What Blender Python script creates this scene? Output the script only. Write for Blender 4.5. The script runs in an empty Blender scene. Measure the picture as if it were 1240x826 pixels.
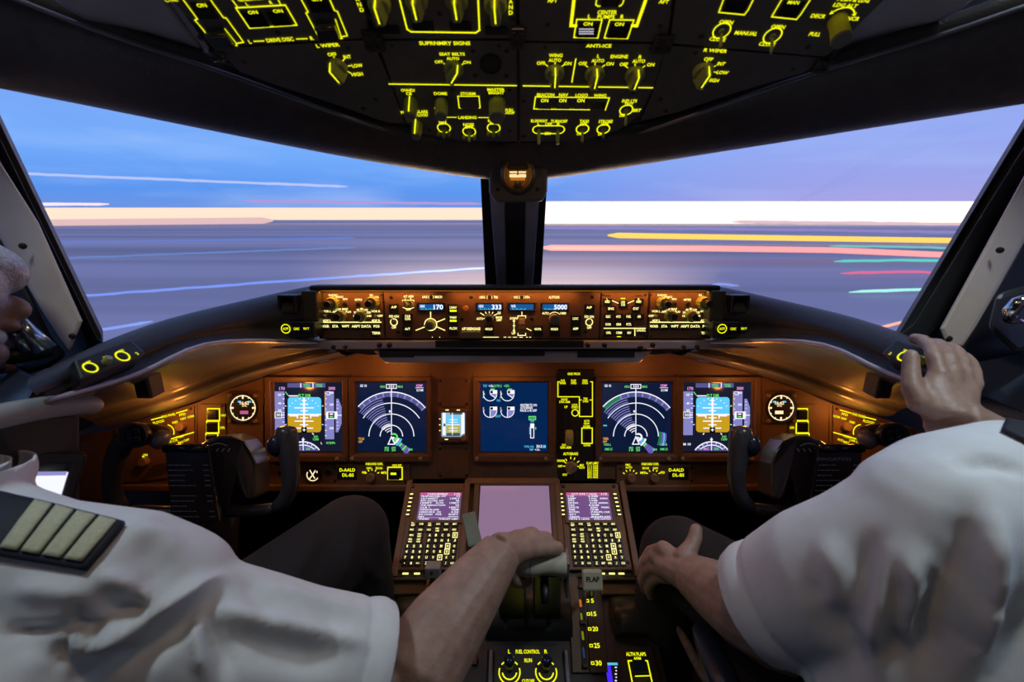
import bpy, math, random
import numpy as np
from mathutils import Vector, Matrix
random.seed(7)
R = math.radians
SC = bpy.context.scene
COL = SC.collection
# ---------------------------------------------------------------- camera model (image 1240 x 826)
F, CX, CY, TH = 551.0, 622.0, 413.0, R(16)
EYE = Vector((0, 0, 1.2))
FW = Vector((0, math.cos(TH), -math.sin(TH)))
UPV = Vector((0, math.sin(TH), math.cos(TH)))


def ray(u, v):
    return Vector(((u - CX) / F, 0, 0)) + FW + UPV * ((CY - v) / F)


def W(u, v, D):
    return EYE + ray(u, v) * D


def Wy(u, v, y):
    r = ray(u, v)
    return EYE + r * (y / r.y)


def Wz(u, v, z):
    r = ray(u, v)
    return EYE + r * ((z - EYE.z) / r.z)


def depth(p):
    return (p - EYE).dot(FW)


def pix(p):
    d = p - EYE
    D = d.dot(FW)
    return CX + F * d.x / D, CY - F * d.dot(UPV) / D, D


class Fr:
    """a flat panel's frame: x to the right, y up the panel, z out of it"""

    def __init__(s, o, X, Y):
        s.o = Vector(o)
        s.X = Vector(X).normalized()
        s.N = s.X.cross(Vector(Y)).normalized()
        s.Y = s.N.cross(s.X).normalized()
        m = Matrix.Identity(4)
        for i in range(3):
            m[i][0], m[i][1], m[i][2], m[i][3] = s.X[i], s.Y[i], s.N[i], s.o[i]
        s.M = m

    def hit(s, u, v, h=0.0):
        r = ray(u, v)
        t = (s.o + s.N * h - EYE).dot(s.N) / r.dot(s.N)
        return EYE + r * t

    def loc(s, u, v, h=0.0):
        d = s.hit(u, v, h) - s.o
        return d.dot(s.X), d.dot(s.Y)

    def pt(s, x, y, z=0):
        return s.o + s.X * x + s.Y * y + s.N * z


# ---------------------------------------------------------------- materials
MATS = {}


def lin(c):
    return tuple((x / 12.92 if x <= .04045 else ((x + .055) / 1.055) ** 2.4) for x in c)


def srgb(r, g, b):
    return lin((r / 255, g / 255, b / 255))


def mat(name, col, rough=.5, metal=0.0, var=.12, scale=30, bump=0.0, bscale=400, spec=.5, stretch=None):
    if name in MATS:
        return MATS[name]
    m = bpy.data.materials.new(name)
    m.use_nodes = True
    nt = m.node_tree
    b = nt.nodes['Principled BSDF']
    b.inputs['Roughness'].default_value = rough
    b.inputs['Metallic'].default_value = metal
    b.inputs['Specular IOR Level'].default_value = spec
    tc = nt.nodes.new('ShaderNodeTexCoord')
    src = tc.outputs['Object']
    if stretch:
        mp = nt.nodes.new('ShaderNodeMapping')
        mp.inputs['Scale'].default_value = stretch
        nt.links.new(src, mp.inputs['Vector'])
        src = mp.outputs['Vector']
    n = nt.nodes.new('ShaderNodeTexNoise')
    n.inputs['Scale'].default_value = scale
    n.inputs['Detail'].default_value = 4
    nt.links.new(src, n.inputs['Vector'])
    cr = nt.nodes.new('ShaderNodeValToRGB')
    lo, hi = 1 - var, 1 + var
    cr.color_ramp.elements[0].position = .3
    cr.color_ramp.elements[1].position = .7
    cr.color_ramp.elements[0].color = (*[c * lo for c in col], 1)
    cr.color_ramp.elements[1].color = (*[min(1, c * hi) for c in col], 1)
    nt.links.new(n.outputs['Fac'], cr.inputs['Fac'])
    nt.links.new(cr.outputs['Color'], b.inputs['Base Color'])
    if bump:
        n2 = nt.nodes.new('ShaderNodeTexNoise')
        n2.inputs['Scale'].default_value = bscale
        nt.links.new(src, n2.inputs['Vector'])
        bp = nt.nodes.new('ShaderNodeBump')
        bp.inputs['Strength'].default_value = bump
        bp.inputs['Distance'].default_value = .002
        nt.links.new(n2.outputs['Fac'], bp.inputs['Height'])
        nt.links.new(bp.outputs['Normal'], b.inputs['Normal'])
    MATS[name] = m
    return m


def emis(name, col, k=1.0, gloss=False):
    if name in MATS:
        return MATS[name]
    m = bpy.data.materials.new(name)
    m.use_nodes = True
    b = m.node_tree.nodes['Principled BSDF']
    b.inputs['Base Color'].default_value = (*[c * .05 for c in col], 1)
    b.inputs['Roughness'].default_value = .12 if gloss else .6
    b.inputs['Specular IOR Level'].default_value = .5 if gloss else .1
    b.inputs['Emission Color'].default_value = (*col, 1)
    b.inputs['Emission Strength'].default_value = k
    MATS[name] = m
    return m


YG = emis('backlit_yellow_green', srgb(236, 238, 16), 1.25)
YW = emis('backlit_pale_yellow', srgb(255, 244, 150), 1.5)
EW = emis('display_white', srgb(240, 240, 255), 1.1)
EG = emis('display_green', srgb(110, 235, 110), .95)
EM = emis('display_magenta', srgb(235, 150, 225), 1.0)
EC = emis('display_cyan', srgb(90, 200, 240), .95)
EA = emis('display_amber', srgb(240, 170, 60), .95)
ELAV = emis('display_lavender', srgb(140, 140, 208), .9)
ELAVD = emis('display_dim_lavender', srgb(88, 90, 150), .9)
ESKY = emis('display_sky', srgb(95, 205, 255), 1.0)
EGND = emis('display_ground', srgb(205, 162, 30), .95)
EBLK = emis('display_black', srgb(10, 10, 14), .3)
SCR = emis('display_dark_screen', srgb(12, 28, 62), .8, True)
SCRB = emis('display_blue_screen', srgb(4, 38, 86), .9, True)
SCRG = emis('display_graphite_screen', srgb(26, 30, 52), .8, True)
LCD = emis('window_blue', srgb(25, 95, 165), .9, True)
LCDW = emis('display_bright_white', srgb(235, 240, 255), 1.3)
LCDP = emis('display_violet_grey', srgb(118, 84, 140), .9, True)
LCDR = emis('display_rose', srgb(196, 98, 150), .9)
EORA = emis('gauge_warm_white', srgb(255, 225, 175), 1.25)
BROWN = mat('panel_brown_paint', (.15, .075, .04), .55, 0, .10, 45, .12, 900)
BEZEL = mat('bezel_brown_paint', (.12, .06, .033), .45, 0, .12, 60, .08, 900)
OVH = mat('overhead_grey_paint', (.085, .08, .076), .5, 0, .15, 40, .12, 1200)
BLACK = mat('black_plastic', (.012, .012, .013), .42, 0, .2, 60)
GLOSSB = mat('glossy_black_plastic', (.012, .012, .014), .22, 0, .2, 30)
LEATHER = mat('black_leather', (.017, .016, .017), .5, 0, .2, 60, .35, 500)
BROW = mat('dark_brow_leather', (.055, .045, .042), .36, 0, .2, 60, .3, 420)
SHELL = mat('dark_underside_paint', (.19, .175, .17), .26, .25, .12, 12, .03, 300)
GREYM = mat('grey_lavender_metal', (.20, .19, .22), .35, .3, .1, 25)
LAV = mat('window_lit_lavender_grey', (.46, .43, .52), .32, .2, .1, 25)  # brighter than the grey metal: window light on the post put into colour
BEIGE = mat('beige_post_paint', (.68, .55, .46), .5, 0, .1, 14, .06, 700)
LINER = mat('grey_lining', (.13, .13, .14), .6, 0, .1, 12, .1, 300)
GREYP = mat('ledge_grey_paint', (.30, .29, .29), .45, 0, .1, 12, .06, 500)
SCREW = mat('dark_screw_steel', (.05, .045, .04), .35, .8, .2, 50)
CHROME = mat('chrome', (.7, .72, .75), .12, 1, .05, 20)
KNOB = mat('backlight_tinted_knob', (.30, .33, .09), .38, 0, .12, 80)  # base colour holds the yellow-green of the panel backlight
KNOBG = mat('grey_knob_tip', (.13, .13, .12), .4, 0, .15, 80)
KNOBO = mat('brown_knob', (.26, .17, .10), .4, 0, .15, 80)
RUBBER = mat('black_rubber', (.01, .01, .01), .7, 0, .2, 40)
HANDLE = mat('pale_lever_handle', (.52, .52, .42), .4, 0, .08, 30)
CARPET = mat('dark_carpet', (.02, .02, .022), .95, 0, .3, 200, .5, 800)
SEATC = mat('dark_seat_cloth', (.03, .035, .06), .8, 0, .2, 120, .3, 900)


# ---------------------------------------------------------------- mesh builder
_TXT = {}


def glyphs(s):
    if s in _TXT:
        return _TXT[s]
    cu = bpy.data.curves.new('t', 'FONT')
    cu.body = s
    cu.size = 1.0
    cu.resolution_u = 2
    cu.offset = .024
    ob = bpy.data.objects.new('t', cu)
    COL.objects.link(ob)
    dg = bpy.context.evaluated_depsgraph_get()
    me = bpy.data.meshes.new_from_object(ob.evaluated_get(dg))
    vs = [(v.co.x, v.co.y) for v in me.vertices]
    fs = [tuple(p.vertices) for p in me.polygons]
    bpy.data.objects.remove(ob)
    bpy.data.curves.remove(cu)
    bpy.data.meshes.remove(me)
    if not vs:
        vs, fs = [(0, 0), (1, 0), (0, 1)], []
    x0, x1 = min(a for a, _ in vs), max(a for a, _ in vs)
    y0, y1 = min(b for _, b in vs), max(b for _, b in vs)
    y0 = min(y0, 0)
    H = max(y1 - y0, .5)
    Wd = max(x1 - x0, .02)
    vs = [((a - (x0 + x1) / 2) / H, (b - (y0 + y1) / 2) / H) for a, b in vs]
    _TXT[s] = (vs, fs, Wd / H)
    return _TXT[s]


class MB:
    def __init__(s):
        s.v, s.f, s.m, s.s = [], [], [], []

    def add(s, vs, fs, mi=0, smooth=False):
        k = len(s.v)
        s.v += [tuple(p) for p in vs]
        for f in fs:
            s.f.append(tuple(i + k for i in f))
            s.m.append(mi)
            s.s.append(smooth)
        return s

    def box(s, x0, x1, y0, y1, z0, z1, mi=0):
        x0, x1 = min(x0, x1), max(x0, x1)
        y0, y1 = min(y0, y1), max(y0, y1)
        z0, z1 = min(z0, z1), max(z0, z1)
        vs = [(x, y, z) for z in (z0, z1) for y in (y0, y1) for x in (x0, x1)]
        return s.add(vs, [(0, 2, 3, 1), (4, 5, 7, 6), (0, 1, 5, 4), (2, 6, 7, 3), (0, 4, 6, 2), (1, 3, 7, 5)], mi)

    def prism(s, pts, z0, z1, mi=0, smooth=False):
        a = sum(p[0] * q[1] - q[0] * p[1] for p, q in zip(pts, pts[1:] + pts[:1]))
        if a < 0:
            pts = pts[::-1]
        n = len(pts)
        vs = [(p[0], p[1], z0) for p in pts] + [(p[0], p[1], z1) for p in pts]
        fs = [tuple(range(n))[::-1], tuple(range(n, 2 * n))] + [(i, (i + 1) % n, n + (i + 1) % n, n + i) for i in range(n)]
        return s.add(vs, fs, mi, smooth)

    def frame(s, x0, x1, y0, y1, w, z0, z1, mi=0, wb=None):
        """rectangular frame: outer box minus opening inset by w (wb at the bottom)"""
        wb = w if wb is None else wb
        O = [(x0, y0), (x1, y0), (x1, y1), (x0, y1)]
        I = [(x0 + w, y0 + wb), (x1 - w, y0 + wb), (x1 - w, y1 - w), (x0 + w, y1 - w)]
        vs = [(*p, z) for z in (z0, z1) for p in O + I]
        fs = []
        for i in range(4):
            j = (i + 1) % 4
            fs += [(8 + i, 8 + j, 12 + j, 12 + i), (i, 4 + i, 4 + j, j), (i, j, 8 + j, 8 + i), (4 + i, 12 + i, 12 + j, 4 + j)]
        return s.add(vs, fs, mi)

    def lathe(s, cx, cy, prof, n=24, mi=0, smooth=True, cap=True):
        vs, fs = [], []
        for r, z in prof:
            for i in range(n):
                a = 2 * math.pi * i / n
                vs.append((cx + r * math.cos(a), cy + r * math.sin(a), z))
        for k in range(len(prof) - 1):
            for i in range(n):
                j = (i + 1) % n
                fs.append((k * n + i, k * n + j, (k + 1) * n + j, (k + 1) * n + i))
        if cap:
            fs.append(tuple(range(n))[::-1])
            fs.append(tuple(range((len(prof) - 1) * n, len(prof) * n)))
        return s.add(vs, fs, mi, smooth)

    def cyl(s, cx, cy, r, z0, z1, n=20, mi=0, r1=None):
        return s.lathe(cx, cy, [(r, z0), (r if r1 is None else r1, z1)], n, mi)

    def tube(s, path, radii, n=14, mi=0, flat=None, up=None, smooth=True):
        """sweep: radii a number or list of numbers or (a, b) pairs; up fixes where b points"""
        P = [Vector(p) for p in path]
        if not isinstance(radii, (list, tuple)):
            radii = [radii] * len(P)
        rr = [(q, q) if not isinstance(q, (list, tuple)) else q for q in radii]
        vs, fs = [], []
        prev = None
        for k, p in enumerate(P):
            t = (P[min(k + 1, len(P) - 1)] - P[max(k - 1, 0)]).normalized()
            if up is not None:
                b = Vector(up) - t * Vector(up).dot(t)
                b.normalize()
                a = b.cross(t)
            else:
                if prev is None:
                    h = Vector((0, 0, 1)) if abs(t.z) < .9 else Vector((1, 0, 0))
                    a = t.cross(h).normalized()
                else:
                    a = (prev - t * prev.dot(t)).normalized()
                b = t.cross(a)
            prev = a
            for i in range(n):
                an = 2 * math.pi * i / n
                vs.append(p + a * (math.cos(an) * rr[k][0]) + b * (math.sin(an) * rr[k][1]))
        for k in range(len(P) - 1):
            for i in range(n):
                j = (i + 1) % n
                fs.append((k * n + i, (k + 1) * n + i, (k + 1) * n + j, k * n + j))
        fs.append(tuple(range(n)))
        fs.append(tuple(range((len(P) - 1) * n, len(P) * n))[::-1])
        if up is not None:
            fs = [f[::-1] for f in fs]
        return s.add(vs, fs, mi, smooth)

    def ball(s, c, r, n=16, mi=0, M=None):
        c = Vector(c)
        r = Vector(r) if isinstance(r, (tuple, list, Vector)) else Vector((r, r, r))
        vs, fs = [], []
        K = n // 2
        for k in range(1, K):
            t = math.pi * k / K
            for i in range(n):
                a = 2 * math.pi * i / n
                q = Vector((r.x * math.sin(t) * math.cos(a), r.y * math.sin(t) * math.sin(a), r.z * math.cos(t)))
                vs.append(c + (M @ q if M else q))
        q = Vector((0, 0, r.z))
        vs.append(c + (M @ q if M else q))
        vs.append(c - (M @ q if M else q))
        for k in range(K - 2):
            for i in range(n):
                j = (i + 1) % n
                fs.append((k * n + i, (k + 1) * n + i, (k + 1) * n + j, k * n + j))
        T = (K - 1) * n
        for i in range(n):
            j = (i + 1) % n
            fs.append((T, i, j))
            fs.append((T + 1, (K - 2) * n + j, (K - 2) * n + i))
        return s.add(vs, fs, mi, True)

    def grid(s, rows, mi=0, smooth=True, close=False):
        n = len(rows[0])
        vs = [p for r in rows for p in r]
        fs = []
        for k in range(len(rows) - 1):
            for i in range(n - 1 if not close else n):
                j = (i + 1) % n
                fs.append((k * n + i, k * n + j, (k + 1) * n + j, (k + 1) * n + i))
        return s.add(vs, fs, mi, smooth)

    # flat marks, printed or lit, at height z
    def quad(s, x0, x1, y0, y1, z, mi=0):
        x0, x1 = min(x0, x1), max(x0, x1)
        y0, y1 = min(y0, y1), max(y0, y1)
        return s.add([(x0, y0, z), (x1, y0, z), (x1, y1, z), (x0, y1, z)], [(0, 1, 2, 3)], mi)

    def poly(s, pts, z, mi=0):
        a = sum(p[0] * q[1] - q[0] * p[1] for p, q in zip(pts, pts[1:] + pts[:1]))
        if a < 0:
            pts = pts[::-1]
        return s.add([(p[0], p[1], z) for p in pts], [tuple(range(len(pts)))], mi)

    def line(s, a, b, w, z, mi=0):
        dx, dy = b[0] - a[0], b[1] - a[1]
        L = math.hypot(dx, dy) or 1
        nx, ny = -dy / L * w / 2, dx / L * w / 2
        return s.poly([(a[0] + nx, a[1] + ny), (a[0] - nx, a[1] - ny), (b[0] - nx, b[1] - ny), (b[0] + nx, b[1] + ny)], z, mi)

    def pline(s, pts, w, z, mi=0):
        for a, b in zip(pts[:-1], pts[1:]):
            L = math.hypot(b[0] - a[0], b[1] - a[1]) or 1
            ex, ey = (b[0] - a[0]) / L * w / 2, (b[1] - a[1]) / L * w / 2
            s.line((a[0] - ex, a[1] - ey), (b[0] + ex, b[1] + ey), w, z, mi)
        return s

    def arc(s, cx, cy, r, w, z, a0=0, a1=360, n=32, mi=0, ky=1.0):
        vs, fs = [], []
        for i in range(n + 1):
            a = R(a0 + (a1 - a0) * i / n)
            for q in (r - w / 2, r + w / 2):
                vs.append((cx + q * math.cos(a), cy + q * math.sin(a) * ky, z))
        for i in range(n):
            fs.append((2 * i, 2 * i + 1, 2 * i + 3, 2 * i + 2))
        return s.add(vs, fs, mi)

    def text(s, t, x, y, h, z, w=None, rot=0, mi=0):
        vs, fs, asp = glyphs(t)
        kx = h if w is None else w / asp
        c, q = math.cos(R(rot)), math.sin(R(rot))
        return s.add([(x + a * kx * c - b * h * q, y + a * kx * q + b * h * c, z) for a, b in vs], fs, mi)

    def mesh(s, name, mats):
        me = bpy.data.meshes.new(name)
        me.from_pydata(s.v, [], s.f)
        for m in (mats if isinstance(mats, (list, tuple)) else [mats]):
            me.materials.append(m)
        me.polygons.foreach_set('material_index', s.m)
        me.polygons.foreach_set('use_smooth', s.s)
        me.update()
        return me

    def build(s, name, mats, parent=None, bevel=0, sub=0, sharp=None, segs=2):
        me = s.mesh(name, mats)
        if sharp:
            me.set_sharp_from_angle(angle=R(sharp))
        o = bpy.data.objects.new(name, me)
        COL.objects.link(o)
        if parent is not None:
            o.parent = parent
        if bevel:
            b = o.modifiers.new('bevel', 'BEVEL')
            b.width = bevel
            b.segments = segs
            b.limit_method = 'ANGLE'
            b.angle_limit = R(40)
        if sub:
            q = o.modifiers.new('sub', 'SUBSURF')
            q.levels = q.render_levels = sub
        return o


def tag(o, label, cat=None, group=None, kind=None):
    o['label'] = label
    if cat:
        o['category'] = cat
    if group:
        o['group'] = group
    if kind:
        o['kind'] = kind
    return o


def struct(o):
    o['kind'] = 'structure'
    return o


def empty(name, M):
    o = bpy.data.objects.new(name, None)
    o.empty_display_size = .02
    COL.objects.link(o)
    o.matrix_world = M if isinstance(M, Matrix) else Matrix.Translation(M)
    return o


def copy_tree(o, parent=None):
    c = o.copy()
    COL.objects.link(c)
    if parent is not None:
        c.parent = parent
    for ch in [x for x in bpy.data.objects if x.parent == o]:
        copy_tree(ch, c)
    return c


class Unit:
    """a thing mounted on a panel frame; p/rect/txt take photograph pixels on that panel"""

    def __init__(s, fr, u, v, name, label, cat, group=None):
        s.fr = fr
        s.ox, s.oy = fr.loc(u, v)
        s.e = empty(name, fr.M @ Matrix.Translation((s.ox, s.oy, 0)))
        tag(s.e, label, cat, group)

    def p(s, u, v, h=0):
        x, y = s.fr.loc(u, v, h)
        return x - s.ox, y - s.oy

    def k(s, u, v, px=1.0):
        return px * depth(s.fr.hit(u, v)) / F

    def rect(s, u0, v0, u1, v1, h=0):
        um, vm = (u0 + u1) / 2, (v0 + v1) / 2
        return s.p(u0, vm, h)[0], s.p(u1, vm, h)[0], s.p(um, v1, h)[1], s.p(um, v0, h)[1]

    def txt(s, mb, t, u, v, h, z=.0012, w=None, rot=0, mi=0):
        x, y = s.p(u, v, z)
        hl = abs(s.p(u, v - h / 2, z)[1] - s.p(u, v + h / 2, z)[1])
        wl = None if w is None else abs(s.p(u + w / 2, v, z)[0] - s.p(u - w / 2, v, z)[0])
        mb.text(t, x, y, hl, z, wl, rot, mi)

    def ln(s, mb, a, b, w, z=.0012, mi=0):
        mb.line(s.p(*a, z), s.p(*b, z), s.k(a[0], a[1], w), z, mi)

    def pl(s, mb, pts, w, z=.0012, mi=0):
        mb.pline([s.p(*q, z) for q in pts], s.k(pts[0][0], pts[0][1], w), z, mi)

    def rc(s, mb, u0, v0, u1, v1, z=.0012, mi=0):
        mb.quad(*s.rect(u0, v0, u1, v1, z), z, mi)

    def ol(s, mb, u0, v0, u1, v1, w, z=.0012, mi=0):
        x0, x1, y0, y1 = s.rect(u0, v0, u1, v1, z)
        mb.pline([(x0, y0), (x1, y0), (x1, y1), (x0, y1), (x0, y0)], s.k(u0, v0, w), z, mi)

    def ar(s, mb, u, v, r, w, z=.0012, a0=0, a1=360, mi=0, n=32):
        x, y = s.p(u, v, z)
        k = s.k(u, v)
        mb.arc(x, y, r * k, w * k, z, a0, a1, n, mi)

    def bx(s, mb, u0, v0, u1, v1, z0, z1, mi=0):
        x0, x1, y0, y1 = s.rect(u0, v0, u1, v1, max(z0, z1) if False else 0)
        mb.box(x0, x1, y0, y1, z0, z1, mi)

    def part(s, name, mb, m, bevel=0, parent=None, label=None, sharp=None, sub=0):
        o = mb.build(name, m, parent or s.e, bevel, sub, sharp)
        if label:
            o['label'] = label
        return o

    def at(s, mb, name, m, u, v, parent=None, bevel=0, rot=0, sharp=50, label=None, z=0):
        """a part whose mesh is drawn about its own origin, set at pixel u, v"""
        o = mb if isinstance(mb, bpy.types.Object) else mb.build(name, m, s.e, bevel, 0, sharp)
        o.parent = parent or s.e
        x, y = s.p(u, v)
        o.matrix_local = Matrix.Translation((x, y, z)) @ Matrix.Rotation(R(rot), 4, 'Z')
        if label:
            o['label'] = label
        return o


_SHARED = {}


def shared(key, name, mb, m, parent, bevel=0, sharp=50):
    """objects of one kind share one mesh"""
    if key in _SHARED:
        o = bpy.data.objects.new(name, _SHARED[key][0])
        COL.objects.link(o)
        if _SHARED[key][1]:
            b = o.modifiers.new('bevel', 'BEVEL')
            b.width = _SHARED[key][1]
            b.segments = 2
            b.limit_method = 'ANGLE'
            b.angle_limit = R(40)
        o.parent = parent
        return o
    o = (mb() if callable(mb) else mb).build(name, m, parent, bevel, 0, sharp)
    _SHARED[key] = (o.data, bevel)
    return o


def screw(U, u, v, r=2.2, z=0, m=None):
    def mk():
        q = MB()
        q.lathe(0, 0, [(.0042, 0), (.0042, .0008), (.003, .0018)], 14)
        q.box(-.0026, .0026, -.0004, .0004, .0018, .0021)
        return q
    o = shared('screw', 'screw', mk, m or SCREW, U.e)
    x, y = U.p(u, v)
    s_ = U.k(u, v, r) / .0042
    o.matrix_local = Matrix.Translation((x, y, z)) @ Matrix.Rotation(random.random() * 3, 4, 'Z') @ Matrix.Scale(s_, 4)
    return o


# knobs: drawn about their own origin, z out of the panel, pointer to +y
def mk_selector(r, h, mats_line=1):
    """round skirt with a tapered bar grip and a lit pointer line"""
    q = MB()
    q.lathe(0, 0, [(r * 1.0, 0), (r * 1.0, h * .18), (r * .86, h * .32), (r * .8, h * .36)], 28)
    w0, w1 = r * .55, r * .36
    L = r * .98
    A = [(-w0, -L), (w0, -L), (w0 * .8, L * .98), (0, L * 1.06), (-w0 * .8, L * .98)]
    B = [(-w1, -L * .75), (w1, -L * .75), (w1 * .75, L * .85), (0, L * .9), (-w1 * .75, L * .85)]
    n = 5
    vs = [(*p, h * .2) for p in A] + [(*p, h) for p in B]
    fs = [tuple(range(n))[::-1], tuple(range(n, 2 * n))] + [(i, (i + 1) % n, n + (i + 1) % n, n + i) for i in range(n)]
    q.add(vs, fs, 0)
    return q


def selector(U, u, v, r, h, rot, key, name='selector_knob', line=True, m=None, lm=None):
    """r in pixels at that place, h in metres"""
    rl = U.k(u, v, r)
    o = mk_selector(rl, h).build(name, m or KNOB, U.e, rl * .06, 0, 35)
    U.at(o, name, None, u, v, rot=rot)
    t = MB()
    t.cyl(0, -rl * .2, rl * .30, h * 1.0, h * 1.015, 12)
    c = t.build('grip_tip', KNOBG, o, 0, 0, 40)
    if line:
        q = MB()
        q.box(-rl * .07, rl * .07, -rl * .45, rl * .9, h * 1.005, h * 1.03)
        q.box(-rl * .07, rl * .07, rl * .9, rl * 1.0, h * .3, h * 1.0)
        q.build('pointer_line', lm or YG, o)
    return o


def round_knob(U, u, v, r, h, m=None, tip=None, name='knob', taper=.88, flutes=0, rtip=.62, htip=0, rot=0):
    rl = U.k(u, v, r)
    q = MB()
    if flutes:
        n = flutes * 4
        vs, fs = [], []
        for z, s_ in ((0, 1.0), (h * .9, taper), (h, taper * .9)):
            for i in range(n):
                a = 2 * math.pi * i / n
                g = .93 if i % 4 in (0,) else 1
                vs.append((rl * s_ * g * math.cos(a), rl * s_ * g * math.sin(a), z))
        for k in range(2):
            for i in range(n):
                j = (i + 1) % n
                fs.append((k * n + i, k * n + j, (k + 1) * n + j, (k + 1) * n + i))
        fs.append(tuple(range(2 * n, 3 * n)))
        q.add(vs, fs, 0, True)
    else:
        q.lathe(0, 0, [(rl, 0), (rl, h * .12), (rl * taper, h * .2), (rl * taper, h * .92), (rl * taper * .92, h)], 26)
    o = q.build(name, m or KNOB, U.e, 0, 0, 35)
    U.at(o, name, None, u, v, rot=rot)
    if tip:
        t = MB()
        ht = htip or h * .12
        t.lathe(0, 0, [(rl * rtip, h), (rl * rtip, h + ht * .85), (rl * rtip * .9, h + ht)], 22)
        t.build('knob_cap', tip, o, 0, 0, 35)
    return o


def toggle(U, u, v, L=.018, ang=-35, r=2.0, ring=None):
    """bat-handle toggle tilted up or down the panel"""
    rl = U.k(u, v, r)
    q = MB()
    q.lathe(0, 0, [(rl * 1.7, 0), (rl * 1.7, .0015), (rl * 1.1, .003)], 18)
    d = Vector((0, math.sin(R(ang)), math.cos(R(ang))))
    q.tube([d * .001, d * L * .5, d * L * .9, d * L], [rl * .55, rl * .8, rl, rl * .7], 12)
    o = q.build('toggle_switch', KNOB, U.e, 0, 0, 45)
    U.at(o, '', None, u, v)
    t = MB()
    t.ball(d * L, rl * .85, 10)
    t.build('toggle_tip', KNOBG, o)
    return o


def push(U, u0, v0, u1, v1, h=.004, m=None, name='push_button', bevel=.0008):
    x0, x1, y0, y1 = U.rect(u0, v0, u1, v1)
    q = MB()
    cx, cy = (x0 + x1) / 2, (y0 + y1) / 2
    q.box(x0 - cx, x1 - cx, y0 - cy, y1 - cy, 0, h)
    o = q.build(name, m or BLACK, U.e, bevel)
    o.matrix_local = Matrix.Translation((cx, cy, 0))
    return o
FLOOD, HOODL, DOME, DOME2, AISLE, TAXI = .55, .13, 8, .45, .5, 1100000
# ---------------------------------------------------------------- camera, world, sun-less dusk
cam = bpy.data.cameras.new('camera')
cam.sensor_width = 36.0
cam.lens = 36.0 * F / 1240
cam.shift_x = -2.0 / 1240
cam.clip_start = .02
cam.clip_end = 5000
cam.dof.use_dof = True
cam.dof.focus_distance = 1.05
cam.dof.aperture_fstop = 5.0
camo = bpy.data.objects.new('camera', cam)
COL.objects.link(camo)
camo.location = EYE
camo.rotation_euler = (math.pi / 2 - TH, 0, 0)
SC.camera = camo
vs_ = SC.view_settings
SC.display_settings.display_device = 'sRGB'
vs_.view_transform = 'Standard'
vs_.look = 'None'
vs_.exposure = 0
vs_.gamma = 1
vs_.use_curve_mapping = False
SC.cycles.max_bounces = 6
SC.cycles.transparent_max_bounces = 8
SC.cycles.sample_clamp_indirect = 3.0
SC.cycles.caustics_reflective = False
SC.cycles.caustics_refractive = False
SC.cycles.use_denoising = True

wd = bpy.data.worlds.new('dusk_sky')
SC.world = wd
wd.use_nodes = True
nt = wd.node_tree
bg = nt.nodes['Background']
tc = nt.nodes.new('ShaderNodeTexCoord')
sep = nt.nodes.new('ShaderNodeSeparateXYZ')
nt.links.new(tc.outputs['Generated'], sep.inputs[0])


def ramp(els):
    r = nt.nodes.new('ShaderNodeValToRGB')
    e = r.color_ramp.elements
    for i, (p, c) in enumerate(els):
        q = e[i] if i < 2 else e.new(p)
        q.position = p
        q.color = (*srgb(*c), 1)
    return r


mr = nt.nodes.new('ShaderNodeMapRange')
mr.inputs[1].default_value, mr.inputs[2].default_value = -.05, .55
nt.links.new(sep.outputs['Z'], mr.inputs[0])
rl = ramp([(0, (120, 150, 220)), (1, (150, 165, 225)), (.085, (112, 150, 228)), (.14, (94, 152, 242)), (.25, (118, 174, 254)), (.42, (128, 170, 250)), (.6, (90, 130, 215))])
rr_ = ramp([(0, (190, 175, 225)), (1, (160, 165, 225)), (.085, (176, 168, 232)), (.16, (160, 166, 236)), (.28, (152, 172, 246)), (.45, (150, 165, 240)), (.6, (100, 125, 215))])
nt.links.new(mr.outputs[0], rl.inputs[0])
nt.links.new(mr.outputs[0], rr_.inputs[0])
mx = nt.nodes.new('ShaderNodeMapRange')
mx.interpolation_type = 'SMOOTHSTEP'
mx.inputs[1].default_value, mx.inputs[2].default_value = -.12, .62
nt.links.new(sep.outputs['X'], mx.inputs[0])
mixc = nt.nodes.new('ShaderNodeMix')
mixc.data_type = 'RGBA'
nt.links.new(mx.outputs[0], mixc.inputs['Factor'])
nt.links.new(rl.outputs[0], mixc.inputs[6])
nt.links.new(rr_.outputs[0], mixc.inputs[7])
mpg = nt.nodes.new('ShaderNodeMapping')
mpg.inputs['Scale'].default_value = (2.2, 2.2, 16)
mpg.inputs['Rotation'].default_value = (0, R(4), 0)
nt.links.new(tc.outputs['Generated'], mpg.inputs[0])
nz = nt.nodes.new('ShaderNodeTexNoise')
nz.inputs['Scale'].default_value = 1.3
nz.inputs['Detail'].default_value = 3
nt.links.new(mpg.outputs[0], nz.inputs[0])
cm = nt.nodes.new('ShaderNodeMapRange')
cm.inputs[1].default_value, cm.inputs[2].default_value = .5, .78
cm.inputs[4].default_value = .45
nt.links.new(nz.outputs[0], cm.inputs[0])
mix2 = nt.nodes.new('ShaderNodeMix')
mix2.data_type = 'RGBA'
nt.links.new(cm.outputs[0], mix2.inputs['Factor'])
nt.links.new(mixc.outputs[2], mix2.inputs[6])
mix2.inputs[7].default_value = (*srgb(178, 204, 255), 1)
nt.links.new(mix2.outputs[2], bg.inputs[0])
bg.inputs[1].default_value = 1.0

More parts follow.
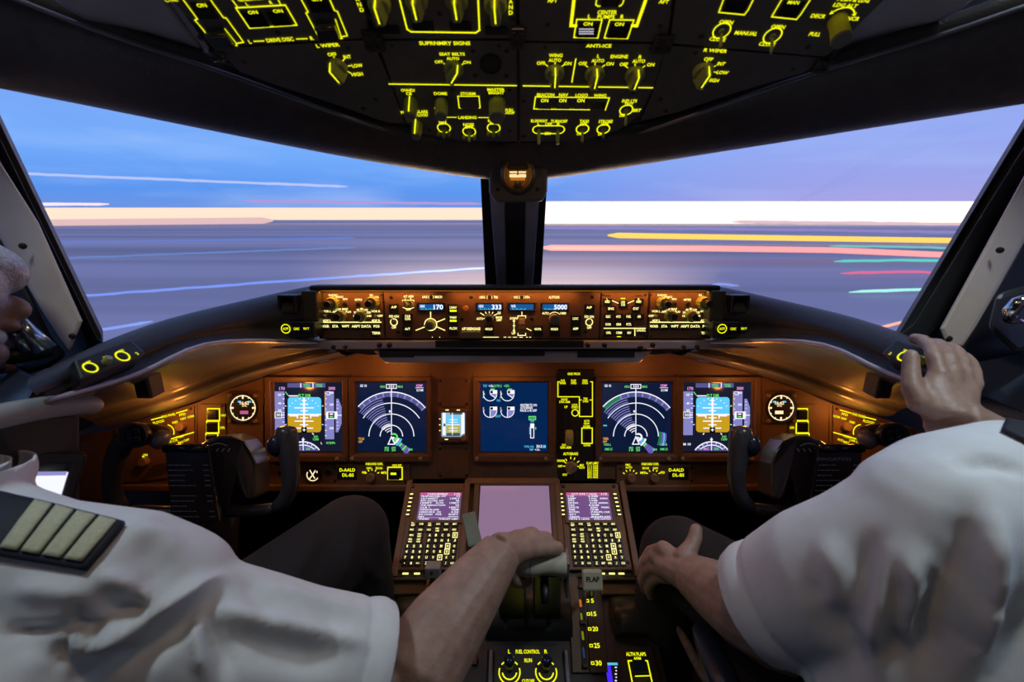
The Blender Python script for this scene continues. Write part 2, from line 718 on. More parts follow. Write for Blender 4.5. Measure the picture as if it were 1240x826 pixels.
# ---------------------------------------------------------------- airfield outside
GZ = -4.6
gmat = mat('airfield_tarmac', (.47, .42, .46), .8, 0, .28, .05, stretch=(.06, 1.6, 1))
q = MB()
q.box(-1500, 1500, -200, 1800, GZ - 1, GZ)
gnd = struct(q.build('ground', gmat))
gnd['label'] = 'blue-grey airfield tarmac stretching to the horizon outside the windshield'

TR = [
    # name colour strength, [(u, v)] , distance along y, thickness px, label
    ('light_streak', (255, 235, 215), 1.6, [(632, 257.5), (1480, 257.5)], 200, 27, 'broad white band of apron light along the horizon in the right windshield', 1),
    ('light_streak', (255, 220, 196), 1.15, [(-220, 259), (760, 259)], 216, 15, 'broad peach band of apron light along the horizon in the left windshield', 1),
    ('light_streak', (236, 196, 196), .95, [(20, 270), (330, 267)], 180, 8, 'dim pink light streak under the peach band in the left windshield', 1),
    ('light_streak', (250, 225, 235), 1.1, [(18, 248), (132, 247)], 210, 3.5, 'short white light streak just above the peach band at far left', 0),
    ('light_streak', (190, 160, 225), .9, [(296, 243), (584, 247)], 215, 3, 'thin lilac light streak above the horizon beside the centre post, left windshield', 0),
    ('light_streak', (185, 200, 250), 1.0, [(22, 210), (240, 219), (421, 226)], 160, 3, 'thin white light streak high in the sky of the left windshield', 0),
    ('light_streak', (255, 205, 95), 1.25, [(736, 285), (960, 288.5), (1200, 292)], 120, 6.5, 'thick yellow-orange light streak in the right windshield', 1),
    ('light_streak', (255, 165, 165), 1.15, [(655, 300), (860, 301), (1010, 303), (1200, 311)], 105, 7, 'long pink light streak below the yellow one in the right windshield', 1),
    ('light_streak', (228, 195, 205), 1.0, [(886, 268.5), (1040, 270), (1215, 272)], 150, 4, 'thin pale pink light streak just under the white band', 0),
    ('light_streak', (150, 140, 205), .9, [(655, 276), (900, 277.5), (1210, 282)], 140, 3.5, 'faint violet light streak between the white and yellow ones', 0),
    ('light_streak', (120, 210, 205), .9, [(1005, 298), (1100, 299), (1190, 301.5)], 110, 2.5, 'short teal light streak touching the pink one, right windshield', 0),
    ('light_streak', (95, 215, 205), 1.0, [(1010, 316.5), (1090, 315), (1185, 317)], 80, 3, 'teal light streak below the pink ones in the right windshield', 0),
    ('light_streak', (235, 110, 150), 1.0, [(1018, 331), (1090, 329), (1180, 331)], 70, 3, 'short rose light streak between two teal ones', 0),
    ('light_streak', (165, 235, 225), 1.15, [(1028, 354), (1060, 352), (1110, 351), (1170, 350)], 52, 3.5, 'pale mint light streak above the right end of the glareshield', 0),
    ('light_streak', (250, 185, 160), 1.1, [(1062, 397), (1090, 391), (1130, 387)], 30, 3.5, 'salmon light streak lowest in the right windshield by the hand', 0),
    ('light_streak', (130, 160, 255), .95, [(90, 359), (200, 351), (350, 340), (500, 330), (596, 324)], 44, 3, 'bright blue line streak sweeping across the tarmac, left windshield', 0),
    ('light_streak', (140, 170, 255), .95, [(100, 403), (140, 397), (185, 389)], 28, 3.5, 'short blue line streak just above the left end of the glareshield', 0),
    ('light_streak', (115, 140, 225), .8, [(60, 294), (250, 291), (430, 288)], 90, 2, 'faint blue line streak in the left windshield, upper of two', 0),
    ('light_streak', (115, 150, 220), .8, [(72, 313), (250, 306), (430, 300)], 70, 2, 'faint blue line streak in the left windshield, lower of two', 0),
    ('light_streak', (140, 165, 250), .9, [(860, 345), (876, 344), (895, 346)], 46, 3, 'tiny blue streak above the right end of the mode panel', 0),
]
for i, (nm, c, k, pts, dist, th, lab, big) in enumerate(TR):
    q = MB()
    P = []
    for a, b in zip(pts[:-1], pts[1:]):
        n = max(2, int(abs(b[0] - a[0]) / 12))
        for j in range(n):
            t = j / n
            u, v = a[0] + (b[0] - a[0]) * t, a[1] + (b[1] - a[1]) * t
            P.append((u, v + random.uniform(-.35, .35) * (0 if big else 1)))
    P.append(pts[-1])
    vm = max(v for _, v in P) + th / 2            # never sink under the tarmac
    rr0 = ray(622, vm)
    if rr0.z < 0:
        dist = min(dist, .97 * (GZ - EYE.z) / rr0.z * rr0.y)
    pw = [Wy(u, v, dist) for u, v in P]
    rad = th / 2 * depth(pw[0]) / F
    q.tube(pw, [rad * .3] + [rad * (random.uniform(.85, 1.1) if not big else 1) for _ in pw[2:]] + [rad * .3], 10)
    o = q.build(nm, emis('streak_%d' % i, srgb(*c), k), None)
    tag(o, lab, 'light streak', 'light streaks outside the windshields')

# ---------------------------------------------------------------- panel frames
def tilt(o, deg):
    return Fr(o, (1, 0, 0), (0, math.sin(R(deg)), math.cos(R(deg))))


MF = tilt(W(622, 505, 1.12), 15)
GF = tilt(W(622, 380, .95), 6)
SF = tilt(MF.hit(622, 582), 60)
QF = tilt(SF.hit(622, 699), 76)
_o = W(622, 150, .675)
OF = Fr(_o, (1, 0, 0), (0, -math.cos(R(33)), math.sin(R(33))))


def shell(name, rows, m, thick=.006, close=False, sub=1, label=None, st=True):
    q = MB()
    q.grid(rows, 0, True, close)
    o = q.build(name, m, None, 0, sub)
    s = o.modifiers.new('solid', 'SOLIDIFY')
    s.thickness = thick
    s.offset = 0
    o.modifiers.move(len(o.modifiers) - 1, 0)
    if st:
        struct(o)
    if label:
        o['label'] = label
    return o


# ---------------------------------------------------------------- main instrument board
q = MB()
top = [(96, 528), (128, 522), (183, 504), (234, 489), (271, 473), (339, 450), (400, 436), (430, 428)]
topr = [(1244 - u, v) for u, v in top[::-1]]
bot = [(1148, 602), (1110, 600), (1096, 588), (746, 586), (744, 581), (500, 581), (498, 588), (150, 588), (130, 612), (96, 616)]
pts = [MF.loc(u, v) for u, v in top + topr + bot]
q.prism(pts, -.03, 0)
board = q.build('instrument_panel', BROWN, None, .003)
board.matrix_world = MF.M
tag(board, 'wide brown painted main instrument board under the glareshield', 'instrument panel')
# skirt rail under each outboard strip
for a, b, lab in ((150, 498, 0), (746, 1094, 1)):
    q = MB()
    x0, y0 = MF.loc(a, 588)
    x1, _ = MF.loc(b, 588)
    q.box(x0, x1, y0 - .012, y0 + .004, -.02, .012)
    q.build('lower_rail', BROWN, board, .003)
# seams between the display columns
for u in (424.5, 522, 572, 674, 722, 818, 238.5, 319, 1004, 920):
    q = MB()
    a, b = MF.loc(u, 452 if 330 < u < 910 else 490), MF.loc(u, 558 if 330 < u < 910 else 580)
    q.box(a[0] - .0012, a[0] + .0012, b[1], a[1], 0, .0004)
    q.build('seam', BLACK, board)

# ---------------------------------------------------------------- glareshield
A = [(383, 346, .95), (339, 355, .925), (288, 367, .875), (225, 381, .775), (172, 397, .695), (132, 412, .645), (88, 431, .585), (34, 460, .51), (-40, 500, .44)]
C = [(383, 411, .935), (340, 410, .91), (300, 409, .865), (245, 412, .765), (207, 431, .70), (172, 450, .655), (112, 467, .585), (55, 481, .52), (-20, 512, .45)]
E = [(425, 431, 0), (385, 438, 0), (339, 450, 0), (290, 466, 0), (250, 482, 0), (213, 495, 0), (175, 506, 0), (132, 519, 0), (85, 530, 0)]
RC = [(395, 417), (352, 421), (315, 425), (262, 440), (224, 455), (190, 470), (140, 486), (95, 499), (40, 520)]
DD = [(412, 426), (375, 434), (325, 446), (276, 458), (238, 473), (203, 485), (160, 498), (115, 511), (60, 530)]


def md(u, v):
    return depth(MF.hit(u, v))


glare = empty('glareshield', W(622, 346, 1.0))
tag(glare, 'black padded glareshield sweeping across under both windshields', 'glareshield')
for side in (-1, 1):
    X = (lambda u: u) if side < 0 else (lambda u: 1244 - u)
    ns = 8 if side < 0 else 7
    A_s, C_s = A[:ns], C[:ns]
    Aw = [W(X(u), v, d) for u, v, d in A_s]
    Cw = [W(X(u), v, d) for u, v, d in C_s]
    Hw = [p + Vector((side * .10, .17, -.05)) for p in Aw]
    A2 = [p + Vector((side * .03, .05, -.004)) for p in Aw]
    B1 = [a.lerp(c, .22) + Vector((-side * .012, -.016, .004)) for a, c in zip(Aw, Cw)]
    B2 = [a.lerp(c, .62) + Vector((-side * .012, -.014, 0)) for a, c in zip(Aw, Cw)]
    B3 = [a.lerp(c, .68) + Vector((0, .004, 0)) for a, c in zip(Aw, Cw)]
    H2 = [EYE + (p - EYE) * (1.27 / p.y) + Vector((0, 0, -.10)) for p in Aw]
    rows = [H2, Hw, A2, Aw, B1, B2, B3, Cw]
    q = MB()
    q.grid(rows if side > 0 else [r[::-1] for r in rows], 0, True)
    o = q.build('pad', LEATHER, glare, 0, 1)
    qe = MB()
    ce = [r[-1] for r in rows[1:]] + [Cw[-1] + Vector((side * .0, .10, .0))]
    qe.add(ce, [tuple(range(len(ce))), ])
    oe = qe.build('end_cap', LEATHER, glare)
    oe.matrix_parent_inverse = glare.matrix_world.inverted()
    o.matrix_parent_inverse = glare.matrix_world.inverted()
    L1 = [c + Vector((-side * .004, -.010, -.004)) for c in Cw]
    L2 = [c + Vector((0, .004, -.012)) for c in Cw]
    Rw = [W(X(u), v, md(X(u), v) * .55 + c[2] * .45) for (u, v), c in zip(RC, C_s)]
    R2 = [W(X(u) , v + (d[1] - v) * .5, md(X(u), v) * .92 + c[2] * .08 - .0) for (u, v), c, d in zip(RC, C_s, DD)]
    Dw = [W(X(u), v, md(X(u), v) - .055) for u, v in DD[:ns]]
    D2 = [W(X(u), v + (e[1] - v) * .6, md(X(u), v) - .045) for (u, v), e in zip(DD[:ns], E)]
    Ew = [MF.hit(X(u), v, -.004) for u, v, _ in E[:ns]]
    rows = [Cw, L1, L2, Rw, R2, Dw, D2, Ew]
    q = MB()
    q.grid(rows if side > 0 else [r[::-1] for r in rows], 0, True)
    o = q.build('underside', SHELL, glare, 0, 2)
    o.matrix_parent_inverse = glare.matrix_world.inverted()
    # bright edge strip along the lip
    q = MB()
    q.tube([c + Vector((-side * .004, -.011, -.001)) for c in Cw[1:]], .0035, 8)
    o = q.build('lip_strip', LAV, glare, 0, 1)
    o.matrix_parent_inverse = glare.matrix_world.inverted()
    # small black bracket under the lip
    q = MB()
    p = W(X(175), 457, .70)
    q.box(p.x - .012, p.x + .012, p.y - .01, p.y + .02, p.z - .032, p.z + .022)
    q.box(p.x - .016, p.x + .016, p.y - .012, p.y + .02, p.z + .008, p.z + .02)
    o = q.build('bracket', BLACK, glare, .003)
    o.matrix_parent_inverse = glare.matrix_world.inverted()


def gpart(name, mb, m, bevel=.003, sub=0):
    o = mb.build(name, m, glare, bevel, sub)
    o.matrix_parent_inverse = glare.matrix_world.inverted()
    o.matrix_world = GF.M
    return o


def grect(u0, v0, u1, v1):
    um, vm = (u0 + u1) / 2, (v0 + v1) / 2
    return GF.loc(u0, vm)[0], GF.loc(u1, vm)[0], GF.loc(um, v1)[1], GF.loc(um, v0)[1]


q = MB()
x0, x1, y0, y1 = grect(379, 345, 868, 351.5)
q = MB()
q.box(x0, x1, y0, y1, -.025, .022)
gpart('hood', q, LEATHER, .005)
q = MB()
tp = [GF.pt(x, y1 - .003, -.02) for x in (x0, x1)]
q.grid([tp, [p + Vector((0, .30, -.085)) for p in tp], [p + Vector((0, .30, -.10)) for p in tp], [p + Vector((0, .0, -.016)) for p in tp]], 0, False)
oh = q.build('top_deck', LEATHER, glare)
oh.matrix_parent_inverse = glare.matrix_world.inverted()
q = MB()                                     # housing box behind the mode panel
x0, x1, y0, y1 = grect(383, 351, 865, 411)
q.box(x0, x1, y0, y1, -.05, -.003)
gpart('housing', q, BLACK, .003)
q = MB()                                     # lamp strip under the hood
x0, x1, y0, y1 = grect(390, 350.6, 858, 352.4)
q.box(x0, x1, y0, y1, .0, .004)
gpart('lamp_strip', q, emis('amber_lamp_strip', srgb(235, 140, 40), 1.0), 0)
q = MB()                                     # pale shelf under the mode panel
a = [grect(316, 412, 930, 421)]
x0, x1, y0, y1 = a[0]
yb = GF.loc(622, 430)[1]
q.prism([(x0, y1), (x1, y1), (x1, y0 + .002), (x1 - .03, y0 - .002), (x0 + .03, y0 - .002), (x0, y0 + .002)], -.12, .006)
gpart('shelf', q, LAV, .003)
q = MB()
pp = [GF.loc(u, v) for u, v in ((450, 427), (792, 427), (777, 441), (464, 441))]
q.prism(pp, -.10, -.012)
gpart('tray', q, LAV, .003)
q = MB()
pp = [GF.loc(u, v) for u, v in ((352, 418), (890, 418), (800, 434), (440, 434))]
q.prism(pp, -.12, -.03)
gpart('underside_plate', q, BLACK, .003)
for c, z0, z1 in (((528, 412, 706, 420), .004, .008), ((500, 427, 660, 432), -.014, -.009), ((700, 426, 770, 434), -.014, -.009), ((458, 426, 500, 434), -.014, -.009)):
    q = MB()
    x0, x1, y0, y1 = grect(*c)
    q.box(x0, x1, y0, y1, z0, z1)
    gpart('slot', q, BLACK, 0)
for u in (406, 420, 461, 473, 711, 731, 774, 789, 826, 842):
    q = MB()
    x, y = GF.loc(u, 417 if u % 2 else 420)
    q.cyl(x, y, .005, 0, .012, 10)
    gpart('fastener', q, BLACK, 0)

# ---------------------------------------------------------------- windshield frame: brow, posts
LB = [(-200, 70, .55), (-70, 90, .60), (0, 104, .63), (100, 123, .665), (200, 143, .70), (300, 163, .735), (400, 182, .765), (500, 199, .79), (592, 213, .80), (622, 214, .80),
      (655, 213, .80), (745, 199, .79), (846, 183, .765), (944, 169, .735), (1044, 153, .70), (1144, 138, .665), (1244, 122, .63), (1320, 110, .60), (1450, 90, .55)]
UB = [(-190, -90, .46), (-60, -35, .50), (40, 5, .53), (120, 37, .56), (200, 63, .585), (290, 92, .61), (390, 126, .635), (480, 155, .655), (590, 170, .675), (622, 171, .677),
      (655, 170, .675), (765, 158, .655), (855, 128, .635), (955, 96, .61), (1045, 69, .585), (1130, 44, .56), (1215, 15, .53), (1310, -20, .50), (1440, -75, .46)]
Lw = [W(*p) for p in LB]


def od(u, v):
    return depth(OFB.hit(u, v))


_oo = W(622, 150, .675)
OFB = Fr(_oo, (1, 0, 0), (0, -math.cos(R(33)), math.sin(R(33))))
Uw = [W(u, v + (5 if 380 < u < 860 else 0), (od(u, v) + .004) if 380 < u < 860 else d) for u, v, d in UB]
M1 = [u.lerp(l, .35) + Vector((0, -.006, -.008)) for u, l in zip(Uw, Lw)]
M2 = [u.lerp(l, .7) + Vector((0, -.014, -.014)) for u, l in zip(Uw, Lw)]
M3 = [u.lerp(l, .93) + Vector((0, -.012, -.012)) for u, l in zip(Uw, Lw)]
U0 = [u + Vector((0, .01, .02)) for u in Uw]
LL = [l + Vector((0, .012, .006)) for l in Lw]
brow = shell('trim_1', [U0, Uw, M1, M2, M3, Lw, LL], BROW, .004, False, 2, 'dark padded brow above both windshields')
q = MB()
for side in (slice(0, 9), slice(10, 19)):
    q.tube([p + Vector((0, .008, .003)) for p in Lw[side]], .004, 8)
    q.tube([p + Vector((0, .016, .0065)) for p in Lw[side]], .003, 8)
tr = struct(q.build('trim_2', RUBBER, None, 0, 1))
tr['label'] = 'black rubber seal along the top of the windshields'
q = MB()
q.tube([p + Vector((0, -.004, -.002)) for p in Uw[1:8]], .003, 8)
q.tube([p + Vector((0, -.004, -.002)) for p in Uw[11:18]], .003, 8)
tr = struct(q.build('trim_3', GREYM, None, 0, 1))
tr['label'] = 'thin piping between the brow and the overhead panel'
# crown skin from the windshield head up to the roof
CRN = [l + Vector((0, .06, .03)) for l in LL]
CR2 = [Vector((p.x * 1.15, p.y - .05, 1.78)) for p in CRN]
shell('ceiling_crown', [LL, CRN, CR2], LINER, .01, False, 1, 'lining above the windshield brow')

# centre post
q = MB()
PT, PB = .80, 1.06


def post_pt(u, v, off=0):
    t = (v - 205) / 145
    return W(u, v, PT + (PB - PT) * t + off)


def postbar(edge_l, edge_r, z0, z1, m, name, parent=None, bevel=.003):
    """bar between two pixel edges (top u, bottom u), depths z0 nearest"""
    q = MB()
    rows = []
    for v, k in ((196, 0), (352, 1)):
        a, b = edge_l[k], edge_r[k]
        rows.append([post_pt(a, v, z0), post_pt(b, v, z0), post_pt(b, v, z1), post_pt(a, v, z1)])
    q.grid(rows, 0, False, True)
    q.add(rows[0], [(0, 1, 2, 3)])
    q.add(rows[1], [(3, 2, 1, 0)])
    o = q.build(name, m, parent, bevel)
    return o


cp = empty('trim_4', post_pt(622, 270))
struct(cp)
cp['label'] = 'centre post between the two windshields'
for nm, l, r, a, b, m in (('post_body', (590, 602), (656, 645), .0, .05, LAV), ('recess_strip', (610, 613), (637, 635), -.004, .01, BLACK),
                          ('post_seal', (581, 588), (591, 604), .012, .06, RUBBER), ('post_seal', (656, 643), (664, 655), .012, .06, RUBBER)):
    o = postbar(l, r, a, b, m, nm, cp)
    o.matrix_parent_inverse = cp.matrix_world.inverted()
    o['kind'] = 'structure'
pl = MB()
fr = Fr(post_pt(623, 270, -.007), (1, 0, 0), post_pt(623, 240) - post_pt(623, 270))
a, b = fr.loc(611.5, 258), fr.loc(634.5, 283)
pl.frame(a[0], b[0], b[1], a[1], .003, 0, .005)
ph = pl.build('placard_holder', BLACK, None, .0006)
ph.matrix_world = fr.M
tag(ph, 'small square placard holder with blue-grey card on the centre post', 'placard holder')
pl = MB()
pl.quad(a[0] + .002, b[0] - .002, b[1] + .002, a[1] - .002, .002)
pl.build('card', mat('blue_grey_card', (.10, .12, .17), .5, 0, .35, 120), ph)
# compass housing with lit lamp
CF = Fr(W(627, 214, .755), (1, 0, 0), (0, -.12, 1))
U = Unit(CF, 627, 214, 'standby_compass', 'dark compass housing with a glowing amber window atop the centre post', 'compass')
q = MB()
pp = [U.p(u, v) for u, v in ((592, 186), (664, 186), (663, 232), (657, 245), (600, 246), (592, 234))]
q.prism(pp, -.05, 0)
U.part('housing', q, mat('compass_housing_paint', (.10, .085, .075), .4, 0, .1, 40), .006)
q = MB()
k = U.k(627, 212)
cx, cy = U.p(627, 211)
q.lathe(cx, cy, [(21 * k, 0), (21 * k, .006), (18 * k, .009), (15.5 * k, .006), (14.5 * k, .001)], 32, cap=False)
U.part('lens_ring', q, mat('bronze_ring', (.20, .12, .05), .3, .6, .1, 40), sharp=50)
q = MB()
q.lathe(cx, cy, [(14.8 * k, .001), (.0001, .0012)], 28, cap=False)
U.part('lens', q, emis('amber_lens', srgb(95, 52, 12), .8, True))
q = MB()
q.quad(cx - 9 * k, cx + 9 * k, cy - 7 * k, cy + 2 * k, .002)
U.part('lit_card', q, emis('amber_card', srgb(190, 112, 38), .9))
q = MB()
q.quad(cx - 10 * k, cx + 10 * k, cy - 3.5 * k, cy + .2 * k, .0026)
q.quad(cx - 10 * k, cx + 10 * k, cy + 1.6 * k, cy + 3.4 * k, .0026)
U.part('card_band', q, emis('warm_white_card', srgb(255, 225, 165), 1.1))
q = MB()
q.box(cx - .8 * k, cx + .8 * k, cy - 1 * k, cy + 8 * k, .0028, .004)
q.box(cx - 12 * k, cx + 12 * k, cy + 5 * k, cy + 13 * k, .003, .0042)
q.lathe(cx, cy - 12 * k, [(5 * k, .003), (4 * k, .008), (2 * k, .009)], 14)
U.part('shade', q, mat('bronze_ring', (.2, .12, .05)))
for u, v in ((603, 193), (651, 193), (603, 229), (651, 229)):
    screw(U, u, v, 2.4)

# side posts -------------------------------------------------
def pprism(name, px_, D, th, m, bevel=.004, lab=None, par=None, st=True):
    """a solid cut from a pixel outline: each (u, v, d) sits at depth D+d, th thick away from the eye"""
    q = MB()
    n = len(px_)
    fr_ = [W(p[0], p[1], D + (p[2] if len(p) > 2 else 0)) for p in px_]
    A_ = np.array([tuple(p) for p in fr_])
    c_ = A_.mean(0)
    nn_ = Vector(np.linalg.svd(A_ - c_)[2][2])
    fr_ = [EYE + ray(p[0], p[1]) * ((Vector(c_) - EYE).dot(nn_) / ray(p[0], p[1]).dot(nn_)) for p in px_]
    bk = [p + (p - EYE).normalized() * th for p in fr_]
    q.add(fr_ + bk, [tuple(range(n)), tuple(range(n, 2 * n))[::-1]] + [(i, n + i, n + (i + 1) % n, (i + 1) % n) for i in range(n)])
    o = q.build(name, m, par, bevel)
    if st and par is None:
        struct(o)
    if lab:
        o['label'] = lab
    return o


pprism('trim_5', [(-70, 20), (-50, 60), (0, 168, .0), (118, 409, .05), (138, 425, .05), (108, 425, .05), (96, 392, .05), (0, 192), (-70, 45)], .66, .05, RUBBER, .003, 'black seal down the outer edge of the left windshield')
lp = pprism('trim_6', [(-70, 60), (0, 196, .0), (47, 270, .02), (100, 389, .05), (84, 428, .05), (52, 379, .045), (0, 289, .01), (-70, 170)], .62, .05, BEIGE, .006, 'beige painted left side post beside the windshield')
pprism('trim_7', [(1322, 20), (1292, 80), (1246, 168, .0), (1106, 392, .05), (1080, 412, .05), (1104, 424, .05), (1136, 400, .05), (1248, 200), (1322, 60)], .66, .05, RUBBER, .003, 'black seal down the outer edge of the right windshield')
rp = pprism('trim_8', [(1320, 70), (1240, 213, .0), (1138, 398, .05), (1146, 418, .05), (1167, 424, .05), (1240, 294, .01), (1320, 170)], .62, .05, BEIGE, .006, 'beige painted right side post beside the windshield')
for par, lst in ((lp, ((27.5, 298), (88, 407))), (rp, ((1211, 303), (1149, 410)))):
    for u, v in lst:
        q = MB()
        q.lathe(0, 0, [(.0045, 0), (.0045, .001), (.0028, .002)], 14)
        o = q.build('screw', SCREW, par, 0, 0, 40)
        p = W(u, v, (.635 if v < 350 else .665))
        n = (EYE - p).normalized()
        o.matrix_world = Matrix.Translation(p) @ n.to_track_quat('Z', 'Y').to_matrix().to_4x4()
pprism('trim_9', [(-70, 165), (0, 283), (62, 408, .03), (82, 430, .03), (60, 445, .03), (30, 455), (-70, 330)], .64, .06, BLACK, .006, 'black frame edge of the left side window')
pprism('trim_10', [(1320, 165), (1240, 288), (1160, 424, .03), (1168, 436, .03), (1205, 450, .03), (1238, 430), (1320, 330)], .64, .06, BLACK, .006, 'black frame edge of the right side window')

# side window handles
U0_ = empty('window_handle', W(38, 405, .60))
tag(U0_, 'polished window handle beside the left post, behind the pilot\'s face', 'handle')
q = MB()
q.tube([W(6, 392, .60), W(22, 408, .61), (W(36, 424, .62))], [.006, .008, .010], 12)
q.tube([W(20, 382, .60), W(34, 400, .61), (W(56, 424, .62))], [.006, .009, .013], 12)
o = q.build('lever', mat('dark_steel', (.5, .56, .62), .16, .9, .1, 30), U0_)
o.matrix_parent_inverse = U0_.matrix_world.inverted()
q = MB()
q.tube([W(-10, 436, .6), W(20, 430, .62), W(62, 424, .64)], [.012, .012, .01], 12)
o = q.build('mount', BLACK, U0_)
o.matrix_parent_inverse = U0_.matrix_world.inverted()
U0_ = empty('window_handle', W(1225, 390, .58))
tag(U0_, 'chrome crank handle on black mount beside the right post', 'handle')
q = MB()
pp = [(1206, 356), (1260, 340), (1270, 415), (1232, 430), (1196, 398)]
o = pprism('mount', pp, .60, .04, BLACK, .008, None, U0_)
o.matrix_parent_inverse = U0_.matrix_world.inverted()
q = MB()
q.tube([W(1222, 388, .585), W(1224, 376, .58), W(1232, 367, .575), W(1250, 360, .57)], [.006, .008, .008, .007], 14)
q.ball(W(1228, 388, .585), (.012, .008, .005))
o = q.build('crank', CHROME, U0_)
o.matrix_parent_inverse = U0_.matrix_world.inverted()

# glass -----------------------------------------------------
def glass_mat():
    m = bpy.data.materials.new('window_glass')
    m.use_nodes = True
    n = m.node_tree
    n.nodes.clear()
    out = n.nodes.new('ShaderNodeOutputMaterial')
    tr = n.nodes.new('ShaderNodeBsdfTransparent')
    tr.inputs[0].default_value = (.97, .98, .98, 1)
    gl = n.nodes.new('ShaderNodeBsdfGlossy')
    gl.inputs['Roughness'].default_value = .02
    fz = n.nodes.new('ShaderNodeFresnel')
    fz.inputs[0].default_value = 1.06
    mx = n.nodes.new('ShaderNodeMixShader')
    n.links.new(fz.outputs[0], mx.inputs[0])
    n.links.new(tr.outputs[0], mx.inputs[1])
    n.links.new(gl.outputs[0], mx.inputs[2])
    n.links.new(mx.outputs[0], out.inputs[0])
    return m


GLASS = glass_mat()
for k, (pxs, lab) in enumerate(((((600, 352, 1.10), (584, 205, .84), (300, 158, .77), (-75, 84, .66), (-75, 20, .70), (118, 415, .74), (330, 372, 1.02)), 'clear left windshield pane'),
                               (((645, 352, 1.10), (662, 205, .84), (944, 164, .77), (1322, 100, .66), (1322, 30, .70), (1095, 415, .74), (914, 372, 1.02)), 'clear right windshield pane'))):
    q = MB()
    w_ = [W(*p) for p in pxs]
    A_ = np.array([tuple(p) for p in w_])
    c_ = A_.mean(0)
    nn_ = Vector(np.linalg.svd(A_ - c_)[2][2])
    w_ = [EYE + ray(p[0], p[1]) * ((Vector(c_) - EYE).dot(nn_) / ray(p[0], p[1]).dot(nn_)) for p in pxs]
    cen = sum(w_, Vector()) / len(w_)
    q.add(w_ + [cen], [(i, (i + 1) % len(w_), len(w_)) for i in range(len(w_))])
    o = struct(q.build('window_%d' % (k + 1), GLASS))
    o['label'] = lab

# ---------------------------------------------------------------- outer shell of the cockpit
WX = 1.12
q = MB()
q.box(-WX, WX, -.95, 1.5, -.04, 0)
o = struct(q.build('floor', CARPET))
q = MB()
q.box(-WX, WX, -.95, .62, 1.76, 1.80)
struct(q.build('ceiling', LINER))
q = MB()
q.box(-WX, WX, -1.0, -.95, 0, 1.8)
struct(q.build('wall_back', LINER))
q = MB()
q.box(-WX, WX, 1.30, 1.34, 0, .76)
q.box(-.5, .5, 1.18, 1.22, .70, .965)
struct(q.build('wall_front', BLACK))
for s, nm in ((-1, 'left'), (1, 'right')):
    q = MB()
    xo = s * WX
    q.box(xo, xo + s * .03, -.95, .62, 0, .98)
    q.box(xo, xo + s * .03, .62, 1.34, 0, .66)
    q.box(xo, xo + s * .03, -.95, .02, .98, 1.8)
    q.box(xo, xo + s * .03, .02, .62, 1.46, 1.8)
    struct(q.build('wall_' + nm, LINER))
    q = MB()
    q.box(xo, xo + s * .006, .02, .62, .98, 1.46)
    o = struct(q.build('window_%d' % (3 if s < 0 else 4), GLASS))
    o['label'] = 'clear %s side window pane' % nm
    # flank between side window and windshield post
    q = MB()
    a = W(-70, 20, .66) if s < 0 else W(1322, 20, .66)
    b = W(118, 412, .72) if s < 0 else W(1085, 412, .72)
    q.add([(xo, .62, 1.8), (xo, .62, .66), (s * 1.1, 1.12, .66), tuple(b + Vector((s * .02, .03, 0))), tuple(a + Vector((s * .02, .03, 0))), (a.x, a.y, 1.8)], [(0, 1, 2, 3, 4, 5)])
    o = q.build('wall_' + nm + '_forward', LINER)
    so = o.modifiers.new('s', 'SOLIDIFY')
    so.thickness = .02
    struct(o)

# ceiling lining strips beside the overhead panel
for X, nm in (((lambda u: u), 'ceiling_left'), ((lambda u: 1244 - u), 'ceiling_right')):
    r0 = [W(X(u), v, d) for u, v, d in ((268, 84, .635), (226, 30, .56), (180, -40, .48), (120, -140, .40))]
    r1 = [W(X(u), v, d) for u, v, d in ((240, 76, .63), (170, 36, .585), (135, 0, .53), (60, -120, .42))]
    r2 = [W(X(u), v, d) for u, v, d in ((205, 63, .60), (160, 48, .59), (85, 22, .555), (-20, -60, .45))]
    shell(nm, [r0, r1, r2], mat('lit_ceiling_lining', (.42, .42, .45), .6, 0, .1, 14), .004, False, 1, 'grey ceiling lining between the overhead panel and brow')  # lighter lining colour stands for the light falling on these strips

# side ledges -----------------------------------------------
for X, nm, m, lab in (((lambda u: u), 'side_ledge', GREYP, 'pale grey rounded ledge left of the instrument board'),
                      ((lambda u: 1244 - u), 'side_ledge', mat('skylit_blue_ledge', (.10, .13, .2), .5), 'blue-grey rounded ledge beside the right pilot\'s raised hand')):  # blue of the sky light put into this ledge's colour
    q = MB()
    kd = 1 if X(0) == 0 else 1.22
    q.tube([W(X(-60), 520, .46 * kd), W(X(0), 503, .50 * kd), W(X(60), 492, .56 * kd), W(X(105), 489, .60 * kd), W(X(122), 492, .62 * kd)],
           [(.016 * kd, .014 * kd)] * 4 + [(.010, .010)], 16, up=(0, 0, 1))
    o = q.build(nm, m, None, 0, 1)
    tag(o, lab, 'ledge')
    # console wall below the ledge
    q = MB()
    a = [W(X(-60), 530, .48), W(X(0), 512, .51), W(X(60), 502, .57), W(X(98), 500, .60), W(X(98), 625, .62), W(X(60), 640, .59), W(X(-60), 700, .52)]
    cen = sum(a, Vector()) / len(a)
    off = Vector(((-1 if X(0) == 0 else 1) * .16, -.02, -.02))
    n = len(a)
    q.add(a + [p + off for p in a], [tuple(range(n)), tuple(range(n, 2 * n))[::-1]] + [(i, n + i, n + (i + 1) % n, (i + 1) % n) for i in range(n)])
    o = q.build('side_console', mat('dark_console_paint', (.05, .045, .04), .5), None, .004)
    tag(o, 'dark side console panel under the ' + ('left' if X(0) == 0 else 'right') + ' ledge', 'side console')
q = MB()
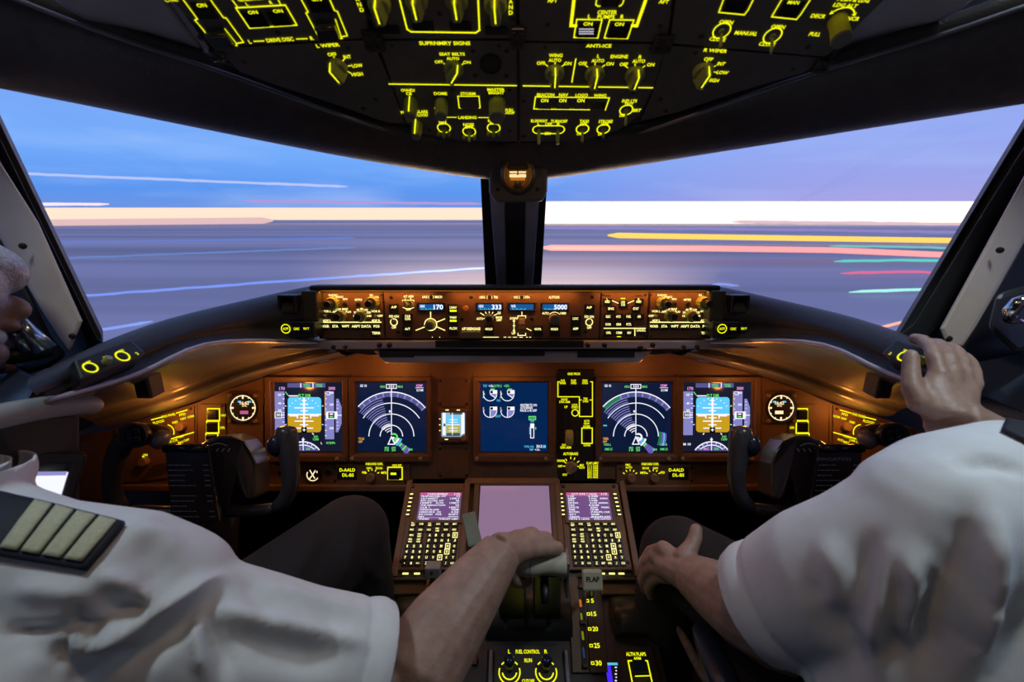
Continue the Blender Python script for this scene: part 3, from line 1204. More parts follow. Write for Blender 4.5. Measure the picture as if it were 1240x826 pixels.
a = [W(1175, 440, .66), W(1260, 425, .62), W(1290, 500, .6), W(1240, 500, .6), W(1170, 472, .66)]
off = Vector((.1, .08, -.02))
n = 5
q.add(a + [p + off for p in a], [tuple(range(n))[::-1], tuple(range(n, 2 * n))] + [(i, (i + 1) % n, n + (i + 1) % n, n + i) for i in range(n)])
o = q.build('sill_panel', mat('skylit_sill_cloth', (.05, .09, .17), .6), None, .004)  # sky light on the sill put into its blue base colour
tag(o, 'sill panel tinted blue for sky light under the right side window, right of the raised hand', 'sill')
q = MB()
a = [W(-40, 480, .55), W(6, 462, .57), (W(24, 448, .585)), W(48, 460, .6), W(34, 486, .56), W(-30, 505, .53)]
off = Vector((-.1, .08, -.02))
n = 6
q.add(a + [p + off for p in a], [tuple(range(n)), tuple(range(n, 2 * n))[::-1]] + [(i, n + i, n + (i + 1) % n, (i + 1) % n) for i in range(n)])
o = q.build('sill_panel', mat('skylit_sill_cloth', (.05, .09, .17), .6), None, .004)
tag(o, 'blue sill panel under the left side window, above the pale ledge', 'sill')

# electronic flight bag screen
EF = Fr(W(50, 592, .565), W(79, 592, .58) - W(20, 594, .545), (0, .2, 1))
U = Unit(EF, 45, 592, 'tablet_display', 'black framed tablet screen glowing white left of the left yoke', 'display')
q = MB()
q.frame(*U.rect(-8, 548, 94, 632), U.k(45, 592, 14), -.02, .004)
U.part('bezel', q, BLACK, .004)
q = MB()
q.quad(*U.rect(4, 572, 80, 612), .001)
U.part('screen', q, emis('tablet_white', srgb(232, 235, 255), 1.15, True))
q = MB()
q.quad(*U.rect(4, 571, 80, 576), .0016)
for u in (50, 62, 72):
    q.quad(*U.rect(u - 4, 576, u + 3, 579), .0016, 1)
U.part('screen_graphics', q, [emis('tablet_grey', srgb(150, 150, 215), .9), EW])

# ---------------------------------------------------------------- lamps
def area(name, loc, target, size, energy, col, sy=None, shape='RECTANGLE'):
    l = bpy.data.lights.new(name, 'AREA')
    l.shape = shape
    l.size = size
    if shape == 'RECTANGLE':
        l.size_y = sy or size
    l.energy = energy
    l.color = col
    o = bpy.data.objects.new(name, l)
    COL.objects.link(o)
    o.location = loc
    d = Vector(target) - Vector(loc)
    o.rotation_euler = d.to_track_quat('-Z', 'Y').to_euler()
    return o


AMB = (1, .34, .055)
# flood lamps under the glareshield washing the instrument board
for x, e in ((-.54, .8), (-.30, .6), (-.04, .25), (.30, .38), (.54, .6)):
    p = MF.pt(x, MF.loc(622, 446)[1] - (.05 if abs(x) > .4 else 0), .09)
    if abs(x) < .2:
        area('panel_flood_lamp', p, MF.pt(x, -.06, 0), .12, e * FLOOD, AMB, .02)
    else:
        l = bpy.data.lights.new('panel_flood_lamp', 'POINT')
        l.energy, l.color, l.shadow_soft_size = e * FLOOD * .9, AMB, .012
        o = bpy.data.objects.new('panel_flood_lamp', l)
        COL.objects.link(o)
        o.location = p
for x in (-.80, .80):
    l = bpy.data.lights.new('panel_flood_lamp', 'POINT')
    l.energy, l.color, l.shadow_soft_size = .55 * FLOOD, AMB, .012
    o = bpy.data.objects.new('panel_flood_lamp', l)
    COL.objects.link(o)
    o.location = MF.pt(x, MF.loc(238, 494)[1] - .01, .07)
# lamp under the hood washing the mode panel
for x in (-.3, 0, .3):
    p = GF.pt(x, GF.loc(622, 352)[1] - .001, .016)
    area('hood_lamp', p, GF.pt(x, -.03, 0), .26, HOODL, AMB, .006)
# unseen cool spots added overhead to light the shirts, one over each seat
def spot(name, loc, target, energy, col, ang, rad=.06, blend=.8):
    l = bpy.data.lights.new(name, 'SPOT')
    l.energy = energy
    l.color = col
    l.spot_size = R(ang)
    l.spot_blend = blend
    l.shadow_soft_size = rad
    o = bpy.data.objects.new(name, l)
    COL.objects.link(o)
    o.location = loc
    o.rotation_euler = (Vector(target) - Vector(loc)).to_track_quat('-Z', 'Y').to_euler()
    return o


spot('shirt_spot', (-.62, .42, 1.70), (-.42, .42, .80), DOME, (.74, .90, 1), 75)
spot('shirt_spot', (.66, .42, 1.70), (.42, .42, .85), DOME * 1.7, (.74, .90, 1), 75)
area('dome_lamp', (0, -.5, 1.74), (0, .3, .6), .5, DOME2, (.9, .95, 1))
# pedestal flood from the overhead panel
area('aisle_flood_lamp', (0, .25, 1.62), (0, .75, .45), .08, AISLE, (1, .62, .3))
# taxi light of the aircraft, shining on the tarmac ahead
l = bpy.data.lights.new('taxi_light', 'SPOT')
l.energy = TAXI
l.color = (1, .74, .42)
l.spot_size = R(60)
l.spot_blend = 1.0
l.shadow_soft_size = .3
o = bpy.data.objects.new('taxi_light', l)
COL.objects.link(o)
o.location = (0, 4, -2.8)
o.rotation_euler = (Vector((0, 90, GZ)) - Vector(o.location)).to_track_quat('-Z', 'Y').to_euler()
# ================================================================ units on the glareshield
def dots_text(U, mb, lst, h=3.0, mi=0):
    for t, u, v in lst:
        U.txt(mb, t, u, v, h, mi=mi)


def efis(du, mir, label):
    """EFIS control panel; mir: knob order along the row stays the same on both sides"""
    X = lambda u: u + du
    U = Unit(GF, X(426), 381, 'efis_control_panel', label, 'control panel')
    q = MB()
    x0, x1, y0, y1 = U.rect(X(388), 354, X(464), 410)
    q.box(x0, x1, y0, y1, -.012, 0)
    U.part('faceplate', q, BROWN, .0012)
    m = MB()
    z = .0008
    base = [('RADIO', 403.5, 357.5), ('BARO', 411, 359.7), ('FPV', 418.2, 362.5), ('MTRS', 434, 363), ('IN', 449.5, 357.5), ('HPA', 455.5, 360),
            ('VOR L', 396, 377), ('OFF', 390, 382.6), ('ADF L', 396, 388.2), ('VOR R', 455, 377), ('OFF', 460.4, 382.6), ('ADF R', 455, 388.2),
            ('APP', 405.6, 377.6), ('VOR', 409.6, 374.6), ('MAP', 417.8, 374.4), ('PLN', 421.8, 377.6),
            ('10', 429.4, 382.6), ('20', 430, 378.4), ('40', 433.4, 375.2), ('80', 438, 374.2), ('160', 443, 375.2), ('320', 446.4, 378.4), ('640', 447, 382.6)]
    for t, u, v in base:
        U.txt(m, t, X(u), v, 2.7, z)
    U.ln(m, (X(388.5), 390.3), (X(462), 390.3), 1.1, z)
    for t, u, v in (('WXR', 393.5, 395.2), ('STA', 406, 395.2), ('WPT', 418.5, 395.2), ('ARPT', 431, 395.2), ('DATA', 443.5, 395.2), ('POS', 456, 395.2), ('TERR', 455.6, 403.4)):
        U.txt(m, t, X(u), v, 3.1, z + .0035)
    U.part('legends', m, YW)
    for u, v in ((393.5, 395.5), (406, 395.5), (418.5, 395.5), (431, 395.5), (443.5, 395.5), (456, 395.5), (455.6, 404)):
        push(U, X(u) - 5, v - 3.6, X(u) + 5, v + 3.6, .0035)
    for u, v in ((404, 367), (452, 366.5)):
        k = round_knob(U, X(u), v, 8.2, .018, KNOB, None, 'concentric_knob', .9, 10)
        t = MB()
        r = U.k(X(u), v, 4.3)
        t.lathe(0, 0, [(r, .018), (r, .033), (r * .9, .036)], 20)
        t.build('inner_knob', BLACK, k, 0, 0, 35)
    for u, v in ((413, 382.5), (437.6, 382.8)):
        k = round_knob(U, X(u), v, 7.4, .012, KNOB, None, 'selector_knob', .92, 10)
        t = MB()
        r = U.k(X(u), v, 4.4)
        t.lathe(0, 0, [(r, .012), (r, .024), (r * .9, .027)], 20)
        t.build('inner_knob', BLACK, k, 0, 0, 35)
    for u, v in ((418, 368.5), (434, 368.5)):
        round_knob(U, X(u), v, 2.7, .004, BLACK, None, 'push_button', .95)
    for u, v in ((395.5, 382.6), (455, 382.6)):
        toggle(U, X(u), v, .012, 0, 1.3)
    for u, v in ((390, 357), (461.5, 357), (390, 407), (440, 407)):
        screw(U, X(u), v, 1.5)


efis(0, 0, 'left mode and range control panel with four knobs, left end of the glareshield panel row')
efis(398.5, 1, 'right mode and range control panel with four knobs, right end of the glareshield panel row')

# ---- mode control panel
U = Unit(GF, 596, 381, 'mode_control_panel', 'wide central autopilot mode panel with windows reading 170, 333 and 5000', 'control panel')
q = MB()
q.box(*U.rect(466, 354, 726, 410), -.014, 0)
U.part('faceplate', q, BROWN, .0012)
m = MB()
z = .0008
TX = [('A/T ARM', 494.5, 359, 12, 3), ('L', 491, 361.8, None, 2), ('R', 497.6, 361.8, None, 2), ('OFF', 494.5, 374.8, 6, 3), ('F/D ON', 477, 383.2, 11.5, 3), ('OFF', 477, 396.6, 5.5, 3),
      ('IAS', 514.5, 359.6, 6, 3.2), ('(', 519.3, 359.6, None, 4), (')', 524.6, 359.6, None, 4), ('MACH', 531, 359.6, 8.5, 3.2),
      ('A/P DISENGAGE', 570.5, 398.2, 22.5, 3.4),
      ('HDG', 584, 360, 6.5, 3.2), ('(', 590, 360, None, 4), (')', 595.5, 360, None, 4), ('TRK', 600.5, 360, 5.5, 3.2),
      ('AUTO', 581, 386, 8, 3), ('25', 604.5, 379, 4, 3), ('BANK', 604.5, 384.4, 8, 2.8), ('LIMIT', 604.5, 387.6, 6.5, 2.8),
      ('V/S', 624.5, 360, 5.5, 3.2), ('(', 629, 360, None, 4), (')', 634.5, 360, None, 4), ('FPA', 639, 360, 5.5, 3.2),
      ('DOWN', 622, 385.6, 9, 3), ('UP', 622, 403.6, 4.6, 3), ('ALTITUDE', 671, 360, 13, 3.2), ('AUTO', 660.5, 379.4, 8, 3), ('1000', 682, 379.4, 7, 3),
      ('F/D ON', 713.5, 383.6, 11, 3), ('OFF', 713.5, 396.8, 5.5, 3)]
for t, u, v, w, h in TX:
    U.txt(m, t, u, v, h, z, w)
for u in (477, 713.5):
    U.ar(m, u, 390.2, 4.1, 1.1, z)
U.ar(m, 521.5, 393, 7.3, 1.1, z)
for a, b in (((521.4, 377.5), (521.5, 385.2)), ((528.8, 390.2), (539, 386)), ((528.8, 395.8), (539, 400.2)), ((503.4, 400.2), (514, 396))):
    U.ln(m, a, b, 1.1, z)
for a, b in (((581.5, 379), (586.5, 382)), ((587.6, 377.6), (589, 380)), ((592.4, 377), (592.4, 379.4)), ((597.2, 377.8), (596, 380)), ((602.6, 379.8), (598, 382.2)), ((585.4, 386), (588, 385.2))):
    U.ln(m, a, b, .9, z)
U.pl(m, [(627.2, 385), (627.2, 382.6), (636.6, 382.6), (636.6, 385)], .9, z)
U.pl(m, [(627.2, 403.6), (627.2, 406.2), (636.6, 406.2), (636.6, 403.6)], .9, z)
U.ln(m, (632, 377.6), (632, 382.6), .9, z)
U.ln(m, (622.4, 389), (622.4, 400.5), .8, z)
U.ln(m, (620.6, 394.5), (624.2, 394.5), .7, z)
for a, b in (((622.4, 387.8), -1), ((622.4, 401.4), 1)):
    u, v = a
    m.poly([U.p(u, v - 1.6 * -b, z), U.p(u - 1.6, v - 1.6 * b, z), U.p(u + 1.6, v - 1.6 * b, z)], z)
U.ln(m, (637.6, 397.6), (643.5, 400.6), .9, z)
U.pl(m, [(487.4, 365), (487.4, 363.6), (501.2, 363.6), (501.2, 365)], .8, z)
U.pl(m, [(488, 372.4), (492, 374), (497, 374), (501, 372.4)], .8, z)
U.ar(m, 671.5, 386, 8, .7, z, 40, 140)
for u0, u1 in ((585, 604), (610, 613), (615.5, 618.5), (621, 626), (629, 633), (637, 639), (641, 643), (523, 524), (532, 533)):
    U.ln(m, (u0, 408.4), (u1, 408.4), .8, z)
U.part('legends', m, YW)
# windows
for nm, u0, u1, left, digits in (('speed', 505, 539, 'IAS', '170'), ('heading', 576, 609.5, 'HDG', '333'), ('vertical', 615, 648.5, 'V/S', None), ('altitude', 654.5, 688.5, None, '5000')):
    q = MB()
    x0, x1, y0, y1 = U.rect(u0, 366.4, u1, 377)
    q.frame(x0, x1, y0, y1, U.k(600, 370, 2), -.002, .003)
    w = U.part('window_frame', q, BLACK, .0006)
    q = MB()
    U.rc(q, u0 + 2.6, 368.2, u1 - 2.6, 375.4, .0006)
    U.part('lcd_window', q, LCD, parent=w)
    q = MB()
    if left:
        U.txt(q, left, u0 + 6.6, 370.8, 3.4, .0012, 5.5)
    if digits:
        U.txt(q, digits, u1 - (9.5 if len(digits) > 3 else 8.2), 371.9, 6.0, .0012, 16 if len(digits) > 3 else 11.5)
    U.part('digits', q, LCDW, parent=w)
    q = MB()
    for i in range(7):
        uu = u0 + 5 + i * (u1 - u0 - 11) / 9
        U.rc(q, uu, 374.2 if i % 2 else 373.6, uu + 1.6, 375, .0010)
    U.part('segments', q, EC, parent=w)
for u0, v0, u1, v1, t, lit in ((471.4, 368, 482.6, 379, 'A/P', 0), (487.6, 380, 499.4, 391.4, 'CLB CON', 0), (487.6, 394.4, 499.4, 405.6, 'A/T', 0), (543, 368.4, 554.6, 379.6, 'LNAV', 1),
                               (543, 380.4, 554.6, 391.8, 'VNAV', 1), (543, 393.6, 554.6, 405, 'FLCH', 0), (586.2, 394.2, 598, 406, 'HOLD', 0), (645.4, 394.6, 657, 405.8, 'V/S-FPA', 0), (665.4, 394.4, 677.6, 406, 'HOLD', 0),
                               (691, 381.8, 703, 393, 'LOC', 0), (691, 394, 703, 405.6, 'APP', 0), (707.4, 368.4, 719.6, 379.6, 'A/P', 0)):
    b = push(U, u0, v0, u1, v1, .006, BLACK)
    cx, cy = b.location.x, b.location.y
    q = MB()
    u, v = (u0 + u1) / 2, (v0 + v1) / 2
    zz = .0064
    for i, part in enumerate(t.split(' ')):
        x, y = U.p(u, v - 1.6 + i * 3.4 - (1.2 if ' ' in t else 0), zz)
        k = U.k(u, v)
        q.text(part, x - cx, y - cy, 3.0 * k, zz, min(8.5, 2.2 * len(part)) * k)
    if lit:
        x, y = U.p(u, v + 2.4, zz)
        q.quad(x - cx - 4.2 * k, x - cx + 4.2 * k, y - cy - 1.2 * k, y - cy + 1.2 * k, zz, 1)
    q.build('button_legend', [YW, YG], b)
o = round_knob(U, 521.5, 393, 6.2, .020, KNOB, KNOBG, 'speed_knob', .9, 9)
round_knob(U, 564, 373.5, 3.6, .006, mat('copper_lens', (.5, .2, .08), .3), None, 'indicator_lens', .8)
o = round_knob(U, 592.5, 385.5, 5.6, .016, KNOBG, BLACK, 'heading_knob', .85)
o = round_knob(U, 670.6, 386, 6.6, .022, KNOBO, KNOBG, 'altitude_knob', .92, 0, .9)
for u in (477, 713.5):
    toggle(U, u, 390.4, .013, 30, 1.5)
for u in (491, 498):
    toggle(U, u, 369, .015, 30, 2.0)
q = MB()                                        # thumb wheel
x, y = U.p(632, 394.4)
k = U.k(632, 394)
n = 22
vs = []
for s_ in (-1, 1):
    for i in range(n):
        a = 2 * math.pi * i / n
        g = 1.0 if i % 2 else .94
        vs.append((x + s_ * 3.6 * k, y + 10.5 * k * g * math.sin(a), -.004 + 8.5 * k * g * math.cos(a)))
q.add(vs, [tuple(range(n)), tuple(range(n, 2 * n))[::-1]] + [(i, n + i, n + (i + 1) % n, (i + 1) % n) for i in range(n)])
U.part('thumb_wheel', q, KNOBO, .0008)
q = MB()
q.box(*U.rect(558, 400.6, 582.5, 409), 0, .012)
U.part('disengage_bar', q, mat('olive_bar', (.16, .15, .08), .5), .002)
for u, v in ((473.6, 360), (570.4, 360), (482, 402), (559.6, 386.4), (717, 359.6), (709, 401.6), (644, 386.2)):
    screw(U, u, v, 2.2, 0, KNOBO)
for u, v in ((521.9, 359.7), (592.8, 360), (631.8, 360)):
    round_knob(U, u, v, 1.9, .004, BLACK, None, 'push_button')

# ---- display select panel
U = Unit(GF, 755, 381, 'display_select_panel', 'small display select panel between the mode panel and right range panel', 'control panel')
q = MB()
q.box(*U.rect(728, 354, 784, 410), -.012, 0)
U.part('faceplate', q, BROWN, .0012)
m = MB()
for t, u, v, w in (('L', 735.6, 362.6, None), ('INBD', 735.6, 365.4, 6), ('R', 773.6, 362.6, None), ('INBD', 773.6, 365.4, 6), ('LWR', 754.6, 366, 5), ('CTR', 754.6, 369.2, 5), ('ENG', 740, 373.8, 7), ('STAT', 770, 373.8, 7),
                   ('ELEC', 736.6, 383.4, 5.5), ('HYD', 749, 383.4, 5.2), ('FUEL', 761.4, 383.4, 5.5), ('AIR', 774, 383.4, 4.4), ('DOOR', 736.6, 392.8, 6.4), ('GEAR', 749.2, 392.8, 6), ('FCTL', 761.6, 392.8, 6),
                   ('CHKL', 737, 403, 6), ('COMM', 749.6, 403, 7), ('NAV', 762, 403, 4.6), ('CANC/RCL', 776.4, 400, 11)):
    U.txt(m, t, u, v, 3.0, .0042, w)
for a, b in (((741, 364), (749, 367.4)), ((760, 367.4), (768, 364)), ((731, 397.6), (782, 397.6)), ((768.8, 398), (768.8, 407))):
    U.ln(m, a, b, 1.0, .0008)
U.ln(m, (735.4, 361.4), (735.4, 363), .8, .0008)
U.ln(m, (773.5, 361.4), (773.5, 363), .8, .0008)
U.part('legends', m, YW)
m = MB()
U.rc(m, 751.6, 360.8, 757.2, 362.2, .0043)
U.rc(m, 747, 407.2, 752, 408.2, .0043)
U.part('lit_bar', m, YG)
for u, v in ((735.6, 365), (773.6, 365), (754.6, 367.4), (740, 374), (770, 374), (736.6, 383.6), (749, 383.6), (761.4, 383.6), (774, 383.6), (736.6, 393), (749.2, 393), (761.6, 393), (737, 403.2), (749.6, 403.2), (762, 403.2), (776.4, 402)):
    push(U, u - 5.2, v - 3.8, u + 5.2, v + 3.8, .0035)
q = MB()
for u in (735.6, 773.6):
    U.rc(q, u - 3.5, 357.6, u + 3.5, 358.8, .0006)
U.part('vent_slot', q, BLACK)
for u, v in ((730.5, 357), (781.5, 357), (730.5, 407.5), (781, 407.5)):
    screw(U, u, v, 1.5)

# ---- data link button panels and vents at the ends of the housing
for X, sd in (((lambda u: u), 'left'), ((lambda u: 1244 - u), 'right')):
    U = Unit(GF, X(357), 398, 'datalink_panel', 'small lit three-button panel at the %s end of the mode panel' % sd, 'control panel')
    a, b = sorted((X(333), X(381)))
    q = MB()
    q.box(*U.rect(a, 389, b, 410, .044), -.06, .044)
    U.part('housing', q, BLACK, .003)
    ws = [(346, 'ACPT'), (359, 'CANC'), (371, 'RJCT')] if sd == 'left' else [(898, 'ACPT'), (885.5, 'ACPT'), (873, 'ACPT')]
    ws = [(346, 'ACPT'), (359, 'CANC'), (371, 'RJCT')] if sd == 'left' else [(874.5, 'ACPT'), (888, 'CANC'), (901, 'RJCT')]
    m = MB()
    for i, (u, t) in enumerate(ws):
        x0, x1, y0, y1 = U.rect(u - 5.4, 393, u + 5.4, 403.6, .046)
        p_ = MB()
        p_.box(x0, x1, y0, y1, .044, .047)
        U.part('push_button', p_, GLOSSB, .001)
        U.txt(m, t, u, 398.2, 3.2, .0476, 7)
        if i == 0:
            U.ar(m, u, 398.2, 5.0, 1.1, .0476)
    U.part('legends', m, YG)
    # side cheek with square vent
    U = Unit(GF, X(350), 368, 'air_vent', 'square black gasper vent beside the %s end of the mode panel' % sd, 'vent')
    a, b = sorted((X(339), X(361)))
    q = MB()
    q.frame(*U.rect(a, 357, b, 379, .04), U.k(350, 368, 3), -.05, .050)
    U.part('frame', q, BLACK, .002)
    q = MB()
    q.box(*U.rect(a + 2, 359, b - 2, 377, .03), -.05, .030)
    U.part('grille', q, mat('black_mesh', (.008, .008, .01), .6, 0, .4, 400), 0)
    U = Unit(GF, X(373), 381, 'housing_cheek', 'olive lit end cheek closing the %s side of the mode panel' % sd, 'end panel')
    a, b = sorted((X(365), X(384)))
    q = MB()
    q.box(*U.rect(a, 352, b, 390, .032), -.12, .032)
    U.part('cover', q, mat('olive_dark_paint', (.06, .055, .03), .45), .004)

# ---- outboard glareshield ring panels
for X, sd in (((lambda u: u), 'left'), ((lambda u: 1244 - u), 'right')):
    a, b, c = W(X(95), 455, .548), W(X(170), 424, .634), W(X(90), 434, .558)
    Xd = (b - a) if sd == 'left' else (a - b)
    fr = Fr(a.lerp(b, .5), Xd, (c - a))
    U = Unit(fr, X(132), 436, 'glareshield_switch_panel', 'small panel with yellow lit rings at the %s end of the glareshield' % sd, 'control panel')
    q = MB()
    pp = [U.p(X(u), v) for u, v in ((88, 437), (157, 411), (176, 428), (97, 462))]
    q.prism(pp, -.035, .002)
    U.part('plate', q, BLACK, .003)
    m = MB()
    for u, v in ((108, 447), (147, 433)):
        x, y = U.p(X(u), v)
        r = U.k(X(u), v, 7)
        m.arc(x, y, r, r * .28, .0032)
    TXT = (('MAP', 107.5, 438.2, 7), ('FOOT', 128, 432.4, 7), ('WSHLD', 147, 424.6, 8)) if sd == 'left' else (('WSHLD', 147, 424.6, 8), ('FOOT', 128, 432.4, 7), ('MAP', 107.5, 438.2, 7))
    for t, u, v, w in TXT:
        U.txt(m, t, X(u), v, 3, .0032, w)
    U.txt(m, '2', X(166), 428, 4, .0032)
    U.part('legends', m, YG)
    for u, v in ((108, 447), (147, 433)):
        x, y = U.p(X(u), v)
        r = U.k(X(u), v, 5.4)
        q = MB()
        q.lathe(x, y, [(r * .8, .002), (r * .8, .003), (r * .7, .004)], 22)
        U.part('push_knob', q, GLOSSB, 0, sharp=40)
    x, y = U.p(X(127), 440)
    r = U.k(X(127), 440, 6)
    q = MB()
    q.lathe(x, y, [(r * .8, .002), (r * .75, .009), (r * .65, .011)], 22)
    k = U.part('dimmer_knob', q, KNOB, 0, sharp=40)
    q = MB()
    q.lathe(x, y, [(r * .6, .011), (r * .5, .012)], 20)
    U.part('knob_cap', q, mat('grey_cap', (.3, .3, .32), .4), 0, parent=k, sharp=40)
# ================================================================ units on the instrument board
def display(u0, v0, u1, v1, su0, sv0, su1, sv1, label, scr):
    U = Unit(MF, (u0 + u1) / 2, (v0 + v1) / 2, 'display_unit', label, 'display')
    q = MB()
    O = U.rect(u0, v0, u1, v1)
    I = U.rect(su0 - 2, sv0 - 2, su1 + 2, sv1 + 2)
    ov = [(O[0], O[2]), (O[1], O[2]), (O[1], O[3]), (O[0], O[3])]
    iv = [(I[0], I[2]), (I[1], I[2]), (I[1], I[3]), (I[0], I[3])]
    H = .013
    i2 = [(x * 1.0, y) for x, y in iv]
    vs = [(*p, 0) for p in ov] + [(*p, H) for p in ov] + [(*p, H) for p in iv] + [(*p, .001) for p in i2]
    fs = []
    for i in range(4):
        j = (i + 1) % 4
        fs += [(i, j, 4 + j, 4 + i), (4 + i, 4 + j, 8 + j, 8 + i), (8 + i, 8 + j, 12 + j, 12 + i)]
    q.add(vs, fs)
    bz = U.part('bezel', q, BEZEL, .002)
    q = MB()
    x0, x1, y0, y1 = U.rect(u0 + 2, v1 - 8, u1 - 2, v1 - 1)
    q.box(x0, x1, y0, y1, H, H + .004)
    U.part('bezel_strip', q, BEZEL, .001, bz)
    for u, v in ((u0 + 5, v1 - 4.5), (u1 - 12, v1 - 4.5)):
        x, y = U.p(u, v)
        o = shared('dispscrew', 'thumb_screw', lambda: MB().lathe(0, 0, [(.0055, 0), (.005, .004), (.003, .006)], 14), KNOBO, bz)
        o.matrix_local = Matrix.Translation((x, y, H + .003))
    q = MB()
    x0, x1, y0, y1 = U.rect(su0, sv0, su1, sv1)
    c = .004
    q.prism([(x0, y0), (x1, y0), (x1, y1), (x0, y1)], 0, .0015)
    U.part('screen', q, scr)
    return U


Z1, Z2, Z3, Z4 = .0022, .0026, .0030, .0034


def pfd(du, label):
    X = lambda u: u + du
    U = display(X(324), 456, X(423.5), 558, X(333), 463, X(414.5), 546.5, label, SCRG)
    q = MB()                                              # 0 lav 1 dim lav 2 sky 3 gnd 4 white 5 green 6 magenta 7 amber 8 black
    M_ = [ELAV, ELAVD, ESKY, EGND, EW, EG, EM, EA, EBLK]

    def rnd(u0, v0, u1, v1, r, z, mi, top):
        x0, x1, y0, y1 = U.rect(X(u0), v0, X(u1), v1, z)
        r = U.k(X(u0), v0, r)
        pts = []
        cs = [(x1 - r, y1 - r, 0), (x0 + r, y1 - r, 90)] if top else [(x0 + r, y0 + r, 180), (x1 - r, y0 + r, 270)]
        for cx, cy, a0 in cs:
            for i in range(6):
                a = R(a0 + 90 * i / 5)
                pts.append((cx + r * math.cos(a), cy + r * math.sin(a)))
        pts += [(x0, y0), (x1, y0)] if top else [(x1, y1), (x0, y1)]
        q.poly(pts, z, mi)
    rnd(348.5, 481, 389, 502, 4, Z1, 2, True)
    rnd(348.5, 502, 389, 523.5, 4, Z1, 3, False)
    U.rc(q, X(332.8), 474, X(344.5), 527, Z1, 0)
    U.rc(q, X(393.5), 474, X(404.5), 532, Z1, 0)
    q.poly([U.p(X(u), v, Z1) for u, v in ((407, 483), (410, 483), (413.6, 493), (413.6, 513), (409.5, 523.5), (406.5, 523.5))], Z1, 0)
    U.rc(q, X(348), 464, X(394), 469.4, Z1, 1)
    for u in (363.6, 378.4):
        U.rc(q, X(u), 464, X(u + 1.2), 469.4, Z2, 4)
    for t, u in (('TO/GA', 371.4), ('TO/GA', 386.4)):
        U.txt(q, t, X(u), 466.8, 4, Z2, 8, 0, 5)
    U.txt(q, '170', X(341.5), 470.6, 4, Z2, 7, 0, 6)
    U.txt(q, '5000', X(401.8), 470.4, 3.8, Z2, 8, 0, 6)
    U.txt(q, 'FLT DIR', X(369), 479.2, 4, Z2, 15, 0, 5)
    U.rc(q, X(349.5), 478.8, X(361), 480.2, Z2, 4)
    U.ln(q, (X(345.5), 474.5), (X(349), 479), 1.0, Z2, 5)
    # tapes
    for i in range(7):
        U.rc(q, X(342.3), 477 + i * 5.6, X(344.5), 477.9 + i * 5.6, Z2, 4)
    for v, t in ((478, '60'), (488.5, '40'), (497, '30')):
        U.txt(q, t, X(338.6), v, 2.8, Z2, 4, 0, 4)
    U.rc(q, X(332.6), 498.5, X(341.2), 506.5, Z2, 4)
    U.rc(q, X(333.6), 499.4, X(340.2), 505.6, Z3, 8)
    U.txt(q, '30', X(337), 502.5, 4, Z4, 5, 0, 4)
    U.ln(q, (X(341), 502.6), (X(344.5), 502.6), 1.2, Z2, 4)
    for i in range(9):
        U.rc(q, X(393.6), 476 + i * 6.4, X(395.6), 476.9 + i * 6.4, Z2, 4)
    for v, t in ((475.6, '400'), (490, '200'), (518.6, '200')):
        U.txt(q, t, X(401.4), v, 2.8, Z2, 5, 0, 4)
    U.rc(q, X(393.2), 474, X(394), 502, Z3, 7)
    U.pl(q, [(X(395.5), 474.5), (X(399.5), 474.5), (X(399.5), 478), (X(395.5), 478)], .8, Z2, 4)
    U.rc(q, X(395), 498.4, X(408.6), 507.4, Z2, 4)
    U.rc(q, X(397.6), 499.6, X(405), 506.2, Z3, 8)
    U.rc(q, X(399), 500.6, X(403.4), 502.4, Z4, 4)
    U.rc(q, X(399), 503.8, X(403.4), 505.4, Z4, 5)
    U.rc(q, X(407), 502.4, X(413.8), 503.4, Z2, 4)
    for v in (486, 490, 494, 511, 515, 519):
        U.rc(q, X(408), v, X(409.6), v + .8, Z2, 4)
    # attitude marks
    U.rc(q, X(348.5), 501.2, X(389), 503, Z2, 4)
    U.rc(q, X(367), 481.5, X(369.4), 523, Z2, 4)
    for v, w in ((485, 3), (489.5, 5), (494, 12), (497.6, 4.5), (506, 5), (510, 11.5), (514.5, 5), (518.5, 11)):
        U.rc(q, X(368.2 - w), v - .7, X(368.2 + w), v + .7, Z2, 4)
    for s_ in (-1, 1):
        U.pl(q, [(X(368.2 + s_ * 17), 503.6), (X(368.2 + s_ * 8), 503.6), (X(368.2 + s_ * 8), 506)], 1.6, Z3, 4)
        for a in (15, 30, 45, 58):
            ca, sa = math.sin(R(a)) * s_, math.cos(R(a))
            U.ln(q, (X(368.2 + ca * 19.4), 502.5 - sa * 19.4), (X(368.2 + ca * 21), 502.5 - sa * 21), .9, Z2, 4)
        U.ln(q, (X(368.2 + s_ * 21.5), 492), (X(368.2 + s_ * 23.5), 491.4), .9, Z2, 4)
        U.ln(q, (X(368.2 + s_ * 21.5), 514), (X(368.2 + s_ * 23.5), 514.6), .9, Z2, 4)
        U.ln(q, (X(368.2 + s_ * 10), 524.5), (X(368.2 + s_ * 11.5), 526.5), 1.2, Z2, 4)
    U.rc(q, X(364.8), 517.5, X(371.6), 524.4, Z3, 8)
    U.txt(q, '+', X(368.2), 521, 4.5, Z4, None, 0, 4)
    q.poly([U.p(X(368.2), 481.6, Z3), U.p(X(366.4), 485, Z3), U.p(X(370), 485, Z3)], Z3, 4)
    # compass arc at the foot
    cx, cy = U.p(X(367), 559.5, Z1)
    k = U.k(X(367), 540)
    pts = []
    lim = U.p(X(367), 546, Z1)[1]
    for i in range(33):
        a = R(22 + (180 - 44) * i / 32)
        x, y = cx + 24.5 * k * math.cos(a), cy + 24.5 * k * math.sin(a)
        if y > lim:
            pts.append((x, y))
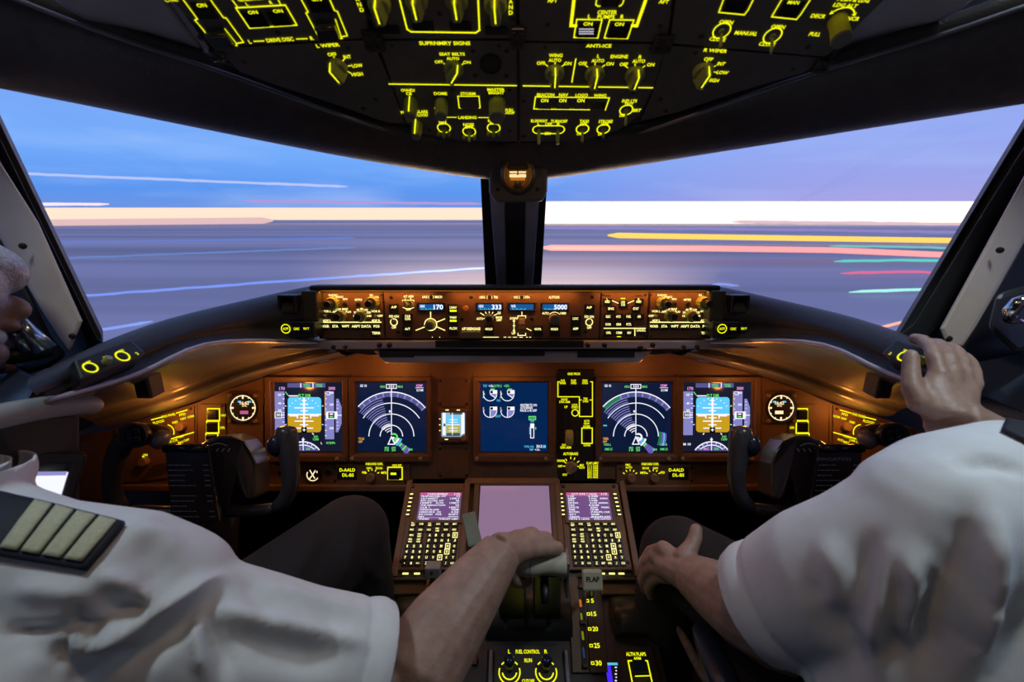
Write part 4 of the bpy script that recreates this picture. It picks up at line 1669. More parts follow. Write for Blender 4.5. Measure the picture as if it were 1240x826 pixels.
    if len(pts) > 2:
        q.poly(pts + [(pts[-1][0], lim), (pts[0][0], lim)], Z1, 1)
    q.arc(cx, cy, 24.6 * k, 1.3 * k, Z2, 36, 144, 28, 4)
    q.arc(cx, cy, 20.6 * k, 1.1 * k, Z2, 48, 132, 24, 4)
    for i in range(-3, 4):
        a = R(90 + i * 14)
        q.line((cx + 22 * k * math.cos(a), cy + 22 * k * math.sin(a)), (cx + 24 * k * math.cos(a), cy + 24 * k * math.sin(a)), .8 * k, Z2, 4)
    U.rc(q, X(366.6), 530, X(367.6), 545.5, Z3, 4)
    q.poly([U.p(X(367.1), 535.4, Z3), U.p(X(365.2), 531.6, Z3), U.p(X(369), 531.6, Z3)], Z3, 4)
    U.txt(q, 'MAG', X(360.5), 543.6, 2.8, Z2, 6, 0, 6)
    U.txt(q, '333', X(373), 543.6, 2.8, Z2, 5, 0, 5)
    U.txt(q, 'RAD', X(382.5), 528.8, 2.6, Z2, 5, 0, 5)
    U.txt(q, '1200', X(382.5), 532, 2.8, Z2, 7, 0, 5)
    U.txt(q, '1013HPA', X(400.5), 536.4, 3, Z2, 11, 0, 5)
    U.txt(q, 'L', X(389.4), 536.6, 2.6, Z2, None, 0, 4)
    U.txt(q, 'M 10', X(337.5), 538, 3, Z2, 9, 0, 4)
    U.part('screen_graphics', q, M_)


def nd(du, right, label):
    X = lambda u: u + du
    U = display(X(424.5), 456, X(523), 558, X(433), 463.5, X(516), 546.5, label, SCR)
    M_ = [ELAV, ELAVD, EW, EG, EM, EA, EC, emis('sweep_violet', srgb(120, 105, 205), .9), emis('terrain_green', srgb(40, 140, 90), .8)]
    q = MB()
    c0 = (474, 528.5)
    cx, cy = U.p(X(c0[0]), c0[1], Z1)
    k = U.k(X(474), 505)
    xl, xr = U.rect(X(433.6), 464, X(515.4), 546)[0:2]
    # compass band clipped at the screen edge
    for i in range(60):
        a0, a1 = R(30 + 2 * i), R(32 + 2 * i)
        P = [(cx + r * k * math.cos(a), cy + r * k * math.sin(a)) for a in (a0, a1) for r in (48, 53.5)]
        if min(p[0] for p in P) > xl and max(p[0] for p in P) < xr:
            mi = 1 if (i * 7) % 5 else 0
            if right and i > 40:
                mi = 8
            q.poly([P[0], P[1], P[3], P[2]], Z1, mi)
            q.poly([(cx + r * k * math.cos(a), cy + r * k * math.sin(a)) for a, r in ((a0, 53.2), (a0, 54.4), (a1, 54.4), (a1, 53.2))], Z2, 2)
    for r, a in ((40.5, 57), (27.2, 90), (13.6, 90)):
        q.arc(cx, cy, r * k, 1.05 * k, Z2, 90 - a, 90 + a, 40, 2)
    for i in range(16):
        r = 7 + i * 2.75
        q.arc(cx, cy, r * k, .95 * k, Z2, 103 if i > 4 else 95, 138 + min(i, 4) * 1.2, 10, 0 if i > 3 else 2)
    U.ln(q, (X(474), 470), (X(474), 527), 1.0, Z3, 2)
    U.ol(q, X(468), 465.6, X(480), 470.4, .9, Z2, 2)
    U.txt(q, '333', X(474), 468, 3, Z2, 7, 0, 2)
    U.txt(q, 'HDG', X(463.4), 468.3, 2.8, Z2, 6, 0, 3)
    U.txt(q, 'MAG', X(484.6), 468.3, 2.8, Z2, 6, 0, 3)
    U.txt(q, 'GS 10', X(440), 467.2, 3.2, Z2, 8, 0, 2)
    U.txt(q, 'KEMP', X(508), 467, 3, Z2, 8, 0, 4)
    U.txt(q, '0.3 NM', X(508.4), 472.6, 3, Z2, 8, 0, 2)
    U.rc(q, X(503), 469.4, X(513), 470, Z2, 2)
    U.rc(q, X(471), 497, X(473), 499.4, Z2, 2)
    # own ship
    U.pl(q, [(X(474), 529), (X(470), 538), (X(478), 538), (X(474), 529)], 1.2, Z3, 2)
    # lower right sweep
    for i in range(9):
        r = 3 + i * 3
        mi = (2, 3, 2, 6, 3, 7, 3, 7, 7)[i] if not right else (2, 2, 6, 2, 3, 7, 7, 7, 7)[i]
        q.arc(cx, cy, r * k, 2.4 * k, Z2, -52 - (10 if i < 4 else 0), -33 + (20 if i < 4 else 0), 8, mi)
    q.arc(cx + 3 * k, cy - 1 * k, 4 * k, 2 * k, Z2, -60, 120, 14, 3 if not right else 2)
    if right:
        for i in range(5):
            q.arc(cx, cy, (28.5 + i * 1.9) * k, 1.6 * k, Z2, -22 + i, 12 - i * 1.5, 10, 8 if i < 2 else 6 if i == 3 else 7)
        for t, u, v in (('VOR L', 439.5, 538.5), ('DME 3.5', 441, 544), ('VOR R', 507.5, 538.5), ('DME 3.5', 508, 544)):
            U.txt(q, t, X(u), v, 2.8, Z2, 9, 0, 3)
        U.rc(q, X(434.5), 514.6, X(439), 516.2, Z2, 6)
    U.txt(q, 'TCAS' if not right else 'TERR', X(437.5), 531.4, 3, Z2, 7, 0, 5)
    U.txt(q, 'OFF', X(436.5), 535, 2.8, Z2, 5, 0, 5)
    for t, u, v in (('IRS', 468.4, 542.4), ('GPS', 476.6, 542.4), ('10', 468.4, 545.2), ('20', 476.6, 545.2), ('MAN', 497, 544.4)):
        U.txt(q, t, X(u), v, 2.6, Z3, 5, 0, 3)
    U.part('screen_graphics', q, M_)


pfd(0, 'left primary flight display with blue and ochre horizon, partly behind left yoke horn')
nd(0, False, 'left navigation display with white range arcs, left of the standby display')
nd(296, True, 'right navigation display with white range arcs and green terrain edge')
pfd(494.5, 'right primary flight display with blue and ochre horizon, partly behind right yoke horn')

# ---- engine display
U = display(573, 456, 673, 558, 582, 463.5, 663, 546.5, 'centre engine display with four round gauges on dark blue screen', SCRB)
q = MB()
M_ = [ELAV, EW, EG, EC, EM, EA, EBLK]
for t, u, w, mi in (('TAT', 587.5, 5, 3), ('+15c', 594.6, 6, 1), ('D-TO 2', 603, 9, 2), ('+27c', 613.5, 6.5, 2)):
    U.txt(q, t, u, 467.4, 3.2, Z2, w, 0, mi)
for cu, cv, big in ((593.5, 477.5, 1), (614.5, 477.5, 1), (593.5, 497.5, 0), (614.5, 497.5, 0)):
    x, y = U.p(cu, cv, Z1)
    k = U.k(cu, cv)
    a0 = -35 if big else -90
    pts = [(x, y)] + [(x + 7.6 * k * math.cos(R(a0 + (0 - a0) * i / 8)), y + 7.6 * k * math.sin(R(a0 + (0 - a0) * i / 8))) for i in range(9)]
    q.poly(pts, Z1, 0)
    q.arc(x, y, 8 * k, .9 * k, Z2, 175, 360, 26, 1)
    q.line((x, y), (x + 8 * k * math.cos(R(a0)), y + 8 * k * math.sin(R(a0))), .9 * k, Z2, 1)
    U.rc(q, cu - .4, cv - 5, cu + 8.6, cv - .4, Z2, 1)
    U.rc(q, cu + .3, cv - 4.2, cu + 3.4, cv - 1.2, Z3, 6)
    U.rc(q, cu + .6, cv - 6.8, cu + 5.6, cv - 5.3, Z2, 2 if big else 6)
    U.ln(q, (cu - 8.5, cv - 2.5), (cu - 6.6, cv + .2), .9, Z2, 4 if not big else 1)
    U.rc(q, cu - 8.8, cv - 4.2, cu - 7.4, cv - 2.6, Z2, 5)
    if big:
        U.rc(q, cu - 9, cv + 3, cu - 7.4, cv + 4.6, Z2, 2)
for t, u, v in (('N1', 603.8, 485), ('EGT', 603.4, 504)):
    U.txt(q, t, u, v, 2.8, Z2, None, 0, 3)
for i, t in enumerate(('SEATBELTS ON', 'AUTOBRAKE', 'PACK L+R OFF')):
    U.txt(q, t, 640 if i != 1 else 637.5, 490.6 + i * 3.3, 3.0, Z2, (20, 15, 20)[i], 0, 1)
U.ol(q, 640.6, 504.4, 648.6, 508.4, 1.0, Z2, 2)
U.txt(q, 'DOWN', 644.6, 506.4, 2.6, Z2, 6, 0, 2)
U.txt(q, 'GEAR', 644.6, 510, 2.6, Z2, 5, 0, 3)
U.ol(q, 642.6, 513.4, 646.4, 530.4, 1.0, Z2, 1)
U.rc(q, 643, 513.6, 646, 518.6, Z3, 1)
U.rc(q, 641, 517, 641.8, 526, Z2, 3)
U.txt(q, '5', 648.6, 518.8, 3, Z2, None, 0, 2)
U.txt(q, 'TOTAL FUEL', 640.6, 541, 2.6, Z2, 12, 0, 3)
U.txt(q, '30.5', 653, 540.6, 3.6, Z2, 7, 0, 1)
U.txt(q, 'TEMP', 643.5, 544.6, 2.4, Z2, 5, 0, 3)
U.txt(q, '+12c', 650.5, 544.6, 2.4, Z2, 6, 0, 1)
U.rc(q, 657.4, 539, 661, 542.6, Z2, 3)
U.part('screen_graphics', q, M_)

# ---- standby display with blank plates
U = Unit(MF, 549, 514, 'standby_display', 'small square standby display glowing pale between the big screens', 'display')
q = MB()
q.frame(*U.rect(531, 495, 567.5, 534.5), U.k(549, 514, 4), 0, .012, 0, U.k(549, 514, 6))
U.part('bezel', q, BEZEL, .002)
q = MB()
x0, x1, y0, y1 = U.rect(534.5, 498.5, 564, 529)
q.box(x0, x1, y0, y1, 0, .0012)
U.part('screen', q, emis('pale_screen', srgb(150, 190, 215), .95, True))
q = MB()
U.rc(q, 540.5, 504.5, 557, 514.5, Z1, 0)
U.rc(q, 540.5, 514.5, 557, 525, Z1, 1)
U.rc(q, 547, 500, 548.6, 527, Z2, 2)
U.rc(q, 540.5, 514, 557, 515, Z2, 2)
for v in (508, 511, 518, 521.5):
    U.rc(q, 543.5, v, 554, v + .8, Z2, 2)
U.rc(q, 536, 500, 539.6, 527, Z1, 2)
U.rc(q, 558.5, 500, 562.4, 527, Z1, 2)
U.rc(q, 545, 499.6, 560, 502, Z2, 3)
U.rc(q, 540.5, 524.4, 557, 528, Z2, 3)
U.rc(q, 537, 513, 539.4, 516.4, Z3, 3)
U.part('screen_graphics', q, [ESKY, emis('standby_ground', srgb(190, 185, 90), .95), EW, emis('standby_grey', srgb(70, 90, 105), .8)])
round_knob(U, 562.4, 528.6, 3.6, .02, KNOBO, None, 'baro_knob', .9)
m = MB()
for u, v in ((541.5, 496.6), (555, 496.6), (540.6, 532.2)):
    U.rc(m, u - 2, v - .6, u + 2, v + .6, .0125)
for v in (507.5, 514.5, 521.5):
    U.rc(m, 531.8, v - .5, 533.4, v + .5, .0125)
U.part('legends', m, YW)
for v0, v1, lab in ((457, 492.5, 'blank rounded brown cover plate above the standby display'), (539, 579, 'blank rounded brown cover plate below the standby display')):
    U = Unit(MF, 549, (v0 + v1) / 2, 'cover_plate', lab, 'cover plate')
    q = MB()
    x0, x1, y0, y1 = U.rect(530, v0, 568.5, v1)
    c = .010
    q.prism([(x0 + c, y0), (x1 - c, y0), (x1, y0 + c), (x1, y1 - c), (x1 - c, y1), (x0 + c, y1), (x0, y1 - c), (x0, y0 + c)], 0, .003)
    U.part('plate', q, BEZEL, .0015)
    for u, v in ((533.5, v0 + 4), (565, v0 + 4), (533.5, v1 - 4), (565, v1 - 4)):
        screw(U, u, v, 1.6, .003)

# ---- gear and brake panel
U = Unit(MF, 697, 517, 'landing_gear_panel', 'black gear lever and autobrake panel with yellow lettering right of the engine display', 'control panel')
q = MB()
q.box(*U.rect(675.4, 447, 720, 582), -.01, .003)
U.part('faceplate', q, mat('gear_panel_black', (.018, .014, .010), .5), .0012)
m = MB()
z = .0038
U.pl(m, [(677.6, 462.4), (675.6, 462.4), (675.6, 480.6), (701.6, 480.6), (701.6, 504.4), (717.4, 504.4), (717.4, 462.4), (715.4, 462.4)], 1.1, z)
U.ln(m, (701.6, 484.4), (704.4, 484.4), 1, z)
U.ln(m, (714, 484.4), (717, 484.4), 1, z)
for t, u, v, w, h in (('GND PROX', 695, 452.8, 15.5, 3), ('G/S', 681.5, 461, 5, 2.8), ('INHIB', 681.5, 464, 7, 2.8), ('FLAP', 694.6, 461, 6, 2.8), ('OVRD', 694.6, 464, 7, 2.8), ('GEAR', 708.4, 461, 6.4, 2.8), ('OVRD', 708.4, 464, 7, 2.8),
                      ('TERR', 709, 483, 5.4, 2.8), ('OVRD', 709, 486, 7, 2.8), ('UNLKD', 683.4, 483.8, 8, 2.6), ('270K-.82M', 683.6, 486.8, 13, 2.6), ('UP', 685.4, 492.8, 4, 3), ('LOCK', 696, 490.4, 7, 2.8), ('OVRD', 696, 493.4, 8, 2.8),
                      ('ALTN', 710.4, 509.8, 6.6, 2.6), ('GEAR', 710.4, 513, 7, 2.6), ('NORM', 710.4, 516.4, 8, 2.6), ('DOWN', 710.8, 539.4, 8, 2.6), ('DOWN', 684.6, 539, 8, 2.8), ('320K-.82M', 685, 542, 13, 2.8),
                      ('AUTOBRAKE', 691, 549.6, 18, 3.4), ('DISARM', 679.4, 558, 9, 2.8), ('OFF', 678.4, 564.6, 5.4, 2.8), ('RTO', 684, 575, 5, 2.8), ('MAX', 704.6, 563.4, 5, 2.8), ('AUTO', 704.6, 566.4, 7, 2.8), ('FLAP LIMIT', 717.6, 561, 14.5, 3)):
    U.txt(m, t, u, v, h, z, w)
for u, v, du, dv in ((685, 555.6, 1.4, 2.8), (691.2, 553, 0, 3.2), (696.2, 554.2, -1.2, 3), (701.4, 558.2, -2.6, 2), (701.4, 564.8, -2.6, 0), (682, 564.6, 3, 0), (683.4, 559.4, 2.4, 1.6), (687.6, 573.4, 1.6, -2.6)):
    U.ln(m, (u, v), (u + du, v + dv), 1, z)
U.ar(m, 696.4, 500, 3.9, 1.1, z)
U.ol(m, 704.6, 518.4, 717.2, 537, 1.2, z)
for i in range(6):
    v = 564.5 + i * 2.7
    U.txt(m, ('1', '5', '15', '20', '25', '30')[i], 713.6, v, 2.2, z)
    U.txt(m, ('265K', '245K', '230K', '225K', '200K', '180K')[i], 720.6, v, 2.2, z, 5.5)
U.ln(m, (716, 563), (716, 579.5), .6, z)
for u in (711.8, 723.6):
    U.ln(m, (u, 563), (u, 579.5), .6, z)
U.part('legends', m, YG)
for u0, v0, u1, v1 in ((676.8, 467, 688, 479), (689.2, 467, 700.6, 479), (702.6, 467, 714.4, 479), (703.4, 489.4, 715.6, 502), (706.4, 520, 715.6, 535.4)):
    push(U, u0, v0, u1, v1, .007, GLOSSB)
round_knob(U, 696.4, 500, 2.9, .006, BLACK, None, 'override_button')
q = MB()
q.frame(*U.rect(680, 495, 689, 524), U.k(685, 510, 1.2), .003, .006)
U.part('lever_slot', q, BLACK, .001)
q = MB()                                            # gear lever with wheel shaped grip
x, y = U.p(687.2, 526.4)
k = U.k(687, 526)
q.tube([(x, y + 3 * k, .0), (x, y + 1 * k, .028)], [.004, .005], 12)
l = U.part('gear_lever', q, GREYM, 0)
q = MB()
n = 28
vs, fs = [], []
for s_, rr in ((-1, .88), (-.75, 1), (.75, 1), (1, .88)):
    for i in range(n):
        a = 2 * math.pi * i / n
        vs.append((x + s_ * 4.2 * k, y + 9.4 * k * rr * math.sin(a), .034 + 9.0 * k * rr * math.cos(a) * .9))
for r_ in range(3):
    for i in range(n):
        j = (i + 1) % n
        fs.append((r_ * n + i, (r_ + 1) * n + i, (r_ + 1) * n + j, r_ * n + j))
fs += [tuple(range(n)), tuple(range(3 * n, 4 * n))[::-1]]
q.add(vs, fs, 0, True)
q.build('wheel_grip', mat('olive_wheel_grip', (.34, .28, .10), .35, 0, .3, 150), l, 0, 0, 35)
selector(U, 691.6, 565.6, 7.6, .02, 150, 'auto', 'autobrake_knob', False, KNOBO)
for u, v in ((701.6, 509), (676.6, 530), (716, 551), (677, 449.5), (718, 449.5)):
    screw(U, u, v, 1.7, .003)

# ---- clocks
for X, sd in (((lambda u: u), 'left'), ((lambda u: 1240 - u), 'right')):
    cu, cv = X(296), 493.5
    U = Unit(MF, cu, cv, 'clock', 'round lit clock dial in a square case on the %s part of the board' % sd, 'clock')
    a, b = sorted((X(277), X(316)))
    q = MB()
    q.box(*U.rect(a, 474, b, 513), 0, .005)
    U.part('case', q, BEZEL, .002)
    x, y = U.p(cu, cv)
    k = U.k(cu, cv)
    q = MB()
    q.lathe(x, y, [(18.5 * k, .005), (18.5 * k, .010), (16.8 * k, .010), (16.4 * k, .006)], 36, cap=False)
    U.part('dial_ring', q, BLACK, sharp=40)
    q = MB()
    q.lathe(x, y, [(16.5 * k, .006), (.0001, .0061)], 36, cap=False)
    U.part('dial', q, mat('dial_black', (.02, .018, .016), .4))
    m = MB()
    m.arc(x, y, 14.8 * k, 1.2 * k, .0066)
    for i in range(12):
        a = R(30 * i)
        m.line((x + 15.5 * k * math.cos(a), y + 15.5 * k * math.sin(a)), (x + (11 if i % 3 == 0 else 13) * k * math.cos(a), y + (11 if i % 3 == 0 else 13) * k * math.sin(a)), (2.2 if i % 3 == 0 else 1.2) * k, .0066)
    U.txt(m, 'UTC', cu, cv - 2.2, 2.8, .0066, 6)
    U.txt(m, '16:42', cu, cv - 5.4, 4, .0068, 11, 0, 0)
    U.rc(m, cu - 8, cv - 8, cu - 4, cv - 5.8, .0064, 1)
    U.rc(m, cu + 4, cv - 8, cu + 8, cv - 5.8, .0064, 1)
    U.rc(m, cu - 5.4, cv + 4, cu + 4.6, cv + 8, .0066, 2 if sd == 'left' else 0)
    U.part('dial_marks', m, [EORA, EC, LCDR])
    for du, dv in ((-15.5, -15), (-15.5, 15.5), (15.5, -15), (15.5, 15.5)):
        round_knob(U, cu + du, cv + dv, 2.4, .012, KNOBO, None, 'button', .9)

# ---- source select stacks
for X, sd, W_ in (((lambda u: u), 'left', (('NAV', 503), ('DSPL', 518), ('AIR', 533))), ((lambda u: 1229 - u), 'right', (('NAV', 503), ('DSPL', 518), ('AIR', 533)))):
    U = Unit(MF, X(258), 515, 'source_select_panel', 'column of yellow framed square switches beside the %s clock' % sd, 'control panel')
    a, b = sorted((X(243), X(274)))
    q = MB()
    q.box(*U.rect(a, 489, b, 548), -.002, .003)
    U.part('faceplate', q, BROWN, .001)
    m = MB()
    for i, (t, v) in enumerate(W_):
        uu = X(258.6 - i * 1.0)
        U.ol(m, uu - 7.2, v - 8, uu + 7.2, v + 6.4, 1.5, .0038)
        ed = 1 if sd == 'left' else -1
        U.txt(m, t, uu + ed * 12, v, 3, .0038, 6)
    U.part('legends', m, YG)
    for i, (t, v) in enumerate(W_):
        uu = X(258.6 - i * 1.0)
        push(U, uu - 5.6, v - 6.4, uu + 5.6, v + 4.8, .007, GLOSSB)
    for v in (491.5, 545.5):
        screw(U, X(270), v, 1.5, .003)

# ---- outboard brightness panels (slanted lettering)
for X, sd, sg in (((lambda u: u), 'left', 1), ((lambda u: 1244 - u), 'right', -1)):
    U = Unit(MF, X(200), 540, 'brightness_panel', 'slanted brown panel of dimmer knobs and yellow lettering at the far %s of the board' % sd, 'control panel')
    q = MB()
    pp = [(140, 520), (186, 506), (236, 491), (237, 575), (160, 584), (140, 584)]
    q.prism([U.p(X(u), v) for u, v in pp], -.002, .003)
    U.part('faceplate', q, BROWN, .001)
    m = MB()
    z = .0036
    rot = 14 * sg
    for a, b in (((183, 508.5), (197, 505)), ((213, 500.5), (227, 496.5)), ((204, 532.5), (235, 523.5))):
        U.ln(m, (X(a[0]), a[1]), (X(b[0]), b[1]), 1.3, z)
    for t, u, v, w, h in (('FWD PANEL', 204, 503.2, 17, 3.2), ('FLOOD', 192, 511, 14, 3.2), ('PFD', 221, 502, 8, 3), ('NAV', 222, 507, 7, 3), ('NORM', 231, 504.5, 8, 2.8), ('INBD', 212, 511.4, 7, 2.8), ('LWR CTR', 208, 534.5, 15, 3),
                          ('PUSH', 218, 529, 9, 2.8), ('BRT', 219, 536, 7, 2.8), ('CAPT' if sg > 0 else 'F/O', 226, 533, 7, 2.8)):
        U.txt(m, t, X(u), v, h, z, w, rot)
    x, y = U.p(X(203), 523)
    k = U.k(X(203), 523)
    m.arc(x, y, 9 * k, 1.3 * k, z, -20 if sg > 0 else 90, 80 if sg > 0 else 200, 14)
    U.ln(m, (X(172), 552.5), (X(178), 555.5), 1.3, z)
    U.txt(m, 'ON', X(176), 551, 2.8, z, 5)
    U.part('legends', m, YG)
    round_knob(U, X(222), 515.5, 6.2, .016, KNOBO, None, 'dimmer_knob', .85)
    round_knob(U, X(202), 523, 6.2, .016, KNOBO, None, 'dimmer_knob', .85)
    round_knob(U, X(178), 558, 6, .016, KNOBO, None, 'dimmer_knob', .85)
    q = MB()
    for i in range(5):
        U.ln(q, (X(168 + i * 4), 582 - i * 4.2), (X(206), 570 - i * 2.4), 1.2, z)
    U.part('vent_slots', q, BLACK)
    for u, v in ((232, 495), (150, 527), (232, 570), (146, 578)):
        screw(U, X(u), v, 1.8, .003)

# ---- lower strips with the registration placards
for X, sd in (((lambda u: u), 'left'), ((lambda u: 1243 - u), 'right')):
    cu = X(453)
    U = Unit(MF, cu, 573, 'lower_strip_panel', 'narrow brown strip with registration placard and selector knob under the %s screens' % sd, 'control panel')
    a, b = sorted((X(408), X(497)))
    q = MB()
    q.box(*U.rect(a, 561, b, 587), 0, .006)
    U.part('faceplate', q, BROWN, .0012)
    m = MB()
    z = .0076
    if sd == 'left':
        pl_u, kn = 421, [(450.5, 576.5)]
        T = [('D-AALD', 420.6, 569.2, 19, 4), ('DL-BS', 421.4, 575.4, 14, 4), ('INBOARD DSPL', 453.4, 561.9, 21, 2.8), ('NAV', 447, 567, 6, 2.6), ('EICAS', 459, 567, 8, 2.6), ('PFD', 441, 572.4, 5, 2.8), ('MFD', 465, 572.6, 7, 2.8), ('HDG REF', 480.6, 563.6, 11, 2.6)]
    else:
        pl_u, kn = 820.5, [(763, 577), (791, 577)]
        T = [('D-AALD', 819, 569.2, 18, 4), ('DL-BS', 821.5, 575.4, 14, 4), ('FMC', 760.5, 563, 6, 2.6), ('AUTO', 761.5, 566.2, 8, 2.4), ('INBOARD DSPL', 787.5, 562, 21, 2.8), ('EICAS', 782, 567, 8, 2.6), ('NAV', 794, 567, 6, 2.6), ('MFD', 779, 572.6, 7, 2.8), ('PFD', 802.5, 572.4, 5, 2.8)]
    for t, u, v, w, h in T:
        U.txt(m, t, u, v, h, z, w)
    for u, v in kn:
        for a in (-60, -30, 0, 30, 60):
            ca, sa = math.sin(R(a)), math.cos(R(a))
            U.ln(m, (u + ca * 7.5, v - sa * 6.4), (u + ca * 10, v - sa * 8.8), 1, .0068)
    if sd == 'left':
        U.ol(m, 469.6, 566, 487, 580.6, 1.3, .0068)
    U.part('legends', m, YG)
    q = MB()
    q.box(*U.rect(pl_u - 12, 564.6, pl_u + 12, 580), .006, .007)
    U.part('placard', q, BLACK, .0006)
    for u, v in kn:
        round_knob(U, u, v, 5.6, .018, KNOBO, None, 'selector_knob', .85)
    if sd == 'left':
        b = push(U, 471.6, 567.6, 485, 579, .014, GLOSSB)
        q = MB()
        k = U.k(478, 573)
        q.quad(-3.4 * k, 3.4 * k, .4 * k, 3 * k, .0146)
        q.build('lit_legend', YG, b)
        # brake pressure gauge
    for u in (X(405), X(492)):
        screw(U, u, 567, 1.6, .006 if abs(u - X(492)) < 1 else 0)
        screw(U, u, 582, 1.6, .006 if abs(u - X(492)) < 1 else 0)
U = Unit(MF, 379, 575, 'brake_pressure_gauge', 'tiny round brake pressure gauge beside the left yoke horn', 'gauge')
x, y = U.p(379, 575)
k = U.k(379, 575)
q = MB()
q.lathe(x, y, [(10 * k, 0), (10 * k, .004), (8.6 * k, .004), (8.4 * k, .001)], 28)
U.part('case', q, BLACK, sharp=40)
m = MB()
m.arc(x, y, 7 * k, 1.2 * k, .0016, 150, 330, 20)
for a, r in ((60, 6.5), (120, 7), (230, 6.5), (300, 5)):
    m.line((x, y), (x + r * k * math.cos(R(a)), y + r * k * math.sin(R(a))), 1.3 * k, .0018)
U.txt(m, '4', 383.6, 571.6, 3, .0018)
U.part('dial_marks', m, EORA)
q = MB()
for u in (340, 356, 398):
    px_, py_ = MF.loc(u, 572)
    q.cyl(px_, py_, .006, 0, .003, 12)
o = q.build('rivet', SCREW, board)
# ================================================================ overhead panel
CANT = 3.2
xl = OF.loc(472, 95)[0]
xr = OF.loc(797, 85)[0]
OLF = Fr(OF.pt(xl, 0), (math.cos(R(CANT)), 0, math.sin(R(CANT))), OF.Y)
ORF = Fr(OF.pt(xr, 0), (math.cos(R(CANT)), 0, -math.sin(R(CANT))), OF.Y)

of_ = empty('overhead_panel_frame', OF.M)
tag(of_, 'black frame carrying the overhead switch panels above the windshields', 'overhead frame')
for fr, pp in ((OLF, [(170, -150), (190, -20), (262, 78), (300, 94), (400, 130), (492, 158), (474, 95), (440, -20), (420, -150)]),
               (OF, [(412, -150), (436, -20), (474, 95), (490, 158), (560, 176), (690, 176), (760, 161), (797, 85), (823, -20), (850, -150)]),
               (ORF, [(842, -150), (820, -20), (797, 85), (760, 158), (850, 130), (950, 98), (1005, 80), (1085, -20), (1120, -150)])):
    q = MB()
    q.prism([fr.loc(u, v) for u, v in pp], -.035, -.006)
    o = q.build('backing', BLACK, of_, .002)
    o.matrix_parent_inverse = OF.M.inverted()
    o.matrix_world = fr.M


def opanel(fr, outline, u, v, name, label):
    U = Unit(fr, u, v, name, label, 'control panel')
    q = MB()
    q.prism([U.p(a, b) for a, b in outline], -.006, .001)
    U.part('faceplate', q, OVH, .0012)
    return U


def obutton(U, pts, t, tu, tv, w, m, deep=.002):
    """square push button in a yellow outline (pixel corners), legend t"""
    x = [U.p(*p) for p in pts]
    cx, cy = sum(a for a, _ in x) / len(x), sum(b for _, b in x) / len(x)
    b = MB()
    b.prism([(cx + (a - cx) * .86, cy + (c - cy) * .86) for a, c in x], .001, .001 + deep)
    U.part('push_button', b, GLOSSB, .0006)
    if t:
        U.txt(m, t, tu, tv, 4.4, .0014 + deep, w)


zo = .0018
# --- electrical panel, left
U = opanel(OLF, [(170, -60), (424, -60), (450, 45.5), (264, 56.5), (197, -10)], 320, 25, 'electrical_panel', 'overhead electrical panel with two guarded drive disconnect switches, upper left')
m = MB()
for t, u, v, w, h in (('CTRL', 207, 0, 16, 4.5), ('ON', 244, 6.5, 12, 5), ('GENERATOR', 303, -1, 32, 4), ('L', 299, 4.8, None, 4.4), ('R', 328, 3, None, 4.4), ('L', 302.5, 50.6, None, 4.6), ('DRIVE DISC', 339, 48.2, 34, 4.8), ('R', 377.5, 46.4, None, 4.6), ('ON', 383, -1, 12, 5)):
    U.txt(m, t, u, v, h, zo if t != 'ON' else .0036, w)
U.ln(m, (307, 50.2), (320, 49.6), 1.3, zo)
U.ln(m, (358.5, 47.4), (372.5, 46.8), 1.3, zo)
U.pl(m, [(216, -10), (222, 0), (239, 23), (236, 24.4), (246, 36), (261, 56.5), (287, 55.2), (286, 52.6), (295, 51.2), (274, 22), (270.5, 21.4), (255, 0), (249, -9)], 1.5, zo)
U.ln(m, (272, 34.5), (286, 52.4), 1.2, zo)
U.pl(m, [(358, -12), (365, 0), (373, 14.4), (370.6, 16), (387.5, 48), (414.4, 46.6), (413, 44.6), (420.6, 43.4), (408.6, 14), (405, 12.6), (399.5, 0), (395, -12)], 1.5, zo)
U.ln(m, (406, 23), (413, 44), 1.2, zo)
U.pl(m, [(285.5, 9.6), (345.5, 6.2), (359.5, 30.4), (302, 34.2), (285.5, 9.6)], 1.6, zo)
U.ln(m, (281, 0), (288, 9), 1.4, zo)
U.ln(m, (336, -2), (340, 6), 1.4, zo)
U.part('legends', m, YG)
m = MB()
for c in ([(226, 0), (254, 0), (269, 22), (240, 24)], [(368, -4), (398, -4), (406, 14), (377, 15)]):
    obutton(U, c, None, 0, 0, 0, m, .0016)
for c, tu in (([(287, 11), (316, 9.6), (330, 32), (303, 33.4)], 306), ([(317, 9.4), (345, 7.6), (358, 30), (331, 31.6)], 336.5)):
    obutton(U, c, 'ON', tu, 15 if tu < 320 else 13.4, 12, m)
U.part('button_legends', m, YG)
for c in ([(249, 36), (273, 35.4), (286, 53), (262, 55)], [(382, 28), (406, 26.4), (412.6, 44.4), (388, 46)]):
    b = MB()
    x = [U.p(*p) for p in c]
    b.prism(x, .001, .009)
    g = U.part('switch_guard', b, mat('smoked_guard', (.035, .045, .055), .15, 0, .1, 30), .001)
    b = MB()
    b.tube([(*x[0], .009), (*x[1], .009)], .0022, 10)
    U.part('guard_hinge', b, SCREW, 0, g)
for u, v in ((243, 45.5), (337, 39.5), (270, 52)):
    screw(U, u, v, 4)

